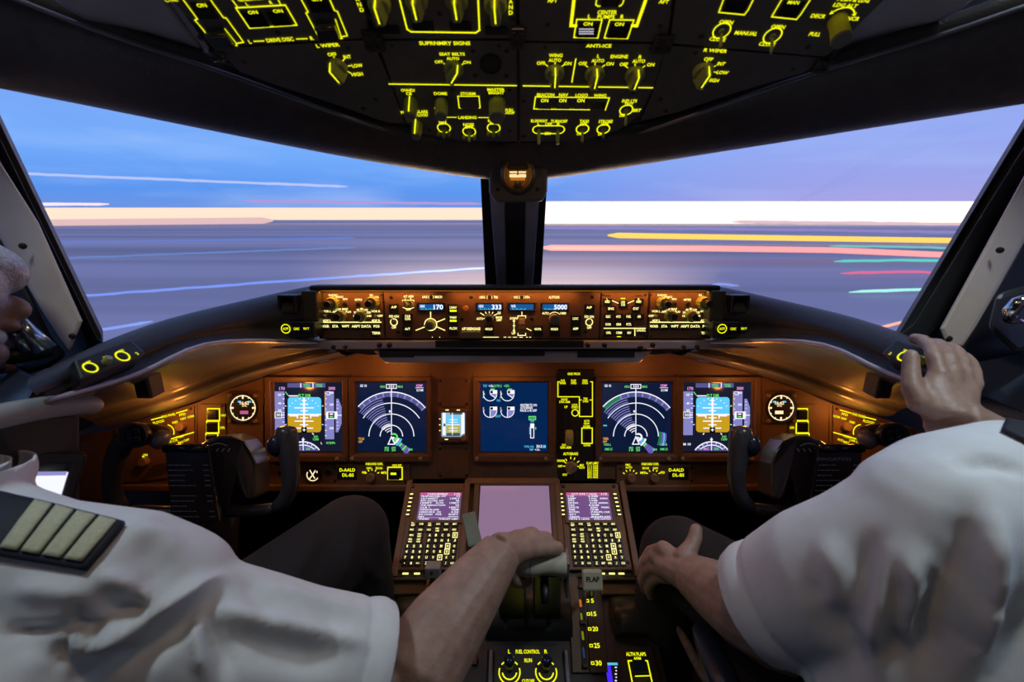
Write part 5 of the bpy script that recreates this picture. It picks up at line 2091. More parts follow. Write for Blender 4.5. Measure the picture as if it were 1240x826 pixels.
# --- left wiper panel
U = opanel(OLF, [(265, 58.5), (451, 47.6), (471, 96), (490, 148), (470, 149), (400, 124), (330, 101), (290, 86)], 390, 85, 'wiper_panel', 'overhead left wiper panel with one selector knob, below the drive disconnect switches')
m = MB()
for t, u, v, w in (('L WIPER', 397, 55, 29), ('OFF', 402, 66, 11), ('INT', 420.5, 69, 9.5), ('LOW', 432.5, 79.6, 13), ('HIGH', 432.5, 90, 14)):
    U.txt(m, t, u, v, 4.4, zo, w)
for a, b in (((404, 68.4), (405, 71)), ((417.5, 71), (414.4, 74.6)), ((421, 80), (425.5, 79.6)), ((421, 86.4), (425, 89))):
    U.ln(m, a, b, 1.2, zo)
U.part('legends', m, YG)
selector(U, 408.5, 79.5, 12, .022, 18, 'w')
for u, v in ((296, 75), (421, 57.5), (440, 131), (455, 120)):
    screw(U, u, v, 3.4)

# --- hydraulic panel, centre left upper
U = opanel(OF, [(426, -60), (622, -60), (625.4, 46.5), (456.5, 46.5)], 540, 10, 'hydraulic_panel', 'overhead hydraulic panel with four pump selector knobs in a row, top centre left')
m = MB()
U.pl(m, [(480, -14), (484, 0), (493, 35.5), (498, 38.6), (576, 39.8), (580.6, 36.6), (579, 0), (578, -14)], 2.0, zo)
for t, u, v in (('M', 430, -7), ('A', 432.4, -1), ('N', 435, 5.5), ('D', 438, 12)):
    U.txt(m, t, u, v, 5, zo, 5)
for t, v in (('M', -4), ('A', 2), ('N', 8.6), ('D', 15.4)):
    U.txt(m, t, 618.5, v, 5, zo, 5)
U.part('legends', m, YG)
for u, v in ((460, 3), (504.5, -2), (553, -2), (600, 3)):
    selector(U, u, v, 14, .024, 2, 'h')
for c in ((458, 29.5, 484, 39.5), (499.5, 24.5, 525.5, 35.5), (544.5, 24.5, 571, 35.5), (587.5, 31, 615, 40.5)):
    push(U, *c, .003, GLOSSB, 'fault_light')
for u, v in ((446.5, 20), (532.5, 16.5), (620, 22)):
    screw(U, u, v, 4)

# --- seat belt and lighting panel
U = opanel(OF, [(457.5, 48.6), (625.4, 48.6), (626.6, 171), (560, 171), (508, 161), (492, 148), (474, 100)], 548, 108, 'sign_and_light_panel', 'overhead seat belt sign and landing light panel left of the centre seam')
m = MB()
for t, u, v, w in (('SUPRNMRY SIGNS', 538.5, 52.4, 62), ('SEAT BELTS', 547.4, 65.6, 31), ('AUTO', 548.4, 71, 15.4), ('OFF', 531.4, 75, 10), ('ON', 565.4, 75.6, 9), ('OVHD/', 494, 109.4, 17), ('CB', 495, 113.4, 7), ('DOME', 533.4, 113.4, 16), ('STORM', 566.6, 113.6, 18),
                   ('MASTER', 600.6, 108.6, 21), ('BRIGHT', 601, 112.4, 19), ('PNL', 490, 136.4, 9), ('GLARE', 511, 135.4, 14), ('FLOOD', 511, 139.4, 14), ('LANDING', 566, 142.4, 22), ('LEFT', 536, 146.4, 10), ('OFF', 536.4, 149.4, 9), ('NOSE', 567.4, 151, 13), ('OFF', 568, 154, 10), ('RIGHT', 597, 146.4, 12), ('OFF', 597.6, 149.4, 9), ('PUSH', 616.6, 133.4, 9), ('ON/OFF', 617, 136.6, 12)):
    U.txt(m, t, u, v, 3.6 if w < 40 else 4.6, zo, w)
U.ln(m, (470.6, 101.8), (626, 103.8), 1.6, zo)
U.ln(m, (530, 142), (553, 142.2), 1.1, zo)
U.ln(m, (579, 142.4), (592, 142.6), 1.1, zo)
for a, b in (((537, 76.6), (540, 78.6)), ((549, 73.4), (549, 76)), ((561.4, 77), (558.4, 79))):
    U.ln(m, a, b, 1.2, zo)
U.pl(m, [(559, 131.4), (556, 130.6), (554.4, 116.6), (580, 116.6), (581.4, 130.6), (577.6, 131.4)], 1.2, zo)
for u, v in ((537.6, 155), (568.2, 159.4), (597.8, 155)):
    U.ar(m, u, v, 7.6, 1.4, zo)
U.ln(m, (527, 130.4), (527, 131.4), 2, zo)
U.part('legends', m, YG)
selector(U, 549.4, 82, 12, .02, -32, 's')
q = MB()
x, y = U.p(594, 76.5)
k = U.k(594, 76)
q.lathe(x, y, [(13.5 * k, .001), (13 * k, .003), (12 * k, .0012), (.0001, .0011)], 30, cap=False)
U.part('speaker_grille', q, RUBBER, sharp=40)
for u, v in ((573, 61), (575.5, 90.5), (613, 91), (613.5, 61)):
    round_knob(U, u, v, 3.2, .0015, RUBBER, None, 'plug', .9)
round_knob(U, 498, 122.5, 8.6, .026, KNOB, KNOBG, 'dimmer_knob', .9, 10, .7)
round_knob(U, 505, 150, 7.2, .022, KNOB, KNOBG, 'dimmer_knob', .85, 10, .7)
round_knob(U, 535, 123.5, 8.2, .024, KNOB, KNOBG, 'dimmer_knob', .92, 10, .85)
round_knob(U, 602, 123.5, 10.6, .026, KNOB, KNOBG, 'dimmer_knob', .92, 12, .85)
m = MB()
for u, v in ((498, 122.5), (505, 150)):
    x, y = U.p(u, v)
    k = U.k(u, v, 1)
    m.box(x - .7 * k, x + .7 * k, y + 7.4 * k, y + 9 * k, .001, .026)
U.part('pointer_line', m, YG)
push(U, 557, 118, 579.4, 130, .003, GLOSSB)
for u, v in ((537.6, 155), (568.2, 159.4), (597.8, 155)):
    toggle(U, u, v, .016, -10, 2.2)
    for du in (-6.4, 0, 6.4):
        q = MB()
        x, y = U.p(u + du, v + 4)
        q.lathe(x, y, [(.0025, .001), (.003, .006), (.0022, .008)], 10)
        U.part('guard_post', q, KNOB, sharp=50)
for u, v in ((477, 108), (548, 108.5), (617, 108.5), (474.5, 55), (604, 55), (520, 157), (617, 158)):
    screw(U, u, v, 3)

# --- fuel pump panel
U = opanel(OF, [(628.6, -60), (822, -60), (808, 50.6), (629.4, 49.2)], 725, 15, 'fuel_pump_controls', 'overhead fuel panel with two lettered centre pump buttons, top centre right')
m = MB()
for t, u, v, w in (('AFT', 669, 0.6, 12), ('AFT', 804, 2, 12), ('L', 713.6, 20, None), ('CENTER', 735.4, 15, 23.6), ('PUMPS', 734, 20.4, 21), ('R', 753.4, 20.4, None)):
    U.txt(m, t, u, v, 4.8, zo, w)
U.pl(m, [(697.5, -20), (695, 0), (691.4, 31), (697, 31.4)], 4, zo)
U.pl(m, [(788, -20), (782, 0), (771, 31.4), (766, 31)], 4, zo)
U.pl(m, [(698.4, 23.6), (729, 24), (724, 46), (695, 45.4), (698.4, 23.6)], 1.5, zo)
U.pl(m, [(738.4, 24), (767.6, 24.4), (760, 46.8), (731.8, 46), (738.4, 24)], 1.5, zo)
U.pl(m, [(724, -8), (721.4, 5.6), (723.6, 7.4), (726.4, 7.6)], 1.4, zo)
U.pl(m, [(758, -8), (754, 4.4), (752, 6.6), (750, 7.4)], 1.4, zo)
U.part('legends', m, YG)
m = MB()
obutton(U, [(698.8, 24.2), (728.6, 24.6), (723.6, 45.4), (695.6, 45)], 'ON', 712, 29, 11, m)
obutton(U, [(738.8, 24.6), (767, 25), (759.6, 46.2), (732.4, 45.6)], 'ON', 750, 29.4, 11, m)
obutton(U, [(727, -6), (754, -6), (750, 7), (726, 7)], None, 0, 0, 0, m)
U.part('button_legends', m, YG)
m = MB()
for v in (34.6, 37.6, 40.2):
    U.rc(m, 701, v, 719, v + 1.4, .0036)
U.part('press_light', m, emis('pressure_light', srgb(205, 195, 215), .9))
for u, v in ((663, 29.5), (799, 31)):
    screw(U, u, v, 3.6)

# --- anti-ice and exterior light panel
U = opanel(OF, [(629.4, 51), (807.4, 52.8), (792, 105), (775, 139), (748, 158), (700, 171), (629.6, 171)], 715, 105, 'anti_ice_panel', 'overhead anti-ice panel with three knobs above the exterior light switches, right of the centre seam')
m = MB()
for t, u, v, w in (('ANTI-ICE', 725, 55.6, 31), ('WING', 673, 67.2, 16.6), ('AUTO', 672, 73, 15.4), ('OFF', 655, 76.6, 10), ('ON', 687.6, 77, 9), ('L', 724.6, 68, None), ('AUTO', 724, 73.6, 15.4), ('ENGINE', 750, 68.6, 21), ('R', 775.4, 69, None), ('AUTO', 773.6, 74.2, 15.4), ('OFF', 705.6, 77, 10), ('ON', 738.6, 77.4, 9), ('OFF', 755.4, 78, 10), ('ON', 788, 78.4, 9),
                   ('BEACON', 660.6, 115, 21), ('NAV', 682.4, 115, 11), ('LOGO', 704.4, 115.4, 15), ('WING', 726.6, 115.8, 15), ('IND LTS', 762.4, 122.4, 18), ('TEST', 761.4, 126.4, 11), ('BRT', 771.6, 133.8, 9), ('DIM', 753.4, 139.8, 6), ('RUNWAY', 653, 146.6, 20), ('TURNOFF', 677, 147, 20), ('L', 652.4, 150, None), ('OFF', 664.4, 150.4, 8.4), ('R', 676.4, 150.4, None), ('ON', 663, 161.8, 7.4), ('TAXI', 707.4, 147, 11), ('OFF', 706.4, 150.6, 8.4), ('ON', 701, 162, 5), ('STROBE', 733.4, 147.2, 17), ('OFF', 732.4, 150.6, 8.4), ('ON', 727, 162.4, 6)):
    U.txt(m, t, u, v, 3.8 if v > 100 else 4.2, zo, w)
U.ln(m, (697.4, 71), (692.4, 100), 1.5, zo)
U.ln(m, (633, 104), (791, 106.4), 1.6, zo)
for cu, cv in ((671.6, 87), (720, 88), (768.4, 89)):
    for a, b in (((-12.4, -10), (-8, -6.6)), ((.6, -12), (.6, -9)), ((13, -9.6), (8.4, -6.2))):
        U.ln(m, (cu + a[0], cv + a[1]), (cu + b[0], cv + b[1]), 1.2, zo)
U.pl(m, [(714, 133), (646.4, 132), (648.4, 117.4), (738, 118.6), (733, 133.4)], 1.3, zo)
U.ar(m, 758.4, 133.4, 7.6, 1.5, zo)
U.ar(m, 705.4, 156.4, 7.4, 1.5, zo)
U.ar(m, 730.6, 156.4, 7.4, 1.5, zo)
x0, y0_ = U.p(651.6, 156)
x1, _ = U.p(677, 156)
k = U.k(664, 156)
r = 6.4 * k
m.arc(x0, y0_, r, 1.4 * k, zo, 90, 270, 14)
m.arc(x1, y0_, r, 1.4 * k, zo, -90, 90, 14)
m.line((x0, y0_ + r), (x1, y0_ + r), 1.4 * k, zo)
m.line((x0, y0_ - r), (x1, y0_ - r), 1.4 * k, zo)
U.part('legends', m, YG)
for u, v, rot in ((671.6, 87, 2), (720, 88, -2), (768.4, 89, -5)):
    selector(U, u, v, 12, .02, rot, 'a')
m = MB()
for i, u in enumerate((660, 682, 704, 725.4)):
    obutton(U, [(u - 9.5, 119), (u + 10, 119.4), (u + 8.4, 131.4), (u - 10, 131)], 'ON' if i < 3 else None, u - .6, 121.8, 9, m)
U.part('button_legends', m, YG)
m = MB()
U.rc(m, 716.6, 120.6, 733.6, 123.6, .0036)
U.part('dim_legend', m, mat('dim_green_legend', (.10, .13, .03), .5))
toggle(U, 758.4, 133.4, .02, -30, 2.0)
toggle(U, 705.4, 156.4, .018, -25, 2.0)
toggle(U, 730.6, 156.4, .013, -20, 2.0)
for u in (652.6, 675.4):
    q = MB()
    x, y = U.p(u, 156)
    k = U.k(u, 156)
    q.tube([(x, y, 0), (x, y - .004, .009), (x, y - .008, .021)], [(.0022, .0022), (.0042, .0028), (.003, .0024)], 10)
    U.part('paddle_switch', q, KNOB, sharp=50)
for u, v in ((660, 57), (787, 58.5), (652, 108), (767, 112), (634, 122), (634, 165)):
    screw(U, u, v, 3)

# --- pressurisation panel, right
U = opanel(ORF, [(811, 52), (826, -60), (1125, -60), (1070, 0), (1000, 68.5)], 930, 25, 'pressurization_panel', 'overhead pressurisation panel with two valve toggles and a yellow landing altitude knob, upper right')
m = MB()
for t, u, v, w in (('OPEN', 879.6, 27, 17), ('CLOSE', 869, 47.6, 20), ('OPEN', 942.4, 32.6, 17), ('CLOSE', 929, 53.6, 20), ('MANUAL', 903.6, 40.4, 28), ('LDG ALT', 1024, 6.6, 30), ('DECR', 991, 19.6, 18), ('INCR', 1032.6, 22.6, 17), ('PULL', 987, 41.6, 14)):
    U.txt(m, t, u, v, 4.8, zo, w)
U.txt(m, 'PUSH & LDG', 1034, 0, 4.6, zo, 40)
U.pl(m, [(880, -12), (876, 0), (870.4, 15), (901.4, 18), (906, 12), (912, 0), (917, -10)], 1.5, zo)
U.pl(m, [(953, -12), (946.4, 0), (934.4, 20.4), (964.6, 23.6), (970, 17), (981, 0), (988, -10)], 1.5, zo)
U.ar(m, 874, 37.4, 9.8, 1.6, zo)
U.ar(m, 935.6, 43.4, 9.8, 1.6, zo)
x, y = U.p(1014, 24)
k = U.k(1014, 24)
m.arc(x, y, 16.5 * k, 1.5 * k, zo, 40, 140, 14)
for a in (38, 142):
    sg = 1 if a > 90 else -1
    c = Vector((x + 16.5 * k * math.cos(R(a)), y + 16.5 * k * math.sin(R(a))))
    t_ = Vector((-math.sin(R(a)), math.cos(R(a)))) * sg
    n_ = Vector((math.cos(R(a)), math.sin(R(a))))
    m.poly([tuple(c + t_ * 4 * k), tuple(c + n_ * 2.6 * k), tuple(c - n_ * 2.6 * k)], zo)
U.part('legends', m, YG)
m = MB()
obutton(U, [(878, -4), (912, -3), (901, 16), (872, 13.6)], None, 0, 0, 0, m)
obutton(U, [(948, -2), (979, 0), (964, 21.6), (936.6, 19)], 'MAN', 961, 3, 14, m)
U.part('button_legends', m, YG)
toggle(U, 874, 37.4, .019, -20, 2.4)
toggle(U, 935.6, 43.4, .019, -20, 2.4)
q = MB()
r = U.k(1014, 24, 11.6)
q.lathe(0, 0, [(r * .92, 0), (r * .86, .012), (r * .95, .024), (r * .98, .028), (r * .8, .029)], 28)
o = U.at(q, 'altitude_knob', mat('yellow_lit_knob', (.50, .52, .05), .4, 0, .08, 60), 1014, 24)
q = MB()
q.lathe(0, 0, [(r * .94, .028), (r * .9, .031)], 26)
q.box(-r * .1, r * .1, -r * .5, r * .5, .031, .0316)
q.build('knob_cap', KNOBG, o, 0, 0, 35)
for u, v in ((849, 44), (979, 56), (1013, 60)):
    screw(U, u, v, 4)

# --- right wiper panel
U = opanel(ORF, [(807, 54.4), (997, 70), (975, 87), (890, 112), (820, 136), (776, 146), (793, 104)], 880, 90, 'wiper_panel', 'overhead right wiper panel with one selector knob, below the two valve toggles')
m = MB()
for t, u, v, w in (('R WIPER', 866.6, 61.4, 29), ('OFF', 858, 71.8, 11), ('INT', 873.4, 77.4, 9.5), ('LOW', 875, 88, 14), ('HIGH', 863.6, 97.4, 14)):
    U.txt(m, t, u, v, 4.4, zo, w)
for a, b in (((856.4, 74), (855, 77)), ((867, 79.6), (861.6, 82)), ((868, 87.6), (862, 87))):
    U.ln(m, a, b, 1.2, zo)
U.part('legends', m, YG)
selector(U, 851, 85, 12.5, .022, -8, 'w2')
for u, v in ((842, 63.5), (960, 84), (800, 120), (806, 134)):
    screw(U, u, v, 3.4)

# --- latches between the panels
for i, (fr, u, v, w_, h_, lab) in enumerate(((OF, 452, 47, 24, 26, 'black screw latch left of the supernumerary signs lettering'), (OF, 627, 44, 18, 26, 'black screw latch on the centre seam of the overhead panel'), (OF, 802, 52, 24, 22, 'black screw latch between the anti-ice and right wiper panels'),
                                             (OLF, 264, 64, 16, 14, 'black screw latch at the outer corner of the left wiper panel'), (ORF, 994, 78, 18, 16, 'black screw latch at the outer corner of the right wiper panel'))):
    U = Unit(fr, u, v, 'panel_latch', lab, 'latch', 'overhead panel latches')
    q = MB()
    q.box(*U.rect(u - w_ / 2, v - h_ / 2, u + w_ / 2, v + h_ / 2), -.004, .006)
    U.part('block', q, BLACK, .002)
    for du in (-w_ / 4, w_ / 4):
        for dv in (-h_ / 4, h_ / 4):
            screw(U, u + du, v + dv, 3.4, .006)
# ================================================================ centre control stand
st = empty('control_stand', Vector((0, SF.o.y, 0)))
tag(st, 'brown and black centre control stand running aft between the pilots', 'control stand')


def stpart(name, mb, m, bevel=.003, M=None):
    o = mb.build(name, m, st, bevel)
    o.matrix_parent_inverse = st.matrix_world.inverted()
    if M is not None:
        o.matrix_world = M
    return o


xs0, xs1 = -.262, .272
yt = SF.loc(622, 582)[1]
yb = SF.loc(622, 699)[1]
s0, s1 = SF.pt(0, yt), SF.pt(0, yb)
e1 = QF.pt(0, QF.loc(622, 960)[1])
prof = [(s0.y, s0.z), (s1.y, s1.z), (e1.y, e1.z), (e1.y, .02), (s0.y + .02, .02)]
off = .012
q = MB()
pr = [(y, z - off) for y, z in prof[:3]] + prof[3:]
n = len(pr)
q.add([(xs0, y, z) for y, z in pr] + [(xs1, y, z) for y, z in pr], [tuple(range(n))[::-1], tuple(range(n, 2 * n))] + [(i, (i + 1) % n, n + (i + 1) % n, n + i) for i in range(n)])
stpart('body', q, mat('stand_dark_paint', (.035, .028, .022), .5), .006)
# brown frame rails of the sloping top
q = MB()
for a, b in ((xs0, xs0 + .014), (xs1 - .014, xs1)):
    q2 = MB()
    q2.box(a, b, yb, yt, -.012, .006)
    stpart('side_rail', q2, BROWN, .002, SF.M)
for u in (566, 674.5):
    x = SF.loc(u, 590)[0]
    q2 = MB()
    q2.box(x - .007, x + .007, yb + .03, yt, -.012, .008)
    stpart('frame_rail', q2, BROWN, .002, SF.M)
q = MB()
x0 = SF.loc(566, 580)[0]
x1 = SF.loc(676, 580)[0]
q.box(x0, x1, yt - .012, yt + .004, -.012, .008)
stpart('cross_rail', q, BROWN, .002, SF.M)
q = MB()
q.box(xs0, xs1, -.40, QF.loc(622, 702)[1], -.012, -.001)
stpart('aft_deck', q, mat('stand_black_deck', (.014, .013, .011), .45), .002, QF.M)

# ---- lower display
U = Unit(SF, 623, 615, 'display_unit', 'blank lower display with its lilac reflection given as a glow, ahead of the thrust levers', 'display')
q = MB()
x0, x1, y0, y1 = U.rect(578, 583, 670, 668)
xs = U.p(583, 587)[0], U.p(664, 587)[0]
q.frame(U.p(575, 583)[0], U.p(671, 583)[0], y0, y1, .012, -.01, .006)
U.part('bezel', q, BEZEL, .002)
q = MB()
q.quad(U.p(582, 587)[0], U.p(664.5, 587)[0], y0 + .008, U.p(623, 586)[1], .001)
U.part('screen', q, emis('reflection_glow_screen', srgb(150, 120, 152), .85, True))  # light reflected by the blank screen, put in as an even emission


# ---- control display units
def cdu(side, label):
    sx = -1 if side == 'left' else 1
    U = Unit(SF, 525 if sx < 0 else 717, 640, 'control_display_unit', label, 'keypad display')
    if sx < 0:
        x0, x1 = U.p(497, 588)[0], U.p(566, 588)[0]
    else:
        x0, x1 = U.p(678, 588)[0], U.p(748, 588)[0]
    y1, y0 = U.p(525 if sx < 0 else 717, 586)[1], U.p(525 if sx < 0 else 717, 691)[1]
    q = MB()
    q.box(x0, x1, y0, y1, -.012, .004)
    U.part('faceplate', q, BROWN, .002)
    lo = (507, 597.6, 558, 632) if sx < 0 else (686.4, 597.6, 739, 632)
    X0, X1, Y0, Y1 = U.rect(*lo)
    q = MB()
    q.frame(X0 - .007, X1 + .007, Y0 - .006, Y1 + .008, .007, .004, .009)
    bz = U.part('screen_frame', q, BEZEL, .001)
    q = MB()
    q.quad(X0, X1, Y0, Y1, .005)
    U.part('screen', q, LCDP, parent=bz)
    q = MB()
    H = (Y1 - Y0) / 12.5
    Wd = X1 - X0
    q.quad(X0, X1, Y1 - 1.7 * H, Y1, .0052, 1)
    rows = [('TAKEOFF REF', 'ETA', '1/2'), ('FLAP/ACCEL HT', '', 'V1'), ('15/1000FT', '', '135KT'), ('E/O ACCEL HT', '', 'VR'), ('1000FT', 'D-TO', '138KT'), ('THR REDUCTION', '', 'V2'), ('CLB 1', '', '143KT'), ('WIND/SLOPE', '', 'TRIM'), ('H00/U0.0', 'CG', '4.50'), ('RW COND', 'POS', 'SHIFT'), ('DRY', '', '-----')] if sx < 0 else \
           [('ACT RTE 1 LEGS', '', '1/2'), ('118', '4.1NM', ''), ('KEMP', '170/', '5000'), ('093', '11NM', ''), ('DF45A', '210/', '6000A'), ('102', '8.2NM', ''), ('DF51B', '250/', '7000'), ('088', '15NM', ''), ('ROTEN', '.745/', 'FL120'), ('071', '22NM', ''), ('OBAXA', '.842/', 'FL220')]
    for i, (a, b, c) in enumerate(rows):
        yy = Y1 - (i + .75) * H
        h = H * .72
        for t, fx in ((a, 0), (b, 1), (c, 2)):
            if not t:
                continue
            w = min(len(t) * Wd / 22, Wd * .6)
            cx = X0 + Wd * .04 + w / 2 if fx == 0 else ((X0 + X1) / 2 + (Wd * .12 if sx > 0 else 0) if fx == 1 else X1 - Wd * .04 - w / 2)
            if i == 0 and fx == 0:
                cx = X0 + Wd * .42
            q.text(t, cx, yy, h, .0056, w)
    yy = Y1 - 11.7 * H
    q.quad(X0 + Wd * .02, X1 - Wd * .02, yy + H * .55, yy + H * .62, .0056)
    for t, cx in (('<INDEX', X0 + Wd * .17), ('THRUST LIM>', X1 - Wd * .26)) if sx < 0 else (('<RTE 2 LEGS', X0 + Wd * .25), ('RTE DATA>', X1 - Wd * .22)):
        q.text(t, cx, yy, H * .7, .0056, len(t) * Wd / 24)
    U.part('screen_text', q, [EW, LCDR], parent=bz)
    m = MB()
    # line select keys
    for i in range(6):
        t = i / 5
        v = 600 + 24.6 * t
        for ua, ub in (((499, 494.2), (565, 562.6)) if sx < 0 else ((679, 681.8), (744, 749.6))):
            u = ua + (ub - ua) * t
            o = shared('lsk', 'line_select_key', lambda: MB().box(-.005, .005, -.0028, .0028, 0, .003), BLACK, U.e, .0006)
            x, y = U.p(u, v)
            o.matrix_local = Matrix.Translation((x, y, .004))
            k = U.k(u, v)
            m.quad(x - 1.9 * k, x + 1.9 * k, y - .8 * k, y + .8 * k, .0074)
    # keys
    if sx < 0:
        L = {1: [(501, 551, 6)], 2: [(499.5, 550.5, 6)], 3: [(499, 508.5, 2), (521, 551.5, 5)], 4: [(497.5, 507.5, 2), (520, 551, 5)], 5: [(494, 510, 3), (519, 550.5, 5)], 6: [(493, 509, 3), (518, 549.5, 5)], 7: [(491.5, 508, 3), (517, 549, 5)], 8: [(490.5, 506.5, 3), (516.5, 548, 5)]}
    else:
        L = {1: [(693, 742, 6)], 2: [(694, 744, 6)], 3: [(694.5, 704.5, 2), (716.5, 747.5, 5)], 4: [(695, 705, 2), (717.5, 748.5, 5)], 5: [(694.5, 710, 3), (718.5, 750, 5)], 6: [(695.5, 711, 3), (719.5, 751, 5)], 7: [(696, 712, 3), (720.5, 752.5, 5)], 8: [(697, 713, 3), (722, 754, 5)]}
    V_ = {1: 636.4, 2: 643.2, 3: 649.8, 4: 656.2, 5: 663, 6: 669.6, 7: 676.6, 8: 683.6}
    T_ = {1: ['INIT REF', 'RTE', 'DEP ARR', 'ALTN', 'VNAV', 'BRT'], 2: ['FIX', 'LEGS', 'HOLD', 'FMC COMM', 'PROG', 'EXEC'], 3: ['MENU', 'NAV RAD', 'A', 'B', 'C', 'D', 'E'], 4: ['PREV PAGE', 'NEXT PAGE', 'F', 'G', 'H', 'I', 'J'],
          5: ['1', '2', '3', 'K', 'L', 'M', 'N', 'O'], 6: ['4', '5', '6', 'P', 'Q', 'R', 'S', 'T'], 7: ['7', '8', '9', 'U', 'V', 'W', 'X', 'Y'], 8: ['.', '0', '+/-', 'Z', 'SP', 'DEL', '/', 'CLR']}
    for r in L:
        us = []
        for a, b, n in L[r]:
            us += [a + (b - a) * i / (n - 1) for i in range(n)]
        for u, t in zip(us, T_[r]):
            v = V_[r]
            x, y = U.p(u, v)
            k = U.k(u, v)
            wide = r <= 2 or (r in (3, 4) and u in us[:2])
            if wide:
                o = shared('cdukeyw', 'function_key', lambda: MB().box(-.0078, .0078, -.0052, .0052, 0, .004), BLACK, U.e, .001)
            else:
                o = shared('cdukey', 'key', lambda: MB().box(-.0060, .0060, -.0056, .0056, 0, .004), BLACK, U.e, .001)
            o.matrix_local = Matrix.Translation((x, y, .004))
            ws = t.split(' ')
            lit = t in ('PREV PAGE', 'NEXT PAGE', 'E', 'N', 'S', 'W')
            if lit and len(t) == 1:
                for a, b in ((-1, -1), (-1, 1), (1, -1), (1, 1)):
                    m.pline([(x + a * 2.6 * k, y + b * .4 * k), (x + a * 2.6 * k, y + b * 2.9 * k), (x + a * .4 * k, y + b * 2.9 * k)], .8 * k, .0084)
                m.text(t, x, y, 3.0 * k, .0086, 2.2 * k)
            elif len(ws) == 2:
                for i, w in enumerate(ws):
                    m.text(w, x, y + (1.4 - 2.8 * i) * k, 2.1 * k, .0086, 4.2 * k)
            else:
                m.text(t, x, y, 3.0 * k if len(t) < 2 else 2.1 * k, .0086, (2.4 if len(t) < 2 else 4.6) * k if t not in 'I1./' else 1.2 * k)
    U.part('key_legends', m, YW if sx > 0 else YW)
    for u, v in (((500.5, 590), (563, 590), (486, 680), (556, 686)) if sx < 0 else ((682, 590), (743, 590), (688, 686), (760, 682))):
        screw(U, u, v, 2.2, .004)
    # row of annunciators under the keys
    m = MB()
    for u in ((491, 505) if sx < 0 else (729, 741, 752.5)):
        U.rc(m, u - 3.6, 693.6, u + 3.6, 695.8, .002)
    U.part('annunciators', m, YW)


cdu('left', 'left keypad display with takeoff page, left of the blank lower display')
cdu('right', 'right keypad display with route legs page, right of the blank lower display')

# ---- quadrant units
DARKP = mat('quadrant_black', (.012, .012, .011), .4)
U = Unit(QF, 640, 740, 'thrust_quadrant', 'black domed quadrant housing under the thrust levers', 'lever quadrant')
q = MB()
x0, x1 = U.p(590, 740)[0], U.p(690, 740)[0]
ya, yb_ = U.p(640, 706)[1], U.p(640, 776)[1]
rows = []
for i in range(13):
    t = i / 12
    y = ya + (yb_ - ya) * t
    h = .035 * math.sin(math.pi * min(1, .08 + t * .92)) ** .6
    rows.append([(x0, y, -.004), (x0, y, h), (x1, y, h), (x1, y, -.004)])
q.grid(rows, 0, True)
U.part('housing', q, DARKP, .002, sharp=40)
q = MB()
for u in (612, 636.5, 662):
    x = U.p(u, 740)[0]
    rr = [[(x - .004, r[1][1], r[1][2] + .0006), (x + .004, r[1][1], r[1][2] + .0006)] for r in rows[1:-1]]
    q2 = MB()
    q2.grid(rr, 0, True)
    U.part('lever_slot', q2, RUBBER)

# thrust levers
for u, lab, hid in ((663.5, 'right thrust lever with pale curved handle beside the captain\'s hand', 0), (619, 'left thrust lever with pale curved handle under the captain\'s hand', 1)):
    hp = W(u, 684, .70)
    base = QF.hit(u - (2 if not hid else -2), 742, -.01)
    t = empty('thrust_lever', base)
    tag(t, lab, 'lever')
    inv = t.matrix_world.inverted()
    q = MB()
    a, b = hp + Vector((0, .012, -.012)), base
    rows = []
    for k in range(5):
        p = a.lerp(b, k / 4)
        w = .022 + .004 * k / 4
        rows.append([p + Vector((-w, -.024, 0)), p + Vector((w, -.024, 0)), p + Vector((w, .024, 0)), p + Vector((-w, .024, 0))])
    q.grid(rows, 0, False, True)
    q.add(rows[0], [(0, 1, 2, 3)])
    o = q.build('lever_body', mat('lever_black', (.012, .012, .013), .35), t, .004)
    o.matrix_parent_inverse = inv
    q = MB()
    n = 11
    P, rad = [], []
    hw = .0275
    for i in range(n):
        s = -1 + 2 * i / (n - 1)
        P.append(hp + Vector((s * hw, 0, 0)))
        rad.append((.0155 + .004 * s * s) * (1 if abs(s) < .99 else .93))
    q.tube(P, [(r * .95, r * 1.0) for r in rad], 24)
    o = q.build('handle', HANDLE, t, 0, 0, 50)
    o.matrix_parent_inverse = inv
    if not hid:
        q = MB()
        q.box(hp.x + hw, hp.x + hw + .004, hp.y - .014, hp.y + .02, hp.z - .05, hp.z + .014)
        o = q.build('side_plate', GREYM, t, .001)
        o.matrix_parent_inverse = inv
        q = MB()
        q.tube([hp + Vector((-.005, .012, -.03)), hp + Vector((-.005, -.018, -.035)), hp + Vector((-.005, -.03, -.045))], [.006, .007, .006], 12)
        o = q.build('reverse_lever', BLACK, t)
        o.matrix_parent_inverse = inv
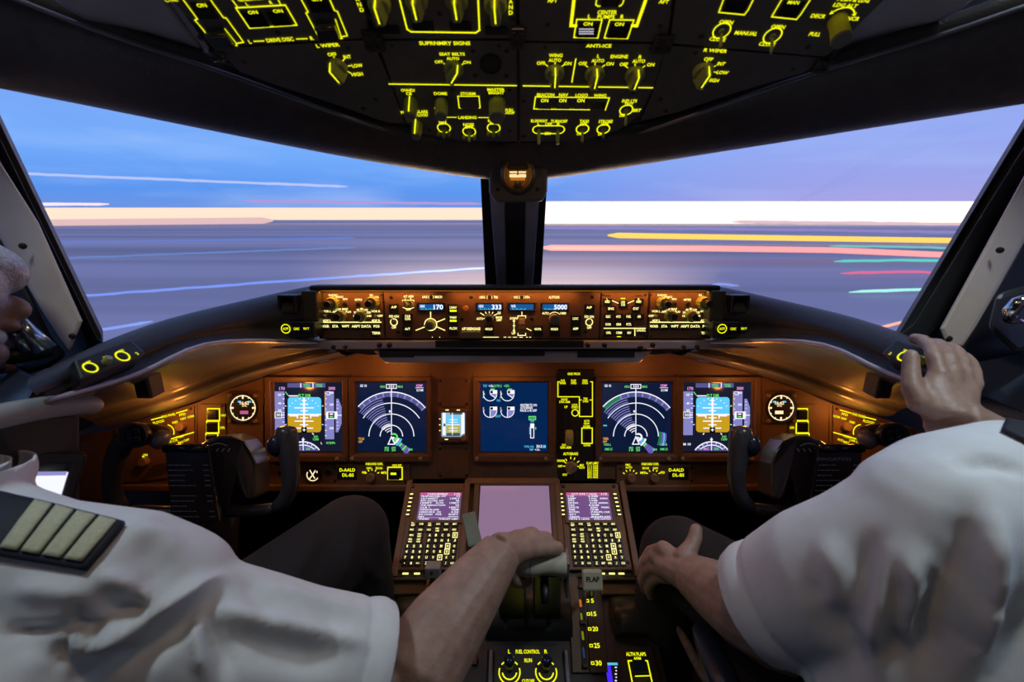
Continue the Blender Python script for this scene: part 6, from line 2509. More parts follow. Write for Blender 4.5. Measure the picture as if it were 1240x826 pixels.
# speed brake lever
b0, b1 = QF.hit(578, 712, 0), W(567, 622, .93)
t = empty('speedbrake_lever', b0)
tag(t, 'grey-green flat speedbrake lever leaning up beside the captain\'s wrist', 'lever')
q = MB()
b2 = W(576, 662, .88)
for a, b, w, m_, nm in ((b0, b2, .006, SCREW, 'shaft'), (b2, b1, .014, mat('grey_green_grip', (.14, .19, .16), .45), 'grip')):
    q = MB()
    d = (b - a).normalized()
    sx_ = Vector((1, 0, 0))
    sx_ = (sx_ - d * sx_.dot(d)).normalized()
    nn = sx_.cross(d)
    vs = [a + sx_ * i * w + nn * j * .006 for i, j in ((-1, -1), (1, -1), (1, 1), (-1, 1))] + [b + sx_ * i * w + nn * j * .006 for i, j in ((-1, -1), (1, -1), (1, 1), (-1, 1))]
    q.add(vs, [(3, 2, 1, 0), (4, 5, 6, 7), (0, 1, 5, 4), (1, 2, 6, 5), (2, 3, 7, 6), (3, 0, 4, 7)])
    o = q.build(nm, m_, t, .003)
    o.matrix_parent_inverse = t.matrix_world.inverted()
# park brake handle
hp = W(524, 691, .90)
base = QF.hit(524, 708, 0)
t = empty('parking_brake_handle', base)
tag(t, 'grey square parking brake handle lettered P below the left keypad', 'handle')
q = MB()
q.box(hp.x - .014, hp.x + .016, hp.y - .01, hp.y + .012, hp.z - .012, hp.z + .014)
o = q.build('grip', mat('grey_handle', (.22, .2, .19), .5), t, .003)
o.matrix_parent_inverse = t.matrix_world.inverted()
q = MB()
q.tube([hp, base], .006, 10)
o = q.build('shaft', SCREW, t)
o.matrix_parent_inverse = t.matrix_world.inverted()
q = MB()
q.text('P', 0, 0, .009, 0)
o = q.build('lettering', BLACK, t)
o.matrix_world = Matrix.Translation((hp.x, hp.y - .0106, hp.z + .002)) @ Matrix.Rotation(R(90), 4, 'X')
# flap lever
hp = W(718, 703, .82)
base = QF.hit(716, 720, -.002)
t = empty('flap_lever', base)
tag(t, 'pale boxy lever handle lettered FLAP right of the thrust levers', 'lever')
fr = Fr(hp, (1, 0, .02), (0, .55, .83))
q = MB()
q.box(-.018, .018, -.018, .017, -.016, .0)
o = q.build('grip', mat('pale_flap_grip', (.40, .38, .27), .45, 0, .06, 30), t, .004)
o.matrix_world = fr.M
q = MB()
q.text('FLAP', 0, .002, .0085, .0008, .024)
o = q.build('lettering', BLACK, t)
o.matrix_world = fr.M
q = MB()
q.tube([hp + Vector((0, .008, -.01)), base], .006, 10)
o = q.build('shaft', SCREW, t)
o.matrix_parent_inverse = t.matrix_world.inverted()

# flap gate
U = Unit(QF, 722, 765, 'flap_gate', 'black flap scale plate reading 5 15 20 25 30 aft of the flap lever', 'scale plate')
q = MB()
pp = [U.p(u, v) for u, v in ((710, 708), (728, 708), (736, 816), (714, 816))]
q.prism(pp, -.002, .004)
U.part('plate', q, mat('scale_dark', (.03, .028, .02), .5), .001)
m = MB()
for t_, v in (('1', 714), ('5', 727.5), ('15', 743.5), ('20', 761.6), ('25', 781.8), ('30', 803)):
    f = (v - 727) / 76
    u = 717.4 + f * 7.5
    U.txt(m, t_, u, v, 5.2 + f * 1.2, .0046, 3.4 if len(t_) < 2 else 6 + f * 1.4)
    x0 = u - 5.4 - f * 1
    U.ol(m, x0 - 2.4, v - 1.4, x0 + .8, v + 1.6, .9, .0046)
U.part('legends', m, YG)
# stabiliser trim indicator strip
U = Unit(QF, 700, 755, 'trim_indicator', 'narrow stabiliser trim indicator strip with small green and orange bands', 'indicator')
q = MB()
pp = [U.p(u, v) for u, v in ((687, 700), (709, 700), (713, 816), (693, 816))]
q.prism(pp, -.002, .005)
U.part('plate', q, mat('strip_brown', (.09, .065, .04), .5), .001)
q = MB()
pp = [U.p(u, v) for u, v in ((699.5, 698), (707, 698), (711, 812), (704, 812))]
q.prism(pp, .005, .0056)
U.part('slot', q, RUBBER)
m = MB()
U.rc(m, 701.5, 726, 704.4, 735, .0062, 1)
U.rc(m, 703, 742.6, 705.4, 753, .0062, 0)
U.rc(m, 704.4, 764.6, 707, 775, .0062, 0)
U.rc(m, 705.8, 784, 708, 797, .0062, 2)
U.part('bands', m, [emis('dim_green_band', srgb(125, 140, 30), .8), emis('orange_band', srgb(200, 110, 40), .8), emis('blue_band', srgb(40, 60, 110), .8)])
for v in (700, 713, 757, 810):
    q = MB()
    f = (v - 700) / 110
    q.box(*U.rect(699 + f * 6, v - 2.6, 705.5 + f * 6, v + 2.6), .005, .012)
    U.part('index_tab', q, SCREW, .001)
m = MB()
for v in (726, 737.6, 750, 776):
    x, y = U.p(693.5 + (v - 726) * .06, v)
    m.lathe(x, y, [(.0016, .005), (.001, .0062)], 10)
    U.part('rivet', m, KNOBO) if v == 776 else None
# black post at the trim strip end
# fuel control panel
U = Unit(QF, 639, 806, 'fuel_control_panel', 'black fuel control panel with two ringed run and cutoff switches at the bottom', 'control panel')
q = MB()
q.box(*U.rect(597, 782, 684, 850), -.002, .003)
U.part('faceplate', q, mat('fuel_panel_black', (.022, .02, .018), .5), .0015)
m = MB()
for t_, u, v, w in (('L', 616.6, 789, None), ('FUEL CONTROL', 639, 789.2, 29), ('R', 661, 789, None), ('RUN', 639.6, 799.8, 9), ('CUTOFF', 639.6, 825, 15)):
    U.txt(m, t_, u, v, 4.8, .0036, w)
for u in (617, 661.4):
    U.ar(m, u, 814, 12.6, 1.5, .0036, -200, 20)
    U.ar(m, u, 813, 8.6, 1.5, .0036, 190, 350)
    U.ar(m, u, 814, 12.6, 1.5, .0036, 40, 60)
    U.ar(m, u, 814, 12.6, 1.5, .0036, 120, 140)
U.part('legends', m, YG)
for u in (617, 661.4):
    q = MB()
    x, y = U.p(u, 812)
    k = U.k(u, 812)
    q.tube([(x, y, .002), (x, y + .002, .014), (x, y + .006, .024), (x, y + .007, .03)], [.006, .008, .0105, .006], 14)
    U.part('lever_switch', q, mat('blue_black_switch', (.012, .018, .04), .25), sharp=50)
U2 = U
for u, lab in ((594.5, 'left grey guard bar beside the fuel control switches'), (686.5, 'right grey guard bar beside the fuel control switches')):
    U = Unit(QF, u, 808, 'guard_bar', lab, 'guard')
    q = MB()
    q.box(*U.rect(u - 2.6, 790, u + 2.6, 836), 0, .012)
    U.part('bar', q, GREYM, .003)
    q = MB()
    q.box(*U.rect(u - 3.6, 788, u + 3.6, 838), -.002, .002)
    U.part('base', q, RUBBER, .001)
# stabiliser cutout panel left
U = Unit(QF, 575, 806, 'cutout_panel', 'black cutout switch panel with L and R lettering left of fuel control', 'control panel')
q = MB()
q.box(*U.rect(548, 786, 590, 850), -.002, .003)
U.part('faceplate', q, mat('fuel_panel_black', (.022, .02, .018), .5), .0015)
m = MB()
for t_, u in (('L', 567, ), ('R', 574,)):
    U.txt(m, t_, u, 793.4, 4.4, .0036, 3)
U.txt(m, 'TRIM', 593.5, 758.4, 3.6, .0046, 8)
U.part('legends', m, YG)
for u in (567, 575):
    q = MB()
    q.box(*U.rect(u - 3, 798, u + 3, 808), .003, .010)
    U.part('guarded_switch', q, mat('dull_red_guard', (.12, .03, .025), .4), .001)
# alternate flaps panel
U = Unit(QF, 774, 808, 'alternate_flaps_panel', 'black alternate flaps panel with yellow framed blue switch, bottom right of the stand', 'control panel')
q = MB()
q.box(*U.rect(750, 784, 797, 850), -.002, .003)
U.part('faceplate', q, mat('fuel_panel_black', (.022, .02, .018), .5), .0015)
m = MB()
U.txt(m, 'ALTN FLAPS', 770, 792.2, 4.6, .0036, 24)
U.txt(m, 'ARM', 771.6, 797.6, 4, .0036, 9)
U.pl(m, [(768, 800), (760.6, 800.4), (766, 828), (790, 828), (784, 800.4), (780, 800)], 1.5, .0036)
U.ln(m, (769, 819), (787, 818.4), 1.2, .0104)
U.part('legends', m, YG)
push(U, 766, 802, 782, 817.4, .010, mat('blue_lens', (.02, .05, .12), .2))
# small violet trim display
U = Unit(QF, 742, 815, 'flap_position_indicator', 'tiny violet blue scale display beside the flap scale', 'indicator')
q = MB()
q.box(*U.rect(735, 801, 749, 850), -.001, .003)
U.part('case', q, BLACK, .001)
q = MB()
U.rc(q, 736, 806, 742.5, 846, .0036, 0)
U.rc(q, 735.6, 802.6, 748, 805.6, .0036, 2)
for i in range(7):
    U.rc(q, 744.4 + (i % 2), 807.6 + i * 4, 747, 809 + i * 4, .0036, 1)
U.part('screen', q, [emis('violet_bar', srgb(70, 40, 250), 1.1), EW, EC])


# ---- moulded wrist rests
def rest(name, label, us, vs_, h):
    U = Unit(QF, sum(us) / 2, sum(vs_) / 2, name, label, 'housing')
    x0, x1, y0, y1 = U.rect(us[0], vs_[0], us[1], vs_[1])
    q = MB()
    rows = []
    for i in range(9):
        t = i / 8
        y = y1 + (y0 - y1) * t
        hh = h * math.sin(math.pi * (.12 + .76 * t)) ** .7
        ins = (x1 - x0) * .06 * abs(2 * t - 1)
        rows.append([(x0 + ins, y, 0), (x0 + ins, y, hh * .8), (x0 + ins + (x1 - x0) * .2, y, hh), (x1 - ins - (x1 - x0) * .2, y, hh), (x1 - ins, y, hh * .8), (x1 - ins, y, 0)])
    q.grid(rows, 0, True)
    q.add(rows[0], [tuple(range(6))])
    q.add(rows[-1], [tuple(range(6))[::-1]])
    U.part('cover', q, mat('moulded_olive_black', (.022, .022, .014), .35), 0, sub=1)
    return U


rest('moulded_housing', 'smooth dark moulded housing right of the flap scale', (738, 790), (728, 772), .035)
rest('moulded_housing', 'smooth dark moulded housing below the left keypad, mostly behind the forearm', (470, 545), (728, 772), .035)
for us, lab in (((726, 784), 'glossy shallow tray with a dark sunken floor below the right keypad'), ((468, 520), 'glossy shallow tray with a dark sunken floor below the left keypad')):
    U = Unit(QF, sum(us) / 2, 715, 'tray', lab, 'tray')
    q = MB()
    q.frame(*U.rect(us[0], 703, us[1], 724), .006, 0, .012)
    U.part('rim', q, mat('tray_brown', (.075, .05, .03), .3), .003)
    q = MB()
    q.box(*U.rect(us[0] + 4, 705, us[1] - 4, 722), -.001, .002)
    U.part('floor_panel', q, mat('tray_gloss', (.03, .03, .02), .12), .001)

# ================================================================ control yokes
YK = mat('yoke_black', (.045, .044, .052), .28, 0, .2, 40)


def yoke(side):
    left = side == 'left'
    X = (lambda u: u) if left else (lambda u: 1244 - u)
    t = empty('control_yoke', W(X(270), 600, .92))
    tag(t, 'left black control yoke with checklist pad, in front of the captain' if left else 'right black control yoke with checklist pad headed EVACUATION, partly behind the white sleeve', 'yoke')
    inv = t.matrix_world.inverted()

    def add(name, mb, m, bevel=0, par=None, sub=0, sharp=None):
        o = mb.build(name, m, par or t, bevel, sub, sharp)
        o.matrix_parent_inverse = (par.matrix_world.inverted() if par and par != t else inv)
        return o

    def P(u, v, D):
        return W(X(u), v, D)
    q = MB()
    q.tube([P(204, 531, .91), P(190, 527, .905), P(172, 524, .90), P(156, 527, .895), P(144, 542, .89), P(137, 566, .89), P(134, 590, .89), P(138, 608, .895), P(152, 618, .90)],
           [.019, .021, .022, .023, .021, .0175, .017, .0165, .015], 18)
    horn = add('outer_horn', q, YK, 0, None, 1)
    q = MB()
    q.ball(P(163, 527, .875), (.032, .022, .026), 18)
    head = add('grip_head', q, YK, 0, horn, 1)
    q = MB()
    fr = Fr(P(163, 528, .853), ray(X(163) + (10 if True else 0), 526) - ray(X(163), 528), UPV)
    q.lathe(0, 0, [(.0225, -.004), (.0225, .001), (.0185, .001), (.018, -.002)], 26)
    o = q.build('switch_ring', RUBBER, head, 0, 0, 40)
    o.matrix_world = fr.M
    q = MB()
    for i in (-1, 1):
        for j in (-1, 1):
            q.box(i * .007 - .006, i * .007 + .006, j * .007 - .006, j * .007 + .006, -.002, .005)
    o = q.build('switch_pad', mat('blue_black_switch', (.012, .018, .04), .25), head, .0015)
    o.matrix_world = fr.M
    q = MB()
    q.tube([P(186, 528, .88), P(194, 533, .878), P(203, 536, .88)], [.016, .020, .016], 16)
    add('grip_collar', q, GREYM, 0, horn, 1)
    q = MB()
    q.tube([P(150, 617, .90), P(200, 620, .90), P(262, 620, .90), P(318, 619, .90), P(338, 614, .90)], [.0125, .011, .011, .012, .0135], 16)
    add('lower_bar', q, YK, 0, None, 1)
    q = MB()
    q.tube([P(330, 617, .90), P(346, 608, .895), P(353, 588, .89), P(352, 562, .888), P(348, 540, .886), P(346, 524, .885), P(347, 515, .887)],
           [.0135, .0155, .0165, .0175, .021, .0225, .017], 18)
    horn2 = add('inner_horn', q, YK, 0, None, 1)
    q = MB()
    q.ball(P(334, 540, .875), (.016, .016, .022), 16)
    add('trim_switch', q, mat('blue_black_switch', (.012, .018, .04), .25), 0, horn2)
    # hub
    out = [(238, 541), (250, 533), (264, 528), (280, 528), (295, 534), (305, 546), (310, 562), (311, 604), (300, 606), (291, 596), (286, 578), (281, 598), (276, 622), (238, 624)]
    a = [P(u, v, .885 + (.02 if u > 300 else 0)) for u, v in out]
    b = [p + (p - EYE).normalized() * .10 + Vector((0, .05, -.02)) for p in a]
    q = MB()
    n = len(out)
    q.add(a + b, [tuple(range(n))[::(-1 if left else 1)], tuple(range(n, 2 * n))[::(1 if left else -1)]] + [((i, (i + 1) % n, n + (i + 1) % n, n + i) if left else (i, n + i, n + (i + 1) % n, (i + 1) % n)) for i in range(n)])
    hub = add('hub', q, YK, .007, None, 0)
    fr = Fr(P(263, 548, .882), (1, 0, 0), UPV)
    q = MB()
    k = .882 / F
    sgn = 1 if left else -1
    q.arc(sgn * 4 * k, -8 * k, 18 * k, .9 * k, .0, 55, 125, 18)
    for i in range(5):
        u = -10 + i * 7
        q.line((sgn * u * k, 4 * k), (sgn * (u - 3) * k, 0), 1.1 * k, .0)
    o = q.build('scale_marks', mat('white_mark_paint', (.6, .6, .6), .5), hub)
    o.matrix_world = fr.M @ Matrix.Translation((0, .003, .006))
    q = MB()
    q.tube([P(268, 600, .95), P(268, 650, .97), P(268, 760, 1.02)], [.035, .032, .03], 18)
    add('column', q, YK, 0, None, 0)
    # checklist pad
    c = [P(199, 541, .862), P(253, 541, .862), P(266, 632, .845), P(208, 635, .845)]
    if not left:
        c = [c[1], c[0], c[3], c[2]]
    fr = Fr(sum(c, Vector()) / 4, c[1] - c[0], c[0] - c[3])
    loc = [((p - fr.o).dot(fr.X), (p - fr.o).dot(fr.Y)) for p in c]
    q = MB()
    q.prism(loc, -.010, 0)
    pad = q.build('checklist_pad', GLOSSB, t, .002)
    pad.matrix_world = fr.M
    x0 = min(p[0] for p in loc)
    x1 = max(p[0] for p in loc)
    yT, yB = max(p[1] for p in loc), min(p[1] for p in loc)
    q = MB()
    q.tube([(loc[0][0] + .002, yT - .003, .001), (loc[1][0] - .002, yT - .003, .001)], [.008, .008], 12)
    o = q.build('clip', GLOSSB, pad)
    q = MB()
    rnd = random.Random(5 if left else 9)
    Hh = yT - yB
    for i in range(11):
        f = .24 + i * .066
        yy = yT - Hh * f
        sl = loc[0][0] + (loc[3][0] - loc[0][0]) * f
        sr = loc[1][0] + (loc[2][0] - loc[1][0]) * f
        if rnd.random() < .86:
            w = (sr - sl) * rnd.uniform(.35, .62)
            xx = sl + .004
            while xx < sl + w:
                d = rnd.uniform(.004, .012)
                q.quad(xx, min(xx + d, sl + w), yy - .0008, yy + .0008, .0012)
                xx += d + .0016
            if rnd.random() < .7:
                q.quad(sr - .016, sr - .005, yy - .0008, yy + .0008, .0012)
    if not left:
        q.text('EVACUATION', (x0 + x1) / 2, yT - Hh * .16, .006, .0012, (x1 - x0) * .55)
    o = q.build('checklist_lines', mat('grey_print', (.22, .24, .30), .6), pad)


yoke('left')
yoke('right')
# ================================================================ the two pilots
import numpy as np
from mathutils.bvhtree import BVHTree

SKIN = mat('skin', (.36, .22, .17), .5, 0, .16, 70, .25, 260)
SHIRT = mat('white_shirt_cotton', (.78, .80, .82), .8, 0, .03, 60, .12, 1400)
TROUSER = mat('dark_trouser_wool', (.011, .010, .012), .85, 0, .2, 120, .3, 1200)
NAVY = mat('navy_board', (.010, .012, .022), .7, 0, .2, 200)
BRAID = mat('cream_gold_braid', (.62, .62, .40), .55, 0, .1, 300, .4, 1500)
HAIRM = mat('silver_hair', (.42, .40, .44), .35, 0, .35, 220, .8, 300)
HAIRD = mat('dark_hair', (.05, .04, .035), .45, 0, .35, 220, .8, 300)


def blob(mb, voxel, smooth=6, factor=.5):
    """fuse overlapping solids into one continuous surface"""
    me = mb.mesh('tmp', SKIN)
    o = bpy.data.objects.new('tmp', me)
    COL.objects.link(o)
    r = o.modifiers.new('r', 'REMESH')
    r.mode = 'VOXEL'
    r.voxel_size = voxel
    if smooth:
        s = o.modifiers.new('s', 'SMOOTH')
        s.iterations = smooth
        s.factor = factor
    dg = bpy.context.evaluated_depsgraph_get()
    out = bpy.data.meshes.new_from_object(o.evaluated_get(dg))
    bpy.data.objects.remove(o)
    bpy.data.meshes.remove(me)
    return out


def arrays(me):
    n = len(me.vertices)
    co = np.empty(n * 3)
    me.vertices.foreach_get('co', co)
    no = np.empty(n * 3)
    me.vertices.foreach_get('normal', no)
    return co.reshape(n, 3), no.reshape(n, 3)


def bvh(me):
    return BVHTree.FromPolygons([v.co.copy() for v in me.vertices], [tuple(p.vertices) for p in me.polygons])


FOLDK, FOLDW = 1.35, .72


def fold(me, lines):
    """raise creases and sink valleys along lines laid on the cloth: (pixel points, height, half width)"""
    tree = bvh(me)
    co, no = arrays(me)
    d = np.zeros(len(co))
    for pts, amp, wid in lines:
        P = []
        for a, b in zip(pts[:-1], pts[1:]):
            n = max(2, int(math.hypot(b[0] - a[0], b[1] - a[1]) / 6))
            P += [(a[0] + (b[0] - a[0]) * i / n, a[1] + (b[1] - a[1]) * i / n) for i in range(n)]
        P.append(pts[-1])
        H = []
        for i, (u, v) in enumerate(P):
            h = tree.ray_cast(EYE, ray(u, v).normalized())[0]
            if h is not None:
                e = min(1, 4 * min(i, len(P) - 1 - i) / len(P) + .15)
                H.append((h, e))
        best = np.zeros(len(co))
        for h, e in H:
            q2 = ((co - np.array(h)) ** 2).sum(1)
            best = np.maximum(best, e * np.exp(-q2 / (2 * (wid * FOLDW) ** 2)))
        d += amp * FOLDK * best
    co = co + no * d[:, None]
    me.vertices.foreach_set('co', co.ravel())
    me.update()


def cut(me, cuts):
    """open the cloth where a limb leaves it, along a plane (point, normal, reach)"""
    import bmesh
    bm = bmesh.new()
    bm.from_mesh(me)
    for p, n, r in cuts:
        n = n.normalized()
        fs = [f for f in bm.faces if (f.calc_center_median() - p).length < r]
        geom = list({v for f in fs for v in f.verts}) + list({e for f in fs for e in f.edges}) + fs
        bmesh.ops.bisect_plane(bm, geom=geom, plane_co=p, plane_no=n, clear_outer=True)
    bm.to_mesh(me)
    bm.free()
    me.update()


def finish(me, name, m, parent=None, solid=0):
    me.materials.clear()
    me.materials.append(m)
    me.polygons.foreach_set('use_smooth', [True] * len(me.polygons))
    me.polygons.foreach_set('material_index', [0] * len(me.polygons))
    me.update()
    me.name = name
    o = bpy.data.objects.new(name, me)
    COL.objects.link(o)
    if parent:
        o.parent = parent
    if solid:
        s = o.modifiers.new('solid', 'SOLIDIFY')
        s.thickness = solid
        s.offset = -1
    return o


def add_head(q, M, up=None):
    """skull, jaw, nose, brow, lips, ears; local y forward, z up; origin mid-head"""
    def b(c, r):
        q.ball(M @ Vector(c), r, 18, 0, M.to_3x3())
    b((0, -.012, .028), (.074, .094, .086))
    b((0, .03, -.03), (.060, .064, .075))
    b((0, .048, -.075), (.040, .042, .034))
    b((0, .074, -.098), (.020, .018, .016))
    b((0, .080, .045), (.052, .018, .022))
    b((0, .078, .022), (.050, .016, .010))
    for s in (-1, 1):
        b((s * .036, .068, -.018), (.020, .018, .018))
        b((s * .076, -.006, -.012), (.009, .020, .032))
        b((s * .012, .096, -.026), (.008, .010, .008))
    q.tube([M @ Vector((0, .088, .018)), M @ Vector((0, .104, -.008)), M @ Vector((0, .114, -.026)), M @ Vector((0, .098, -.034))], [.009, .011, .012, .008], 10)
    q.tube([M @ Vector((-.024, .086, -.058)), M @ Vector((0, .098, -.056)), M @ Vector((.024, .086, -.058))], [.004, .007, .004], 8)
    q.tube([M @ Vector((-.020, .086, -.066)), M @ Vector((0, .096, -.068)), M @ Vector((.020, .086, -.066))], [.004, .0075, .004], 8)


def eyes_hair(M, body, hairmat):
    for s in (-1, 1):
        q = MB()
        q.ball((0, 0, 0), .0118, 16)
        o = q.build('eye', mat('eye_white', (.7, .68, .66), .2), body)
        o.matrix_world = M @ Matrix.Translation((s * .031, .070, .004))
        q = MB()
        q.lathe(0, 0, [(.0058, 0), (.003, .0012), (.0001, .0013)], 14)
        i = q.build('iris', mat('iris_brown', (.04, .025, .015), .2), o)
        i.matrix_local = Matrix.Translation((0, .0108, 0)) @ Matrix.Rotation(R(-90), 4, 'X')
    q = MB()
    Mr = M.to_3x3()
    q.ball(M @ Vector((0, -.020, .044)), (.080, .098, .078), 20, 0, Mr)
    q.ball(M @ Vector((0, .040, .088)), (.056, .052, .036), 16, 0, Mr)
    q.ball(M @ Vector((0, -.055, .0)), (.072, .058, .07), 18, 0, Mr)
    for s in (-1, 1):
        q.ball(M @ Vector((s * .068, .0, .03)), (.010, .02, .030), 14, 0, Mr)
    rr = random.Random(3)
    for k in range(60):
        a = rr.uniform(0, 2 * math.pi)
        t = rr.uniform(0, 1.0)
        p = Vector((.078 * math.sin(t) * math.cos(a), -.018 + .096 * math.sin(t) * math.sin(a), .040 + .084 * math.cos(t)))
        d = Vector((-math.sin(a) * .01, .028, -.006))
        q.tube([M @ (p - d), M @ (p * 1.02), M @ (p + d * .8)], [.002, .006, .002], 6)
    me = blob(q, .005, 2)
    cut(me, [(M @ Vector((0, .079, .05)), Mr @ Vector((0, 1, -.55)), .2)])
    return finish(me, 'hair', hairmat, body)


def add_hand(q, wrist, wr, knuckles, fingers, thumb, r=.0088):
    """metacarpals from wrist to each knuckle, then four fingers and a thumb, each its own bent chain"""
    w = Vector(wrist)
    for i, (k, f) in enumerate(zip(knuckles, fingers)):
        k = Vector(k)
        rk = r * (1.18, 1.24, 1.16, 1.0)[i]
        q.tube([w, w.lerp(k, .5), k], [(wr * .8, wr * .8), (rk * 1.5, rk * 1.5), (rk * 1.22, rk * 1.22)], 12)
        q.ball(k, rk * 1.18, 12)
        P = [k] + [Vector(p) for p in f]
        n = len(P)
        q.tube(P, [rk * (1.04 - .24 * j / (n - 1)) for j in range(n)], 12)
        q.ball(P[-1], rk * .84, 10)
    T = [Vector(p) for p in thumb]
    q.tube([w.lerp(T[0], .3)] + T, [r * 1.5, r * 1.75] + [r * (1.4 - .28 * j / max(1, len(T) - 2)) for j in range(len(T) - 1)], 12)
    q.ball(T[-1], r * 1.1, 10)
    # web between thumb and palm
    q.tube([T[0], w.lerp(Vector(knuckles[0]), .55)], [r * 1.5, r * 1.4], 10)


# ---------------------------------------------------------------- captain, left seat
hM = Matrix.Translation((-.698, .50, 1.080)) @ Matrix.Rotation(R(-8), 4, 'Z') @ Matrix.Rotation(R(-33), 4, 'X')
q = MB()
add_head(q, hM)
neck0 = Vector((-.605, .40, .905))
q.tube([neck0 + Vector((0, -.02, -.06)), neck0, hM @ Vector((0, -.03, -.06)), hM @ Vector((0, -.02, .0))], [.075, .060, .056, .05], 16)
q.tube([(-.68, .10, .45), (-.68, .18, .62), (-.675, .26, .76), (-.675, .34, .87)], [(.14, .085), (.14, .085), (.145, .08), (.08, .06)], 20, up=(0, -1, .3))
sh = W(180, 725, .468)
el = W(500, 850, .535)
wr = W(607, 668, .655)
q.tube([neck0 + Vector((0, -.03, -.05)), sh.lerp(neck0, .4), sh, sh.lerp(el, .5), el], [.05, .05, .052, .05, .047], 16)
q.tube([el, W(508, 806, .545), W(538, 760, .575), W(575, 710, .615), wr], [.046, .055, .051, .042, .031], 18)
hp = W(663, 684, .70)
kn = [W(627, 651, .690), W(644, 648, .700), W(661, 653, .703), W(675, 664, .70)]
fg = [[W(633, 652, .725), W(638, 668, .737), W(641, 682, .730)], [W(649, 651, .733), W(652, 668, .746), W(653, 684, .738)], [W(664, 655, .733), W(666, 671, .744), W(667, 686, .736)], [W(677, 667, .726), W(678, 679, .735), W(678, 690, .728)]]
th = [W(614, 682, .672), W(618, 697, .690), W(628, 704, .705), W(638, 703, .715)]
add_hand(q, wr, .034, kn, fg, th, .0090)
# far arm lies along the outboard armrest
s2, e2, w2 = Vector((-.87, .30, .84)), Vector((-.95, .28, .60)), Vector((-.93, .50, .62))
q.tube([neck0 + Vector((0, -.03, -.05)), s2, s2.lerp(e2, .5), e2], [.05, .055, .05, .045], 14)
q.tube([e2, e2.lerp(w2, .4), w2], [.044, .046, .030], 14)
kk = [w2 + Vector((.028, .085, -.005)), w2 + Vector((.008, .09, -.003)), w2 + Vector((-.012, .086, -.005)), w2 + Vector((-.03, .078, -.008))]
ff = [[k + Vector((0, .035, -.012)), k + Vector((0, .05, -.035)), k + Vector((0, .045, -.05))] for k in kk]
add_hand(q, w2, .03, kk, ff, [w2 + Vector((.03, .03, -.015)), w2 + Vector((.045, .06, -.025)), w2 + Vector((.045, .085, -.03))], .0088)
cap = finish(blob(q, .0032, 4), 'person', SKIN)
tag(cap, 'pilot in the left seat, white shirt with striped epaulette, right hand on the thrust levers', 'person', 'pilots')
eyes_hair(hM, cap, HAIRM)

# shirt
q = MB()
q.tube([(-.67, .08, .40), (-.67, .17, .58), (-.66, .26, .74), (-.65, .33, .855), (-.61, .37, .90)], [(.19, .135), (.20, .14), (.205, .14), (.15, .11), (.085, .08)], 26, up=(0, -1, .3))
q.tube([(-.60, .10, .42), (-.56, .18, .60), W(40, 800, .44), W(60, 735, .47)], [.14, .14, .115, .08], 22)
q.tube([W(60, 800, .45), W(180, 830, .47), W(260, 840, .49)], [.09, .085, .06], 20)
q.tube([neck0 + Vector((0, 0, -.03)), W(40, 690, .452), W(95, 697, .455), W(150, 706, .455), W(200, 720, .468)], [.070, .068, .068, .070, .067], 22)
q.ball(W(203, 720, .468), .0655, 20)
q.tube([W(165, 735, .462), W(235, 770, .466), W(300, 786, .480), W(360, 797, .496), W(415, 803, .510), W(452, 808, .522), W(470, 811, .528)], [.060, .074, .074, .071, .069, .067, .066], 24)
q.tube([neck0 + Vector((0, 0, -.03)), Vector((-.80, .33, .86)), Vector((-.88, .29, .83))], [.068, .072, .07], 18)
q.tube([(-.88, .29, .83), (-.92, .28, .72), (-.94, .28, .655)], [.072, .068, .066], 18)
for k in range(10):                                  # collar
    a0, a1 = 2 * math.pi * k / 10, 2 * math.pi * (k + 1) / 10
    c = neck0 + Vector((.004, .004, .022))
    f = lambda a: c + Vector((.074 * math.cos(a), .070 * math.sin(a), .012 - .016 * math.sin(a)))
    q.tube([f(a0), f((a0 + a1) / 2), f(a1)], [(.012, .022)] * 3, 10, up=(0, 0, 1))
me = blob(q, .0055, 5)
fold(me, [([(83, 768), (114, 780), (145, 768), (194, 741), (242, 712), (272, 699)], .016, .009),
          ([(105, 800), (160, 790), (215, 755), (262, 722)], -.012, .013),
          ([(120, 694), (150, 708), (180, 727), (194, 738)], .009, .007),
          ([(130, 740), (160, 733), (190, 745)], -.010, .011),
          ([(256, 737), (311, 753), (370, 766), (440, 778)], .012, .008),
          ([(262, 762), (320, 785), (400, 800)], -.010, .014),
          ([(253, 745), (262, 780), (282, 822)], -.009, .008), ([(236, 735), (240, 770), (252, 815)], .008, .007),
          ([(97, 720), (88, 750), (66, 817)], -.005, .004), ([(0, 766), (50, 764), (90, 758)], -.006, .005), ([(90, 758), (110, 764), (116, 776)], -.010, .008),
          ([(20, 712), (70, 716), (112, 722)], .005, .008), ([(30, 800), (60, 806), (90, 812)], .005, .012),
          ([(330, 708), (380, 728), (440, 742)], .005, .008), ([(300, 700), (320, 730), (330, 750)], -.006, .010), ([(395, 735), (405, 760), (400, 790)], -.005, .010),
          ([(160, 640), (195, 650), (215, 672)], .005, .010), ([(175, 660), (190, 690), (185, 710)], -.004, .010)])
d = (W(452, 808, .522) - W(415, 803, .510)).normalized()
cc = W(455, 809, .523)
